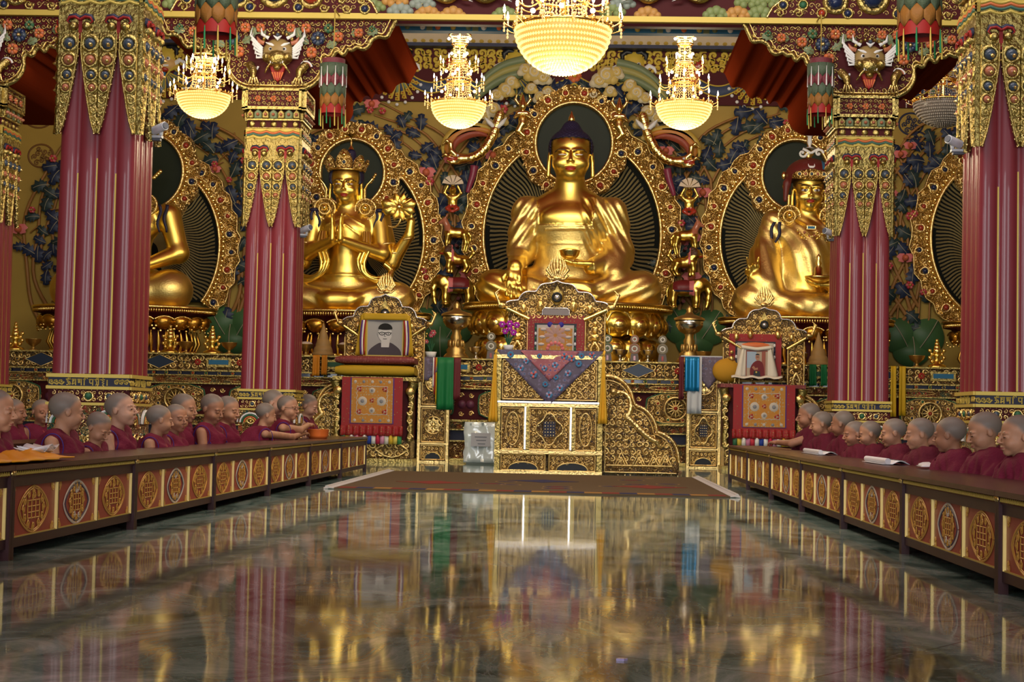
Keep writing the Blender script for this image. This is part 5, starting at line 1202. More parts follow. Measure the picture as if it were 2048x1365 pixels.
# triangular cloth over the front edge
def tri_cloth(xc, Y, z, hw_, drop, mats_, name, label, cat, apex=0.0, top=.25):
    n = 25; P = []
    for i in range(n):
        u = -1+2*i/(n-1); dr = drop*(1-abs(u-apex)/(1+abs(apex)))+.012; P.append([(xc+hw_*u, Y-.03-.012*math.sin(u*9)*v-.010*v, z-dr*v) for v in np.linspace(0, 1, 8)])
    mb = MB(); mb.cloth(P, mats_[0]); mb.bbox((xc-hw_, Y-.03, z-.002), (xc+hw_, Y+top, z+.008), mats_[0]); o = mb.build(name); 
    if len(mats_) > 1:
        P2 = []; 
        for i in range(n):
            u = -1+2*i/(n-1); dr = drop*.55*(1-abs(u))+.01; P2.append([(xc+hw_*.55*u, Y-.038-.01*v-.012*math.sin(u*.55*9)*v, z-dr*v) for v in np.linspace(0, 1, 8)])
        m2 = MB(); m2.cloth(P2, mats_[1]); c = m2.build('rose_centre', o)
        rg = random.Random(6); BLF = mat('flower_blue', (0.06, 0.20, 0.36), .5); PUF = mat('flower_pale', (0.40, 0.34, 0.50), .5)
        for u, v in ((-.75, -.05), (-.45, -.12), (-.2, -.06), (.1, -.16), (-.3, -.27), (-.08, -.38), (.12, -.3), (.35, -.25), (.28, -.06), (.55, -.14), (.8, -.04), (0, -.5), (.42, -.4 if False else -.08), (-.55, -.2), (.6, -.05), (-.1, -.2), (.2, -.42)):
            if abs(u)-.95 < v/drop*-1-1 or -v < drop*(1-abs(u))-.03: m3 = MB().frame((xc, Y-.052, z)); m3.flower(u*hw_, v, rg.uniform(.030, .045), rg.choice([BLF, PUF, PINK]), BLF, RED, 0, 7, .006); m3.build('embroidered_flower', o)
    return tag(o, label, cat)
tri_cloth(XT, YT, Zt+.002, 105*sT, (810-703)*sT, [BR_PUR, brocade('rose_brocade', (0.36, 0.10, 0.12), (0.42, 0.16, 0.16), (0.16, 0.08, 0.22), 18)], 'triangular_cloth', 'purple floral cloth with a rose centre hanging to a point on the high throne', 'cloth')
# yellow scarves at both corners
for px, lab in ((990, 'left'), (1206, 'right')):
    n = 12; x = at(px, 780, YT)[0]; mb = MB(); P = []
    for i in range(n):
        u = i/(n-1); P.append([(x+(u-.5)*(.035+.08*v**1.6)-(.012*v if px < 1000 else .0), YT-.075-.02*math.sin(u*PI*3)*v-.02*v, tz(712)-(tz(712)-tz(846))*v) for v in np.linspace(0, 1, 12)])
    mb.cloth(P, mat('gold_yellow_silk', (0.75, 0.42, 0.03), .5)); mb.tube([(x, YT-.04, tz(715)), (x, YT-.07, tz(708)), (x+.01, YT+.02, tz(702))], .014, mat('gold_yellow_silk', (0, 0, 0)), 6)
    tag(mb.build('yellow_scarf'), 'gathered yellow silk scarf hanging at the %s corner of the high throne' % lab, 'scarf')

# ---- stepped dragon panel and steps beside the throne
def stair_wing(xi, Y, zs, s, sgn, label, H_=1.13):
    """xi = inner edge x, sgn = direction in which it steps down"""
    th = thing('throne_stairs', label, 'stairs', (xi+sgn*.45*s, Y+.3, 0))
    L_ = [(0, 1.13), (.10, 1.13), (.22, 1.08), (.31, .98), (.35, .85), (.37, .80), (.48, .76), (.57, .67), (.62, .55), (.62, .50), (.70, .48), (.80, .41), (.86, .30), (.88, .15), (.88, 0), (0, 0)]
    R = [(sgn*x*s, y*s*H_/1.13) for x, y in [tuple(p) for p in chaikin(L_[:-2], 1)]+L_[-2:]]
    mb = MB().frame((xi, Y, 0)); mb.prism(R, -.07, 0, FIL_D, bev=0); E = np.array(R[:-2]); mb.ribbon(E, .018, .03, GOLDB, 0); mb.ribbon(E*[.93, .955]+[0, .0], .007, .02, GOLDB, 0)
    for a, b in (((.03, .03), (.85, .03)), ((.03, .03), (.03, 1.08)), ((.05, .11), (.8, .11))): mb.ribbon([(sgn*a[0]*s, a[1]*s), (sgn*(a[0]+b[0])/2*s, (a[1]+b[1])/2*s), (sgn*b[0]*s, b[1]*s)], .010, .02, GOLDB, 0)
    ok = lambda x, y: y < np.interp(sgn*x/s, [0, .25, .34, .5, .6, .75, .84], [1.02, .98, .74, .66, .44, .38, .2])*s
    mb.scrolls(min(0, sgn*.85*s), .14*s, max(0, sgn*.85*s), 1.05*s, .08*s, GOLDB, .0, seed=31, inside=ok, mats2=[GOLDB, WHITEM, GOLDB, BLUE_S], rr=.5)
    # dragon in relief, clouds, waves and three peaks
    t = np.linspace(0, 1, 30); D = np.c_[sgn*s*(.12+.10*np.sin(t*9)+.48*t), s*(.95-.62*t+.05*np.sin(t*14))]
    mb.tube(np.c_[D, np.full(30, .02)], s*(.034*np.sin(PI*np.clip(t, .08, .95))**.5+.004), GOLDB, 7); mb.ball((D[0][0], D[0][1], .03), (.05*s, .04*s, .04), GOLDB); mb.ball((D[0][0]+sgn*.05*s, D[0][1]-.01, .03), (.04*s, .02*s, .025), GOLDB)
    for q in (6, 12, 18, 24):
        a = D[q]; mb.tube([(a[0], a[1], .02), (a[0]+sgn*.05*s, a[1]-.07*s, .03), (a[0]+sgn*.10*s, a[1]-.06*s, .02)], [.02*s, .014*s, .005], GOLDB, 5)
    for x in (.22, .42, .6, .72):
        for k in (1, .6): mb.ribbon([(sgn*(x-.07*k)*s, .12*s), (sgn*x*s, (.12+.14*k)*s), (sgn*(x+.07*k)*s, .12*s)], .009, .02, GOLDB, .003)
    mb.build('dragon_panel', th)
    mb = MB()
    for k, (x, z) in enumerate(((.80, .28), (.55, .56), (.30, .84))): x0, x1 = sorted((xi, xi+sgn*x*s)); mb.bbox((x0, Y+.072, 0), (x1, Y+.6, z*s*.9), DRED)
    mb.build('steps', th)
    return th
stair_wing(at(1204, 850, YT)[0]+.01, YT+.14, 0, 1.0, 1, 'gilt stairs with a stepped dragon panel right of the high throne')

# ---- portrait thrones
def portrait_throne(px, z_arch, Y, lab, cushions):
    X = at(px, 800, Y)[0]; s = Y/F; th = thing('portrait_throne', lab, 'throne', (X, Y+.4, 0)); zs = 1.14; hw = .50
    mb = MB(); mb.bbox((X-hw, Y+.04, .30), (X+hw, Y+.8, zs), DRED); mb.bbox((X-hw-.06, Y, zs-.05), (X+hw+.06, Y+.82, zs), BR_MAR if not cushions else GOLDY); mb.bbox((X-hw-.03, Y, 0), (X+hw+.03, Y+.82, .05), GOLDY); mb.bbox((X-hw, Y+.02, .05), (X+hw, Y+.8, .30), FIL_D); mb.build('body', th)
    for sx in (-1, 1):
        mb = MB().frame((X, Y+.02, 0)); x = sx*(hw-.02)
        mb.tube([(x, .3, 0), (x+sx*.02, .45, .03), (x-sx*.01, .6, 0), (x+sx*.03, .75, .03), (x, .9, 0), (x+sx*.04, 1.08, .02)], [.05, .035, .045, .03, .05, .07], GOLDY, 8)
        for k in range(7): mb.scroll(x+sx*.01, .34+.11*k, .045, k, sx, GOLDB, w=.013, z=.045, k=9)
        mb.ball((x, .95, .05), (.07, .06, .05), GOLDB); mb.build('carved_leg', th)
    mb = MB().frame((X, Y+.02, 0)); mb.scrolls(-hw, .06, hw, .29, .11, GOLDB, 0, seed=4); t = np.linspace(0, 2*PI, 5)
    for xo in (-.25, .25): mb.ribbon([(xo-.22, .17), (xo-.1, .25), (xo, .27), (xo+.1, .25), (xo+.22, .17), (xo+.1, .09), (xo, .07), (xo-.1, .09), (xo-.22, .17)], .012, .02, GOLDB, .005)
    mb.build('foot_carving', th)
    arch_back(th, X+.06, Y+.55, zs-.05, z_arch, .93, None)
    return th, X
YPT = 22.6
tL, XPL = portrait_throne(748, at(778, 588, YPT+.55)[2], YPT, 'gilt throne left of centre holding a black and white portrait', True)
tR, XPR = portrait_throne(1526, at(1512, 614, YPT+.55)[2], YPT, 'gilt throne right of centre holding a small colour photograph in white scarves', False)
for X, lab, px, drop in ((XPL, 'left', 745, 888), (XPR, 'right', 1527, 893)):
    Xh = at(px, 820, YPT)[0]; th = thing('brocade_frontal', 'red and orange brocade hanging with striped pleats on the %s portrait throne' % lab, 'hanging', (Xh, YPT, .3))
    hanging(th, Xh, YPT-.06, at(px, drop, YPT)[2], 1.13, 122*YPT/F)
# cushions on the left throne
for z0, z1, m, lab in ((1.145, 1.30, YEL_C, 'yellow flat cushion under the maroon one on the left throne'), (1.305, 1.42, BR_MAR, 'maroon brocade cushion in front of the black and white portrait')):
    mb = MB(); w_ = .53; 
    xs_ = np.linspace(-1, 1, 15); V = []
    P = [(X_, math.copysign(1, 1)) for X_ in xs_]
    n = 20; sec = [((z1-z0)/2*math.copysign(abs(math.sin(a))**.6, math.sin(a)), .34*math.copysign(abs(math.cos(a))**.35, math.cos(a))) for a in np.linspace(0, 2*PI, n+1)[:-1]]
    V = [(XPL+w_*x-.0, YPT+.30+q*(1-.04*abs(x)**8), (z0+z1)/2+p*(1-.35*abs(x)**10)) for x in xs_ for p, q in sec]; i = np.arange(n); j = (i+1) % n
    mb.add(V, np.concatenate([np.stack([q*n+i, q*n+j, (q+1)*n+j, (q+1)*n+i], 1) for q in range(14)]), m); mb.add(V[:n], [list(range(n))[::-1]], m); mb.add(V[-n:], [list(range(n))], m)
    tag(mb.build('seat_cushion'), lab, 'cushion')
# left wing (stairs) and right wing
stair_wing(at(684, 800, YPT+.1)[0], YPT+.1, 0, .95, -1, 'gilt stairs with scrolled side left of the left portrait throne', 1.1)
stair_wing(at(1592, 800, YPT+.1)[0], YPT+.1, 0, .92, 1, 'gilt stairs with scrolled side right of the right portrait throne', 1.1)

# ---- framed portraits
def portrait(th, X, Y, z0, w, h, kind):
    mb = MB().frame((X, Y, z0)); 
    if kind == 0:
        GY = [mat('photo_grey_%d' % i, (v, v, v*1.02), .6, spec=.1) for i, v in enumerate((0.02, 0.10, 0.36, 0.56))]
        mb.bbox((-w/2-.02, -.02, -.03), (w/2+.02, h+.02, 0), PGOLD); mb.bbox((-w/2, 0, 0), (w/2, h, .004), GY[2])
        mb.bbox((-w*.5, h*.0, .003), (w*.5, h*.0+.001, .004), GY[2])
        mb.prism(chaikin([(-w*.48, 0), (-w*.46, .14*h), (-w*.25, .30*h), (-.12*w, .36*h), (0.02*w, .30*h), (.14*w, .38*h), (.36*w, .24*h), (.47*w, .12*h), (.48*w, 0)], 2), .004, .006, mat('photo_robe', (0.03, 0.012, 0.014), .35))
        mb.prism([(-.10*w, .22*h), (.12*w, .22*h), (.15*w, .44*h), (-.11*w, .44*h)], .005, .008, GY[3])
        mb.prism([(.005*w+.20*w*math.cos(a), .60*h+.235*h*math.sin(a)) for a in np.linspace(0, 2*PI, 25)[:-1]], .006, .011, GY[3])
        mb.prism([(.01*w+.205*w*math.cos(a), .745*h+.155*h*math.sin(a)*(1 if math.sin(a) > 0 else .22)) for a in np.linspace(0, 2*PI, 25)[:-1]], .011, .014, GY[0])
        for sx in (-1, 1):
            mb.prism([(.005*w+sx*.20*w+.02*w*math.cos(a), .58*h+.05*h*math.sin(a)) for a in np.linspace(0, 2*PI, 9)[:-1]], .006, .012, GY[2])
            tt = np.linspace(0, 2*PI, 17); mb.ribbon(np.c_[.005*w+sx*.09*w+.07*w*np.cos(tt), .605*h+.04*h*np.sin(tt)], .005, .001, BLACK, .012); mb.dome(.005*w+sx*.09*w, .605*h, .008, .001, GY[0], 6, .012)
            mb.ribbon([(sx*.16*w, .625*h), (sx*.18*w, .63*h), (sx*.2*w, .63*h)], .005, .003, GY[0], .012)
        mb.ribbon([(-.03*w, .625*h), (.005*w, .635*h), (.035*w, .625*h)], .005, .003, GY[0], .012); mb.ribbon([(0, .60*h), (-.02*w, .53*h), (.03*w, .525*h)], .004, .003, GY[1], .012); mb.ribbon([(-.05*w, .46*h), (.005*w, .455*h), (.06*w, .46*h)], .005, .003, GY[1], .012)
    else:
        SK = mat('photo_skin', (0.42, 0.20, 0.12), .4)
        mb.bbox((-w/2-.02, -.02, -.03), (w/2+.02, h+.02, 0), mat('photo_wood_frame', (0.30, 0.07, 0.03), .35)); mb.bbox((-w/2, 0, 0), (w/2, h, .004), mat('photo_wall', (0.45, 0.36, 0.26), .5)); mb.bbox((-w*.5, h*.35, .003), (-w*.05, h, .005), mat('photo_sky', (0.35, 0.45, 0.58), .5)); mb.bbox((w*.2, 0, .003), (w*.38, h, .006), mat('photo_wood_frame', (0, 0, 0)))
        mb.prism(chaikin([(-w*.34, 0), (-w*.36, .35*h), (-w*.15, .62*h), (.12*w, .66*h), (.3*w, .5*h), (.34*w, 0)], 2), .005, .008, mat('photo_red_robe', (0.16, 0.012, 0.015), .5)); mb.prism([(.0*w+.10*w*math.cos(a), .78*h+.13*h*math.sin(a)) for a in np.linspace(0, 2*PI, 17)[:-1]], .006, .010, SK)
        mb.prism([(.0*w+.10*w*math.cos(a), .86*h+.06*h*math.sin(a)) for a in np.linspace(0, PI, 9)], .010, .012, BLACK); mb.ribbon([(-.06*w, .79*h), (0, .785*h), (.06*w, .79*h)], .004, .003, BLACK, .010)
        mb.ribbon([(-.22*w, .4*h), (-.12*w, .3*h), (.02*w, .32*h)], [.018, .016, .014], .004, SK, .008); mb.prism([(-.2*w, 0), (.15*w, 0), (.12*w, .22*h), (-.16*w, .24*h)], .008, .011, BLACK); mb.dome(-.05*w, .18*h, .014, .003, PGOLD, 6, .011)
    return mb
s = (YPT+.4)/F
z0 = 1.425; z1 = at(770, 640, YPT+.42)[2]; xp = at(770, 670, YPT+.42)[0]
pt = thing('framed_portrait', 'framed black and white portrait of a man in glasses and robe, draped with yellow cloth', 'picture', (xp, YPT+.42, z0))
portrait(None, xp, YPT+.42, z0+.02, 70*s, z1-z0-.02, 0).build('photograph', pt)
mb = MB()
for sx in (-1, 1):
    e = 36*s; P = [[(xp+sx*(e+(.01 if v < .9 else .01)+u*(.085+.06*v)), YPT+.39+.015*math.sin(u*7+v*3), z1+.06-(z1+.05-z0)*v) for v in np.linspace(0, 1, 9)] for u in np.linspace(0, 1, 7)]
    mb.cloth(P, YEL_C)
P = [[(xp-46*s+92*s*u, YPT+.38+.01*math.sin(u*9), z1+.085-.09*v) for v in np.linspace(0, 1, 4)] for u in np.linspace(0, 1, 15)]; mb.cloth(P, YEL_C); mb.build('yellow_drape', pt)
for sx in (-1, 1):
    mb = MB()
    for q, m in ((.0, RED), (.022, WHT), (.045, PURP)):
        x = xp+sx*(37*s+q+.012); mb.cloth([[(x+(u-.5)*.022+sx*.02*math.sin(v*2.6), YPT+.385-.01, z1-.01-(z1-z0-.03)*v) for v in np.linspace(0, 1, 8)] for u in (0, .5, 1)], m, .003)
    mb.build('striped_edge', pt)
YR = YPT+.42; xr = at(1512, 710, YR)[0]; zr0 = at(1512, 757, YR)[2]; sr = YR/F
mb = MB(); br = MB().frame((xr, YR+.1, zr0)); hh = at(1512, 668, YR)[2]-zr0
br.bbox((-52*sr, 0, -.02), (52*sr, hh, 0), BR_RED); br.bbox((-40*sr, 0, 0), (40*sr, hh-.1, .01), mat('ink_black_brocade', (0, 0, 0))); br.bbox((-36*sr, 0, 0), (36*sr, hh-.12, .018), mat('brocade_white', (0, 0, 0)))
br.dome(0, hh-.16, .05, .03, ORG, 12, .02, rx=.2)
for sx in (-1, 1):
    for k in range(6): br.dome(sx*38*sr, .05+.08*k, .025, .01, WHT if k % 2 else DKB, 6, .016, rx=.016)
o = br.build('back_brocade'); o.parent = tR; o.location = -Vector(tR.location)
pt = thing('framed_photograph', 'small colour photograph of a seated person in a red robe, draped with white scarves', 'picture', (xr, YR, zr0))
portrait(None, xr+.02, YR, zr0+.02, 42*sr, 50*sr, 1).build('photograph', pt)
mb = MB()
for sx in (-1, 1):
    P = [[(xr+.01+sx*(20*sr+.012+u*(.05+.10*v)), YR-.012+.012*math.sin(u*8), zr0+62*sr-62*sr*v) for v in np.linspace(0, 1, 9)] for u in np.linspace(0, 1, 6)]; mb.cloth(P, mat('white_silk', (0.72, 0.66, 0.56), .5))
P = [[(xr-.2+.42*u, YR-.015-.02*math.sin(v*3), zr0+54*sr+.03*abs(2*u-1)+.05*(1-v)) for v in np.linspace(0, 1, 5)] for u in np.linspace(0, 1, 12)]; mb.cloth(P, mat('white_silk', (0, 0, 0)))
P = [[(xr-.33+.68*u, YR-.02-.04*v, zr0+.03-.03*v+.01*math.sin(u*20)) for v in np.linspace(0, 1, 4)] for u in np.linspace(0, 1, 20)]; mb.cloth(P, mat('white_silk', (0, 0, 0))); mb.build('white_scarf', pt)

# ---- small side stands
YC = 23.2
def stand(x0, x1, lab, kinds):
    X0 = at(x0, 850, YC)[0]; X1 = at(x1, 850, YC)[0]; xc = (X0+X1)/2; w = X1-X0; zt = at((x0+x1)/2, 716, YC)[2]; th = thing('offering_stand', lab, 'stand', (xc, YC+.25, 0)); pm = (x0+x1)/2
    Z = lambda py: at(pm, py, YC)[2]
    mb = MB(); mb.bbox((X0, YC+.005, 0), (X1, YC+.5, zt-.02), FIL_D); mb.bbox((X0-.02, YC-.02, zt-.03), (X1+.02, YC+.52, zt), GOLDY); mb.build('body', th)
    zs_ = [.03, .24, .27, .74, .78, zt-.04]
    for k in range(3):
        mb = MB().frame((xc, YC, 0)); gilt_panel(mb, -w/2+.035, zs_[2*k]+.01, w/2-.035, zs_[2*k+1]-.01, 0, kind=kinds[k], seed=k+3); mb.build('carved_panel', th)
    mb = MB().frame((xc, YC, 0))
    for z in (.01, .255, .76): mb.bbox((-w/2, z-.012, 0), (w/2, z+.012, .035), GOLDB)
    for sx in (-1, 1): mb.bbox((sx*w/2-.018, 0, 0), (sx*w/2+.018, zt-.03, .03), GOLDB)
    mb.build('mouldings', th)
    return xc, zt, w
SLx, SLz, SLw = stand(838, 895, 'narrow gilt stand under the green cloth, left of the high throne', (4, 1, 1))
SRx, SRz, SRw = stand(1376, 1438, 'narrow gilt stand under the blue and white scarves, right of the high throne', (4, 2, 1))
# ================================================================ FIGURES: shared head and hand builders
def basis(yaw=0.0, pitch=0.0, roll=0.0):
    """head frame: face looks along -Y at yaw 0; yaw turns towards +X; pitch>0 looks down"""
    cy, sy, cp, sp, cr, sr = math.cos(yaw), math.sin(yaw), math.cos(pitch), math.sin(pitch), math.cos(roll), math.sin(roll)
    Rz = np.array([[cy, -sy, 0], [sy, cy, 0], [0, 0, 1]]); Rx = np.array([[1, 0, 0], [0, cp, -sp], [0, sp, cp]]); Ry = np.array([[cr, 0, sr], [0, 1, 0], [-sr, 0, cr]])
    return Rz @ Rx @ Ry
def to_local(x, y, z, c, R, S, wx=1.0):
    dx, dy, dz = x-c[0], y-c[1], z-c[2]
    return ((R[0, 0]*dx+R[1, 0]*dy+R[2, 0]*dz)/(S*wx), (R[0, 1]*dx+R[1, 1]*dy+R[2, 1]*dz)/S, (R[0, 2]*dx+R[1, 2]*dy+R[2, 2]*dz)/S)
def smin(a, b, k):
    h = np.clip(.5+.5*(a-b)/k, 0, 1); return a*(1-h)+b*h-k*h*(1-h)
def E_(x, y, z, c, r):
    k0 = np.sqrt(((x-c[0])/r[0])**2+((y-c[1])/r[1])**2+((z-c[2])/r[2])**2); k1 = np.sqrt(((x-c[0])/r[0]**2)**2+((y-c[1])/r[1]**2)**2+((z-c[2])/r[2]**2)**2)
    return k0*(k0-1)/np.maximum(k1, 1e-5)
def C_(x, y, z, a, b, ra, rb):
    d = np.array(b, float)-np.array(a, float); t = np.clip(((x-a[0])*d[0]+(y-a[1])*d[1]+(z-a[2])*d[2])/float(d@d), 0, 1)
    return np.sqrt((x-a[0]-t*d[0])**2+(y-a[1]-t*d[1])**2+(z-a[2]-t*d[2])**2)-(ra+(rb-ra)*t)
def head_field(kind='child', lobes=False, chub=1.0):
    def f(x, y, z):
        ax = np.abs(x)
        d = E_(x, y, z, (0, .14, .27), (.73, .86, .74))
        d = smin(d, E_(x, y, z, (0, -.20, -.32), (.56*chub, .58, .60)), .18)
        d = smin(d, E_(x, y, z, (0, -.50, -.78), (.24, .20, .19)), .14)
        d = smin(d, E_(ax, y, z, (.33, -.50, -.36), (.22*chub, .22, .24)), .12)
        d = smin(d, E_(ax, y, z, (.27, -.68, .13), (.24, .12, .07)), .10)
        es = E_(ax, y, z, (.29, -.87, -.03), (.18, .13, .10)); h = np.clip(.5-.5*(d+es)/.08, 0, 1); d = d*(1-h)-es*h+.08*h*(1-h)
        d = smin(d, E_(ax, y, z, (.28, -.655, -.03), (.155, .15, .095)), .02)
        d = smin(d, C_(x, y, z, (0, -.76, .04), (0, -.95, -.27), .05, .085), .06)
        d = smin(d, E_(ax, y, z, (.085, -.87, -.31), (.07, .09, .055)), .03)
        d = smin(d, E_(x, y, z, (0, -.755, -.53), (.20, .10, .045)), .035)
        d = smin(d, E_(x, y, z, (0, -.74, -.62), (.16, .10, .055)), .03)
        d = smin(d, E_(ax, y, z, (.74, .08, -.08), (.07, .16, .22)), .04)
        if lobes: d = smin(d, C_(ax, y, z, (.76, .02, -.2), (.78, 0, -.80), .07, .075), .05)
        return d
    return f
def add_head(S, c, size, R, fld, wx=1.0, k=.2):
    def f(x, y, z): a, b, q = to_local(x, y, z, c, R, size, wx); return fld(a, b, q)*size
    c = np.array(c, float); S.fn('u', f, c-size*1.25, c+size*1.25, k*size)
def hand(S, w, d, n, s, curl=.5, spread=.16, side=1, k=None, fingers=(1, 1, 1, 1), thumb=True):
    """w wrist point, d direction of the hand, n palm normal (towards the grip), s palm length; five separate fingers"""
    w = np.array(w, float); d = np.array(d, float); d /= np.linalg.norm(d); n = np.array(n, float); n -= d*(n@d); n /= np.linalg.norm(n); l = np.cross(d, n)*side
    k = k or s*.08
    for q in (-.27, 0, .27): S.cap(w+d*s*.08+l*q*s*.8, w+d*s*.92+l*q*s, s*.19, s*.17, k)
    ln = (.78, .92, .86, .66)
    for i in range(4):
        o = (i-1.5)*.235; b = w+d*s*.98+l*o*s; a0 = (i-1.5)*spread; dd = d*math.cos(a0)+l*math.sin(a0); c = curl*fingers[i]; L = ln[i]*s; r = s*.105
        p1 = b+(dd*math.cos(c*.5)+n*math.sin(c*.5))*L*.42; p2 = p1+(dd*math.cos(c*1.2)+n*math.sin(c*1.2))*L*.33; p3 = p2+(dd*math.cos(c*1.8)+n*math.sin(c*1.8))*L*.25
        S.chain([b, p1, p2, p3], [r, r*.95, r*.88, r*.72], k*.5)
    if thumb:
        b = w+d*s*.28-l*s*.34; p1 = b+(d*.62-l*.62+n*.25)*s*.42; p2 = p1+(d*.85-l*.15+n*.35)*s*.36; S.chain([b, p1, p2], [s*.15, s*.125, s*.09], k)

# ================================================================ STATUES (units: photo pixels at the statues' depth, scaled by s_)
SKG = mat('statue_skin_gold', (0.84, 0.60, 0.13), 0.34, 1.0, bump=.05, bscale=5); RBG = mat('statue_robe_gold', (0.80, 0.60, 0.20), 0.42, 1.0, bump=.18, bscale=40)
LIP = mat('painted_lips', (0.35, 0.03, 0.02), .35); EYW = mat('painted_eye_white', (0.62, 0.55, 0.55), .3); EYD = mat('painted_brow', (0.06, 0.03, 0.01), .4); HAIR = mat('indigo_hair', (0.018, 0.014, 0.045), .55)
RIBB = mat('indigo_ribbon', (0.015, 0.012, 0.035), .5)
def head_paints(c, size, R, wx, open_=.5, hair=None, stern=False):
    L = lambda x, y, z: to_local(x, y, z, c, R, size, wx)
    def lips(x, y, z): a, b, q = L(x, y, z); return (((a/.19)**2+((q+.575)/.075)**2) < 1) & (b < -.7)
    def eye(x, y, z): a, b, q = L(x, y, z); return ((((np.abs(a)-.28)/.15)**2+((q+.045)/(.05*open_+.01))**2) < 1) & (b < -.6)
    def iris(x, y, z): a, b, q = L(x, y, z); return ((((np.abs(a)-.28)/.05)**2+((q+.045)/(.05*open_+.01))**2) < 1) & (b < -.6)
    def brow(x, y, z): a, b, q = L(x, y, z); u = np.abs(a); zc = .16-(1.7*(u-.33)**2 if not stern else -.35*(u-.1)+.0); return (np.abs(q-zc) < .026) & (u > .07) & (u < .56) & (b < -.3)
    return [(LIP, lips), (EYW, eye), (EYD, iris), (EYD, brow)]
def axes(x0, x1, st): return np.arange(x0, x1+st, st)
def zax(z0, zn, z1, c, f): return np.concatenate([np.arange(z0, zn, c), np.arange(zn, z1+f, f)])
def xax(a, b, c, f, w=48): return np.concatenate([np.arange(a, -w, c), np.arange(-w, w, f), np.arange(w, b+c, c)])
def MT(X, Y, Z, s): m = np.eye(4); m[:3, :3] *= s; m[:3, 3] = (X, Y, Z); return m
def seated_legs(S, kx, ky=-62, kr=30, kz=29):
    for sx in (-1, 1):
        S.cap((sx*48, 10, 38), (sx*(kx-kr), ky*.55, kz), 40, kr, 18); S.cap((sx*(kx-kr), ky*.6, kz), (sx*-20, ky-14, 20), kr, 19, 14)
        S.ell((sx*(kx-kr*1.05), ky*.45, kz), (kr*1.1, kr*1.3, kr), 14)
    S.ell((0, 8, 25), (110, 62, 30), 14)
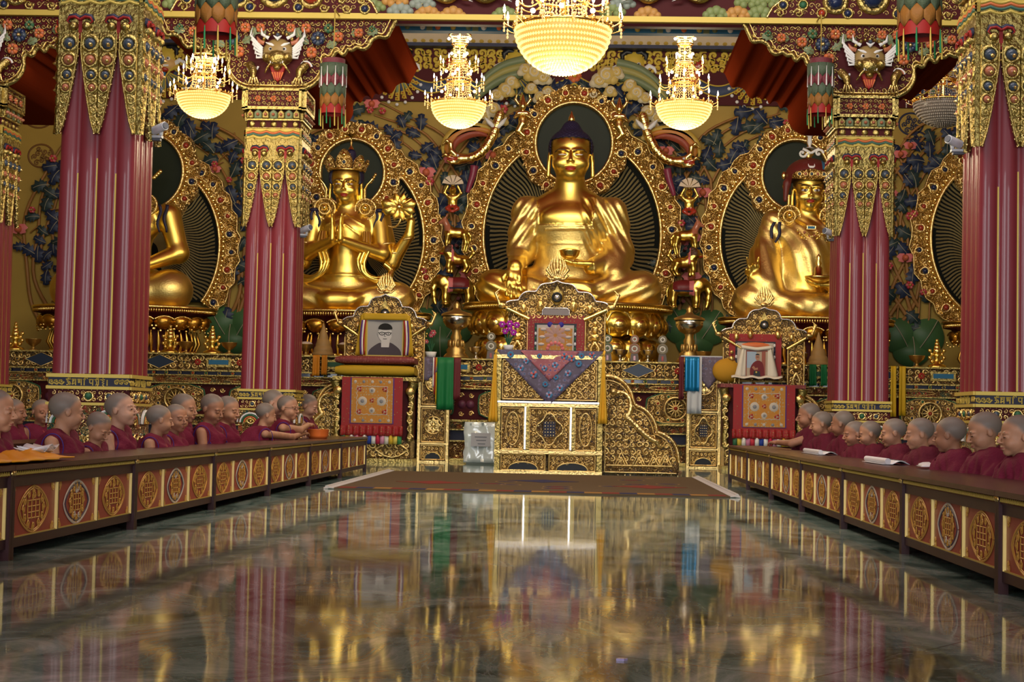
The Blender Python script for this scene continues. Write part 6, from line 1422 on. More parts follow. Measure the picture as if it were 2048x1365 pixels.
# ---- central statue
def central():
    th = thing('seated_statue', 'largest golden seated statue in the middle, indigo curls, one hand touching the ground', 'statue', (SX_C, YS, SZ_C))
    S = SDF(); seated_legs(S, 178, -66, 33, 30)
    S.ell((0, 8, 92), (66, 44, 60), 20); S.ell((0, 4, 160), (84, 46, 56), 22); S.cap((-74, 8, 192), (74, 8, 192), 25, 25, 18); S.cap((-34, 8, 208), (34, 8, 208), 24, 24, 20)
    S.cap((0, 6, 205), (0, 0, 262), 36, 28, 16); S.ell((0, -30, 176), (52, 14, 20), 14)
    # his right arm, straight down to the knee, fingers over the shin
    S.chain([(-88, 6, 192), (-97, 6, 104)], [27, 24], 10); S.chain([(-97, 6, 104), (-104, -82, 70)], [23, 16], 8)
    hand(S, (-105, -88, 68), (0, -.42, -1), (0, 1, -.2), 34, .25, .05, 1)
    # left arm folding into the lap
    S.chain([(88, 6, 192), (102, 2, 98)], [27, 25], 10); S.chain([(102, 2, 98), (44, -66, 72)], [24, 15], 8); hand(S, (46, -70, 78), (-1, -.1, 0), (0, 0, 1), 34, .25, .05, -1)
    # robe: wide sleeve hanging from the left forearm, hem over both ankles
    S.cap((96, -6, 110), (92, -48, 60), 30, 22, 12); S.cap((-92, -2, 150), (-96, -10, 112), 28, 27, 8)
    S.ell((0, -86, 14), (64, 26, 12), 10); S.cap((-30, -84, 36), (34, -84, 30), 15, 14, 8)
    def folds(x, y, z):
        sh = np.clip((x-18)/20, 0, 1)*np.clip((z-95)/20, 0, 1); a = 1.7*np.sin((x*.75+z*.42)*.42)*sh
        lg = np.clip((62-z)/14, 0, 1)*np.clip((np.abs(x)-28)/25, 0, 1); b = 1.5*np.sin((np.abs(x)*.55-z*1.1+y*.3)*.22)*lg
        ra = np.clip((-62-x)/8, 0, 1)*np.clip((z-112)/12, 0, 1); c_ = 1.5*np.sin((z*.6-x*.9)*.34)*ra
        return a+b+c_
    S.fn('d', folds, (-200, -130, 0), (200, 90, 215))
    def edge(x, y, z):   # robe edges raised above the skin: across the chest, along the right shoulder, sash lines at the waist
        inn = robe(x, y, z); g = np.where(inn, -1.8, 0.0); g = g-1.4*np.exp(-((z-150-.02*x)/1.6)**2)*(np.abs(x) < 50)*(y < 0)-.9*np.exp(-((z-122)/1.5)**2)*(np.abs(x) < 45)*(y < 0); return g
    def robe(x, y, z):
        chest = (z > 158-.0*x) & (z < 232) & (x > -62-(z-190)*.25*(z > 190)) & (x < 44+(z-158)*.15)
        arm = (x < -82) & (z < 92) & (y < -10); hands = (y < -58) & (z < 95) & (z > 40) & (x > -30) & (x < 50); rh = (x < -80) & (x > -132) & (y < -50) & (z < 84)
        feet = (y < -100) & (np.abs(x) < 60) & (z < 45)
        return ~(chest | (z > 222) | arm | hands | rh | feet)
    S.fn('d', edge, (-200, -130, 0), (200, 90, 260), 0)
    c, hs, R, wx = (0, -4, 303), 52, basis(0, .06), 1.10; add_head(S, c, hs, R, head_field(lobes=True, chub=1.16), wx)
    P = [(RBG, robe)]+[p_ for i_, p_ in enumerate(head_paints(c, hs, R, wx, .3)) if i_ != 2]
    P.append((EYD, lambda x, y, z: ((x)**2+(z-330)**2 < 4) & (y < -20)))
    S.build('body', xax(-190, 184, 2.4, 1.15), axes(-124, 66, 2.0), zax(-1, 236, 372, 2.3, 1.1), SKG, P, th, MT(SX_C, YS, SZ_C, s_))
    h = SDF(); z0 = c[2]
    h.ell((0, 3, z0+15), (45.5, 47, 40), 4); h.ell((0, 6, z0+52), (19, 20, 20), 10)
    h.fn('s', lambda x, y, z: np.maximum(np.maximum(np.abs(x)-40, y+4), z-(z0+31-.0009*x*x)), (-50, -60, z0-60), (50, 0, z0+36), 1.5)
    h.fn('s', lambda x, y, z: z-(z0-4), (-60, -60, z0-60), (60, 60, z0), 1.5)
    h.fn('d', lambda x, y, z: -.9*np.sin(z*1.05)*np.sin(np.arctan2(y-3, x)*20), (-60, -60, z0-10), (60, 60, z0+70))
    h.build('hair', axes(-48, 48, 1.1), axes(-50, 54, 1.4), axes(z0-8, z0+76, 1.1), HAIR, (), th, MT(SX_C, YS, SZ_C, s_))
    mb = MB(); k = s_; mb.lathe([(.1*k, 24*k), (2.5*k, 17*k), (6*k, 9*k), (6.5*k, 4*k), (4*k, 0), (.1*k, -1*k)], GOLDP, 14, 'z', c=(SX_C, YS+4*k, SZ_C+(z0+68)*k)); mb.build('crown_jewel', th)
    b = MB(); b.lathe([(.5*k, -13*k), (11*k, -12*k), (18*k, -5*k), (20*k, 3*k), (21*k, 5*k), (17*k, 6*k), (10*k, 9*k), (1*k, 10*k)], GOLDP, 24, 'z', c=(SX_C+2*k, YS-84*k, SZ_C+98*k))
    tag(b.build('alms_bowl'), 'golden alms bowl resting in the lap of the largest central statue', 'bowl')
    return th
central()

def crown(th, X, Z, c, hs, cx0=-14):
    k = s_
    for i, (a, sz) in enumerate(((-1.5, .7), (-.80, .85), (0, 1.12), (.80, .85), (1.5, .7))):
        mb = MB(); r = 35; px, py = c[0]+r*math.sin(a), c[1]-r*math.cos(a)*.95
        mb.frame((X+px*k, YS+py*k, Z+(c[2]+24)*k), (math.cos(a), math.sin(a), -.42*math.sin(a)*math.cos(a)), (math.sin(a)*.42, -math.cos(a)*.12, 1)); s = 16.5*sz*k
        po = [(-s*.75, 0), (-s*.95, s*.7), (-s*.85, s*1.4), (0, s*2.5), (s*.85, s*1.4), (s*.95, s*.7), (s*.75, 0)]
        mb.prism(chaikin(po, 2), -.02, .015, FIL_G, bev=.006); mb.scrolls(-s*.7, .02, s*.7, s*1.7, s*.5, GOLDB, .015, seed=i); mb.gem(0, s*.8, s*.24, GOLDB, CORAL_S if i % 2 else BLUE_S, .02)
        mb.dome(0, s*1.6, s*.3, s*.3, GOLDP, 8, .01); mb.build('crown_leaf', th)
    mb = MB(); t = np.linspace(0, 2*PI, 33)[:-1]; mb.tube([(X+(c[0]+37*math.cos(a))*k, YS+(c[1]+38*math.sin(a)+1)*k, Z+(c[2]+25)*k) for a in t], 1.8*k, GOLDP, 7, closed=True); mb.build('crown_band', th)
def rosettes(th, X, Z, pts, r=22):
    k = s_
    for (x, y, z) in pts:
        mb = MB().frame((X+x*k, YS+y*k, Z+z*k)); R = r*k; mb.dome(0, 0, R, R*.12, FIL_G, 18); t = np.linspace(0, 2*PI, 25)
        mb.ribbon(np.c_[R*.95*np.cos(t), R*.95*np.sin(t)], R*.10, R*.2, GOLDB, 0); mb.ribbon(np.c_[R*.5*np.cos(t), R*.5*np.sin(t)], R*.08, R*.2, GOLDB, R*.15); mb.dome(0, R*.1, R*.3, R*.35, GOLDP, 10, R*.15)
        for q in range(18): a = q*PI/9; mb.dome(R*.95*math.cos(a), R*.95*math.sin(a), R*.12, R*.2, GOLDP, 6, .0)
        for q in range(7): a = PI+q*PI/6; mb.dome(R*.72*math.cos(a), R*.72*math.sin(a), R*.05, R*.05, BLACK, 5, R*.14)
        mb.build('ear_rosette', th)
def ribbon3(mb, P, w, m, k=8):
    P = np.array(P, float); n = len(P); Q = [[P[i]+np.array([(u-.5)*w*(1-.5*(i/(n-1))**3), 0, 0]) for u in (0, .5, 1)] for i in range(n)]; mb.cloth(Q, m, .01)
def base_torso(S, wst=38, ch=58, sh=60, shz=205, ny=230, nr=21):
    S.ell((0, 8, 60), (wst+10, 38, 40), 16); S.cap((0, 6, 60), (0, 2, 130), wst, wst-2, 16); S.ell((0, 0, 165), (ch, 38, 38), 18); S.cap((-sh, 6, shz-12), (sh, 6, shz-12), 19, 19, 16); S.cap((0, 4, shz), (0, 0, ny+10), nr+4, nr, 12)
# ---- four-armed statue, left of centre
def four_arm():
    X, Z = SX_L, SZ_L; th = thing('seated_statue', 'golden four-armed crowned statue with joined palms and a raised lotus', 'statue', (X, YS, Z)); k = s_
    S = SDF(); seated_legs(S, 138, -60, 29, 27); base_torso(S)
    for sx in (-1, 1):
        S.chain([(sx*64, 4, 196), (sx*74, -14, 122)], [20, 18], 8); S.chain([(sx*74, -16, 118), (sx*10-8, -72, 138)], [16, 9.5], 6)      # front arms
        hand(S, (sx*8-10, -74, 138), (0, 0, 1), (-sx, 0, 0), 29, -.06, .02, sx, thumb=True)
        S.chain([(sx*66, 14, 194), (sx*90, 16, 104)], [19, 17], 8); S.chain([(sx*90, 16, 104), (sx*126, -4, 158)], [16, 10], 6); S.chain([(sx*126, -4, 158), (sx*130, -6, 186)], [9, 8], 4)
        hand(S, (sx*130, -6, 186), (-sx*.35, -.1, 1), (-sx*.3, -1, 0), 17, .9, .1, sx)
    S.fn('d', lambda x, y, z: .8*np.sin((np.abs(x)*.6-z*1.0+y*.35)*.24)*np.clip((54-z)/12, 0, 1)*np.clip((np.abs(x)-20)/20, 0, 1), (-160, -120, 0), (160, 80, 62))
    # belt and necklaces stand proud of the body
    S.fn('d', lambda x, y, z: -1.4*(np.exp(-((z-196+.55*np.abs(x))/2.2)**2)*(np.abs(x) < 40)*(z > 150)+np.exp(-((z-176+.75*np.abs(x))/1.8)**2)*(np.abs(x) < 45)*(z > 130)+np.exp(-((z-74)/3)**2)*(np.abs(x) < 50)*(z < 90))*(y < 4), (-60, -60, 60), (60, 20, 215))
    c, hs, R, wx = (-4, -4, 261), 41, basis(.0, .10), 1.02; add_head(S, c, hs, R, head_field(lobes=True), wx)
    rb = lambda x, y, z: (z < 60) & ~((np.abs(x) < 50) & (y < -78))
    S.build('body', np.concatenate([np.arange(-165, -46, 2.2), np.arange(-46, 46, 1.1), np.arange(46, 165, 2.2)]), axes(-112, 60, 1.9), zax(-1, 222, 306, 2.0, 1.05), SKG, [(RBG, rb)]+head_paints(c, hs, R, wx, .35), th, MT(X, YS, Z, k))
    h = SDF(); h.ell((c[0], c[1]+6, c[2]+13), (36, 38, 32), 4); h.cap((c[0]+8, c[1]+8, c[2]+40), (c[0]+8, c[1]+10, c[2]+62), 13, 10, 6)
    h.fn('s', lambda x, y, z: np.maximum(np.maximum(np.abs(x-c[0])-31.5, y-c[1]+6), z-(c[2]+25)), (-50, -60, c[2]-60), (50, 0, c[2]+28), 1.5)
    h.fn('s', lambda x, y, z: z-(c[2]-2), (-60, -60, c[2]-60), (60, 60, c[2]), 1.5)
    h.build('hair', axes(c[0]-42, c[0]+46, 1.3), axes(-48, 50, 1.6), axes(c[2]-6, c[2]+76, 1.3), HAIR, (), th, MT(X, YS, Z, k))
    crown(th, X, Z, c, hs); rosettes(th, X, Z, [(c[0]-40, -14, 208), (c[0]+42, -14, 208)])
    mb = MB(); mb.lathe([(.1, 30*k), (1.5*k, 24*k), (1*k, 18*k), (3*k, 14*k), (1.5*k, 9*k), (4*k, 4*k), (6*k, 0)], GOLDP, 12, 'z', c=(X+(c[0]+8)*k, YS+2*k, Z+(c[2]+70)*k)); mb.build('topknot_finial', th)
    mb = MB()
    for sx in (-1, 1):
        for q in range(4): mb.ball((X+(c[0]+sx*(50+3*q))*k, YS-2*k, Z+(c[2]+4+5*q)*k), (3.4*k, 3*k, 3.4*k), GOLDP, 8, 6)
        mb.tube([(X+(c[0]+sx*38)*k, YS-4*k, Z+(c[2]-14)*k), (X+(c[0]+sx*44)*k, YS-8*k, Z+(c[2]-2)*k), (X+(c[0]+sx*54)*k, YS-6*k, Z+(c[2]+10)*k)], 2.4*k, GOLDP, 6)
        mb.tube([(X+(c[0]+sx*39)*k, YS-6*k, Z+(c[2]-12)*k), (X+(c[0]+sx*40)*k, YS-10*k, Z+(c[2]-42)*k)], 3.0*k, GOLDP, 6)
    mb.build('ear_ornaments', th)
    for sx in (-1, 1):
        mb = MB()
        for dx, ph in ((-4, 0), (8, 1.2)): ribbon3(mb, [(X+(sx*64+dx+sx*3*math.sin(t*7+ph))*k, YS-18*k+.0*t, Z+(204-46*t)*k) for t in np.linspace(0, 1, 12)], 5.5*k, RIBB)
        mb.ball((X+sx*66*k, YS-16*k, Z+206*k), (9*k, 4*k, 4*k), RIBB); mb.build('hair_ribbon', th)
        mb = MB()
        for off, r in ((0, 5), (8, 3.6), (-7, 3.6)):
            P = [(sx*(44+off*.6), -34, 160), (sx*(46+off), -44, 128), (sx*(34+off), -50, 100), (sx*(40+off*.5), -50, 76), (sx*(64), -44, 62+off*.5), (sx*(90), -30, 66+off), (sx*(96-off*.5), -22, 86), (sx*(80), -24, 98)]
            Q = chaikin3(P, 2); mb.tube([(X+a*k, YS+b*k, Z+q*k) for a, b, q in Q], r*k, GOLD, 7)
        mb.build('looping_scarf', th)
    mb = MB().frame((X+106*k, YS-14*k, Z+214*k))     # the raised lotus
    for q in range(10): a = q*PI/5; mb.leaf(0, 0, 30*k, a, GOLDD, None, 0, .28, 1, lift=.35)
    for a, L_ in ((-.3, 34), (.25, 36), (PI+.3, 36), (PI-.25, 38), (.9, 22), (PI-.9, 22), (1.57, 20), (-1.2, 20), (-1.9, 20)): mb.leaf(0, 0, L_*k, a, GOLD, GOLDB, .01, .30, 2, lift=.4)
    mb.dome(0, 0, 8*k, 8*k, GOLDP, 12, .01); mb.M = None
    mb.tube(chaikin3([(X+106*k, YS-14*k, Z+210*k), (X+112*k, YS-16*k, Z+190*k), (X+100*k, YS-12*k, Z+172*k), (X+84*k, YS-10*k, Z+176*k)], 2), 2.2*k, GOLDP, 6); mb.build('lotus_flower', th)
    mb = MB()
    for sx in (-1, 1):
        for (a, b, q, r) in ((sx*78, -8, 138, 19), (sx*96, 14, 122, 18), (sx*122, 0, 150, 13)):
            t = np.linspace(0, 2*PI, 17)[:-1]; mb.tube([(X+(a+r*math.cos(u))*k, YS+(b+r*math.sin(u))*k, Z+(q+3*math.cos(u)*sx)*k) for u in t], 2.2*k, GOLDB, 6, closed=True)
    mb.build('armlets', th)
four_arm()
# ---- red-hatted statue, right of centre
def hatted():
    X, Z = SX_R, SZ_R; th = thing('seated_statue', 'golden moustached statue in a maroon hat with white bow, one hand raised', 'statue', (X, YS, Z)); k = s_
    S = SDF(); seated_legs(S, 146, -62, 33, 32); base_torso(S, 50, 66, 62, 206, 230, 22)
    S.cap((0, 0, 60), (0, -4, 120), 54, 52, 18)
    S.chain([(-66, 6, 196), (-86, -2, 120)], [24, 26], 10); S.chain([(-86, -2, 120), (-108, -52, 78)], [26, 15], 10); S.cap((-84, -10, 130), (-84, -44, 62), 26, 30, 14)
    hand(S, (-110, -54, 76), (-.1, -.3, 1), (.3, -1, 0), 26, 1.3, .12, 1, fingers=(.08, 1.2, 1.2, .1))
    S.chain([(66, 6, 196), (88, 0, 110)], [24, 26], 10); S.chain([(88, 0, 110), (40, -66, 66)], [24, 14], 10); hand(S, (40, -68, 64), (-1, -.1, 0), (0, 0, 1), 28, .4, .05, -1)
    S.fn('d', lambda x, y, z: 1.0*np.sin((x*.8+z*.55+12*np.sin(z*.03))*.30)*np.clip((z-70)/20, 0, 1)*np.clip((206-z)/10, 0, 1)*(y < 10)+.9*np.sin((np.abs(x)*.6-z*1.0+y*.35)*.22)*np.clip((60-z)/12, 0, 1), (-170, -120, 0), (170, 80, 215))
    c, hs, R, wx = (2, -4, 258), 41, basis(0, .04), 1.04; add_head(S, c, hs, R, head_field(lobes=True, chub=1.08), wx)
    rb = lambda x, y, z: (z < 212) & ~((y < -50) & (np.abs(x) < 56) & (z > 50) & (z < 90)) & ~((x < -96) & (z > 74)) & ~((np.abs(x) < 26) & (z > 186))
    P = [(RBG, rb)]+head_paints(c, hs, R, wx, .95, stern=True)
    def mous(x, y, z): a, b, q = to_local(x, y, z, c, R, hs, wx); u = np.abs(a); return (np.abs(q+.46+.25*(u-.1)) < .028) & (u > .03) & (u < .28) & (b < -.6)
    def goat(x, y, z): a, b, q = to_local(x, y, z, c, R, hs, wx); return (np.abs(a) < .035) & (q < -.70) & (q > -.82) & (b < -.5)
    P += [(EYD, mous), (EYD, goat)]
    S.build('body', np.concatenate([np.arange(-155, -44, 2.3), np.arange(-44, 46, 1.1), np.arange(46, 155, 2.3)]), axes(-118, 62, 2.0), zax(-1, 218, 304, 2.1, 1.05), SKG, P, th, MT(X, YS, Z, k))
    HATM = mat('hat_maroon', (0.12, 0.018, 0.014), .45)
    h = SDF(); h.ell((c[0], c[1]+6, c[2]+30), (47, 46, 36), 4); h.cap((c[0]-44, c[1], c[2]+14), (c[0]-47, c[1]-4, c[2]-20), 8, 4, 6); h.cap((c[0]+44, c[1], c[2]+14), (c[0]+47, c[1]-4, c[2]-20), 8, 4, 6)
    h.fn('s', lambda x, y, z: np.maximum(np.abs(x-c[0])-36, z-(c[2]+20)), (-60, -80, c[2]-60), (60, 70, c[2]+24), 2)
    h.build('hat', axes(c[0]-60, c[0]+60, 1.5), axes(-54, 56, 1.8), axes(c[2]-28, c[2]+72, 1.5), HATM, [(LBLUE, lambda x, y, z: (x-c[0] > 22) & (z > c[2]+38)), (WHT, lambda x, y, z: (((x-c[0])/7)**2+((z-c[2]-46)/6)**2 < 1) & (((x-c[0])/6)**2+((z-c[2]-49)/5)**2 > 1) & (y < 0))], th, MT(X, YS, Z, k))
    mb = MB().frame((X+c[0]*k, YS-40*k, Z+(c[2]+20)*k)); mb.prism(chaikin([(-38*k, 0), (-36*k, 12*k), (-16*k, 16*k), (0, 20*k), (16*k, 16*k), (36*k, 12*k), (38*k, 0), (0, -3*k)], 2), -4*k, 4*k, FIL_G, bev=1.5*k)
    for x in (-24, -12, 0, 12, 24): mb.gem(x*k, 8*k, 4*k, GOLDB, CORAL_S if x % 24 else BLUE_S, 4*k)
    mb.build('hat_band', th)
    mb = MB().frame((X+c[0]*k, YS-26*k, Z+(c[2]+72)*k))
    for sx in (-1, 1): mb.scroll(sx*16*k, 0, 9*k, 0, sx, WHT, w=2.6*k, z=0, turns=1.0); mb.ribbon([(0, 0), (sx*8*k, 5*k), (sx*16*k, 9*k)], 2.5*k, 2*k, WHT)
    mb.build('white_bow', th)
    mb = MB(); mb.lathe([(.1, 52*k), (3*k, 44*k), (5*k, 34*k), (3*k, 26*k), (8*k, 18*k), (10*k, 10*k), (5*k, 4*k), (9*k, 0)], GOLDP, 14, 'z', c=(X+c[0]*k, YS+4*k, Z+(c[2]+64)*k)); mb.lathe([(.1, 30*k), (4*k, 24*k), (5*k, 12*k), (2*k, 4*k), (.1, 0)], WHT, 10, 'z', c=(X+c[0]*k, YS-8*k, Z+(c[2]+84)*k)); mb.build('hat_finial', th)
    rosettes(th, X, Z, [(c[0]-40, -16, 204), (c[0]+42, -16, 204)], 23)
    mb = MB()
    for sx in (-1, 1):
        for q in range(4): mb.leaf(0, 0, .001, 0, GOLDP) if False else mb.ball((X+(c[0]+sx*(50-2*q))*k, YS-4*k, Z+(c[2]+30-22*q)*k), (5*k, 4*k, 8*k), GOLDP, 8, 6)
        mb.tube([(X+(c[0]+sx*40)*k, YS-6*k, Z+(c[2]-10)*k), (X+(c[0]+sx*41)*k, YS-10*k, Z+(c[2]-44)*k)], 3.4*k, GOLDP, 6)
    mb.build('ear_ornaments', th)
    mb = MB()
    for dx, ph in ((-5, 0), (8, 1.2)): ribbon3(mb, [(X+(-62+dx-14*t-3*math.sin(t*7+ph))*k, YS-24*k, Z+(192-52*t)*k) for t in np.linspace(0, 1, 12)], 6.5*k, RIBB)
    mb.build('hair_ribbon', th)
    mb = MB().frame((X+c[0]*k, YS-42*k, Z+176*k)); mb.prism([(-9*k, 0), (9*k, 0), (9*k, 7*k), (-9*k, 7*k)], 0, 4*k, GOLDB); mb.bbox((-7*k, 1*k, 3*k), (7*k, 6*k, 5*k), LBLUE)
    for q in range(13): t = (q-6)/6; mb.dome(t*26*k, (-22+20*t*t)*k, 3.2*k, 3*k, GOLDP, 6, 1*k)
    for q in range(9): t = (q-4)/4; mb.dome(t*13*k, (-14+8*t*t)*k, 3*k, 3*k, CORAL_S if q % 3 == 0 else GOLDP, 6, 2*k)
    mb.build('breast_ornament', th)
    b = MB(); b.lathe([(.5*k, -14*k), (14*k, -12*k), (26*k, -4*k), (27*k, 0), (18*k, 1*k), (8*k, 2*k), (8*k, 16*k), (4*k, 20*k), (6*k, 25*k), (3*k, 32*k), (5*k, 38*k), (.2*k, 44*k)], GOLDP, 22, 'z', c=(X+12*k, YS-84*k, Z+80*k))
    tag(b.build('skull_bowl'), 'golden bowl with a small vase in the lap of the red-hatted statue', 'bowl')
hatted()
# ---- statues beside the big pillars
def side_statue(X, Z, label):
    th = thing('seated_statue', label, 'statue', (X, YS, Z)); k = s_
    S = SDF(); seated_legs(S, 138, -58, 38, 34); base_torso(S, 50, 68, 76, 204, 230, 22)
    for sx in (-1, 1):
        S.chain([(sx*84, 4, 190), (sx*108, -6, 112)], [24, 20], 9); S.chain([(sx*108, -6, 112), (sx*56, -54, 84)], [20, 12], 8); hand(S, (sx*56, -56, 84), (-sx, -.1, -.1), (0, 0, 1), 24, .5, .05, sx)
    c, hs, R, wx = (0, -4, 262), 41, basis(0, .08), 1.02; add_head(S, c, hs, R, head_field(lobes=True), wx)
    S.build('body', np.concatenate([np.arange(-150, -44, 2.6), np.arange(-44, 44, 1.4), np.arange(44, 150, 2.6)]), axes(-112, 62, 2.4), zax(-1, 222, 306, 2.4, 1.3), SKG, [(RBG, lambda x, y, z: z < 66)]+head_paints(c, hs, R, wx, .35), th, MT(X, YS, Z, k))
    crown(th, X, Z, c, hs); rosettes(th, X, Z, [(-40, -16, 208), (42, -16, 208)])
    h = SDF(); h.ell((0, 2, c[2]+13), (36, 38, 32), 4); h.cap((4, 4, c[2]+40), (4, 6, c[2]+62), 13, 10, 6); h.fn('s', lambda x, y, z: np.maximum(np.maximum(np.abs(x)-31.5, y+2), z-(c[2]+25)), (-50, -60, c[2]-60), (50, 0, c[2]+28), 1.5); h.fn('s', lambda x, y, z: z-(c[2]-2), (-60, -60, c[2]-60), (60, 60, c[2]), 1.5)
    h.build('hair', axes(-44, 44, 1.6), axes(-48, 50, 1.8), axes(c[2]-6, c[2]+76, 1.6), HAIR, (), th, MT(X, YS, Z, k))
    for sx in (-1, 1):
        mb = MB()
        for dx, ph in ((-4, 0), (9, 1.2)): ribbon3(mb, [(X+sx*(74+dx+3*math.sin(t*7+ph))*k, YS-24*k, Z+(208-56*t)*k) for t in np.linspace(0, 1, 12)], 6.5*k, RIBB)
        mb.build('hair_ribbon', th)
        mb = MB()
        for q in range(4): mb.ball((X+sx*(52+4*q)*k, YS-2*k, Z+(c[2]+4+4*q)*k), (4.4*k, 3*k, 4.4*k), GOLDP, 8, 6)
        t = np.linspace(0, 2*PI, 17)[:-1]; mb.tube([(X+sx*(102+19*math.cos(u))*k, YS+(-2+19*math.sin(u))*k, Z+(136)*k) for u in t], 2.4*k, GOLDB, 6, closed=True); mb.build('ornament', th)
    ribb = MB(); ribbon3(ribb, [(X+(30+22*t)*k, YS-50*k, Z+(110-18*t)*k) for t in np.linspace(0, 1, 6)], 9*k, RIBB); ribb.build('dark_sash', th)
    return th
sl = side_statue(SX_LL, SZ_LL, 'golden crowned statue at far left, half hidden behind the big pillar')
sr_ = copy_tree(sl, None, 'golden crowned statue at far right, hidden behind the big pillar', sl.location+Vector((SX_RR-SX_LL, 0, SZ_RR-SZ_LL)))
# ================================================================ CHANDELIERS
LITB = mat('lit_crystal', (0.5, 0.35, 0.15), .2, emit=(1.0, 0.62, 0.20), es=1.9); LITI = mat('lit_bowl_glass', (0.5, 0.3, 0.1), .3, emit=(1.0, 0.50, 0.10), es=0.75); BULB = mat('lit_bulb', (1, .8, .6), .3, emit=(1.0, 0.78, 0.62), es=14.0)
LITC = mat('lit_column_crystal', (0.5, 0.35, 0.15), .2, emit=(1.0, 0.55, 0.20), es=0.9)
DULL = mat('unlit_crystal', (0.40, 0.36, 0.32), .12, .3, coat=.5); CGOLD = mat('chandelier_gilt', (1.0, 0.62, 0.18), .22, 1.0)
def chandelier(px, Y, rim, r, bot, tiers, label, lit=True, power=90, group=None):
    """tiers: list of (y0, y1, r0, r1) crystal columns in photo pixels above the rim; arms added at the rim"""
    u = Y/F; c = at(px, rim, Y); Z = lambda py: at(px, py, Y)[2]; th = thing('chandelier', label, 'chandelier', (c[0], Y, Z(bot)), group)
    B, I_, C_l = (LITB, LITI, LITC) if lit else (DULL, mat('unlit_bowl_glass', (0.16, 0.13, 0.11), .2), DULL)
    R = r*u; Hb = Z(rim)-Z(bot); bw = R*.030
    mb = MB(); prof = [(R*math.sin(a)*.96, Z(rim)-Hb*.97*math.cos(a)**1.0) for a in np.linspace(0.02, PI/2, 14)]; mb.lathe([(a, b) for a, b in prof], I_, 40, 'z', c=(c[0], Y, 0)); mb.build('glowing_bowl', th)
    mb = MB(); nr = 13
    for q in range(nr):
        a = (q+.6)/nr*PI/2; rr = R*math.sin(a); z = Z(rim)-Hb*math.cos(a); n = max(6, int(2*PI*rr/(bw*2.3)))
        P = [(c[0]+rr*math.cos(t), Y+rr*math.sin(t), z) for t in np.linspace(0, 2*PI, n+1)[:-1]]; octa(mb, P, bw, bw*1.35, B)
    mb.build('bowl_crystals', th)
    mb = MB(); t = np.linspace(0, 2*PI, 41)[:-1]; mb.tube([(c[0]+R*1.02*math.cos(a), Y+R*1.02*math.sin(a), Z(rim)+.005) for a in t], R*.035, CGOLD, 6, closed=True)
    for q in range(28): a = q*PI/14; mb.ball((c[0]+R*1.03*math.cos(a), Y+R*1.03*math.sin(a), Z(rim)+R*.07), (R*.03, R*.03, R*.05), CGOLD, 6, 4)
    mb.tube([(c[0], Y, Z(rim)), (c[0], Y, Z(min(k[0] for k in tiers)))], R*.05, CGOLD, 6); mb.tube([(c[0], Y, Z(min(k[0] for k in tiers))), (c[0], Y, 8.9)], .012, CGOLD, 5); mb.build('gilt_frame', th)
    mb = MB()
    for (y0, y1, r0, r1) in tiers:
        n = max(14, int(r0*u*2*PI/(bw*3))); k = max(4, int((Z(y0)-Z(y1))/(bw*2.6)))
        for j in range(k):
            f = j/(k-1); rr = (r0+(r1-r0)*f)*u*(1-.18*math.sin(PI*f)); z = Z(y0)+(Z(y1)-Z(y0))*f
            octa(mb, [(c[0]+rr*math.cos(t), Y+rr*math.sin(t), z) for t in np.linspace(0, 2*PI, n+1)[:-1]], bw*.75, bw*1.2, C_l)
        for yy, rr_ in ((y0, r0), (y1, r1)): 
            tt = np.linspace(0, 2*PI, 25)[:-1]; mb.tube([(c[0]+rr_*u*math.cos(a), Y+rr_*u*math.sin(a), Z(yy)) for a in tt], bw*1.1, CGOLD, 5, closed=True)
    mb.build('crystal_columns', th)
    arms = [(rim-.14*r, r*1.24, 12)]
    for q, (y0, y1, r0, r1) in enumerate(tiers[:2]): arms.append((y0+(2 if q else 0), max(r0, r1)*1.5, 8 if q else 10))
    k = 0
    for (py, ra, n) in arms:
        for i in range(n):
            a = 2*PI*(i+.37)/n; x, y, z = c[0]+ra*u*math.cos(a), Y+ra*u*math.sin(a), Z(py); h = R*.20; mb = MB()
            mb.tube(chaikin3([(c[0]+ra*.45*u*math.cos(a), Y+ra*.45*u*math.sin(a), z-R*.02), (c[0]+ra*.75*u*math.cos(a), Y+ra*.75*u*math.sin(a), z-R*.22), (x, y, z-R*.12), (x, y, z)], 2), R*.016, CGOLD, 5)
            mb.lathe([(R*.01, -R*.02), (R*.06, 0), (R*.03, R*.01), (R*.022, h*.6)], CGOLD, 8, 'z', c=(x, y, z))
            for q in range(3): mb.ball((x, y, z-R*(.10+.07*q)), (R*.025, R*.025, R*.035), DULL if not lit else LITC, 6, 4)
            o = mb.build('candle_arm', th); mb = MB(); mb.lathe([(R*.012, 0), (R*.032, h*.28), (R*.026, h*.5), (.001, h*.95)], BULB if lit else mat('candle_tube_gold', (0.7, .45, .1), .3, .8), 7, 'z', c=(x, y, z+h*.6)); mb.build('bulb', o)
    if lit:
        mb = MB()
        for q in range(9): a = q*2*PI/9+.4; mb.ball((c[0]+R*.72*math.cos(a), Y+R*.72*math.sin(a), Z(rim)-Hb*.08), R*.07, BULB, 8, 6)
        for (y0, y1, r0, r1) in tiers:
            for q in range(5): a = q*2*PI/5+.9; mb.ball((c[0]+max(r0, r1)*u*1.02*math.cos(a), Y+max(r0, r1)*u*1.02*math.sin(a), Z((y0+y1)/2)), R*.055, BULB, 8, 6)
        mb.build('inner_bulbs', th)
        l = bpy.data.lights.new('chandelier_light', 'POINT'); l.energy = power; l.color = (1.0, 0.83, 0.56); l.shadow_soft_size = R*1.0
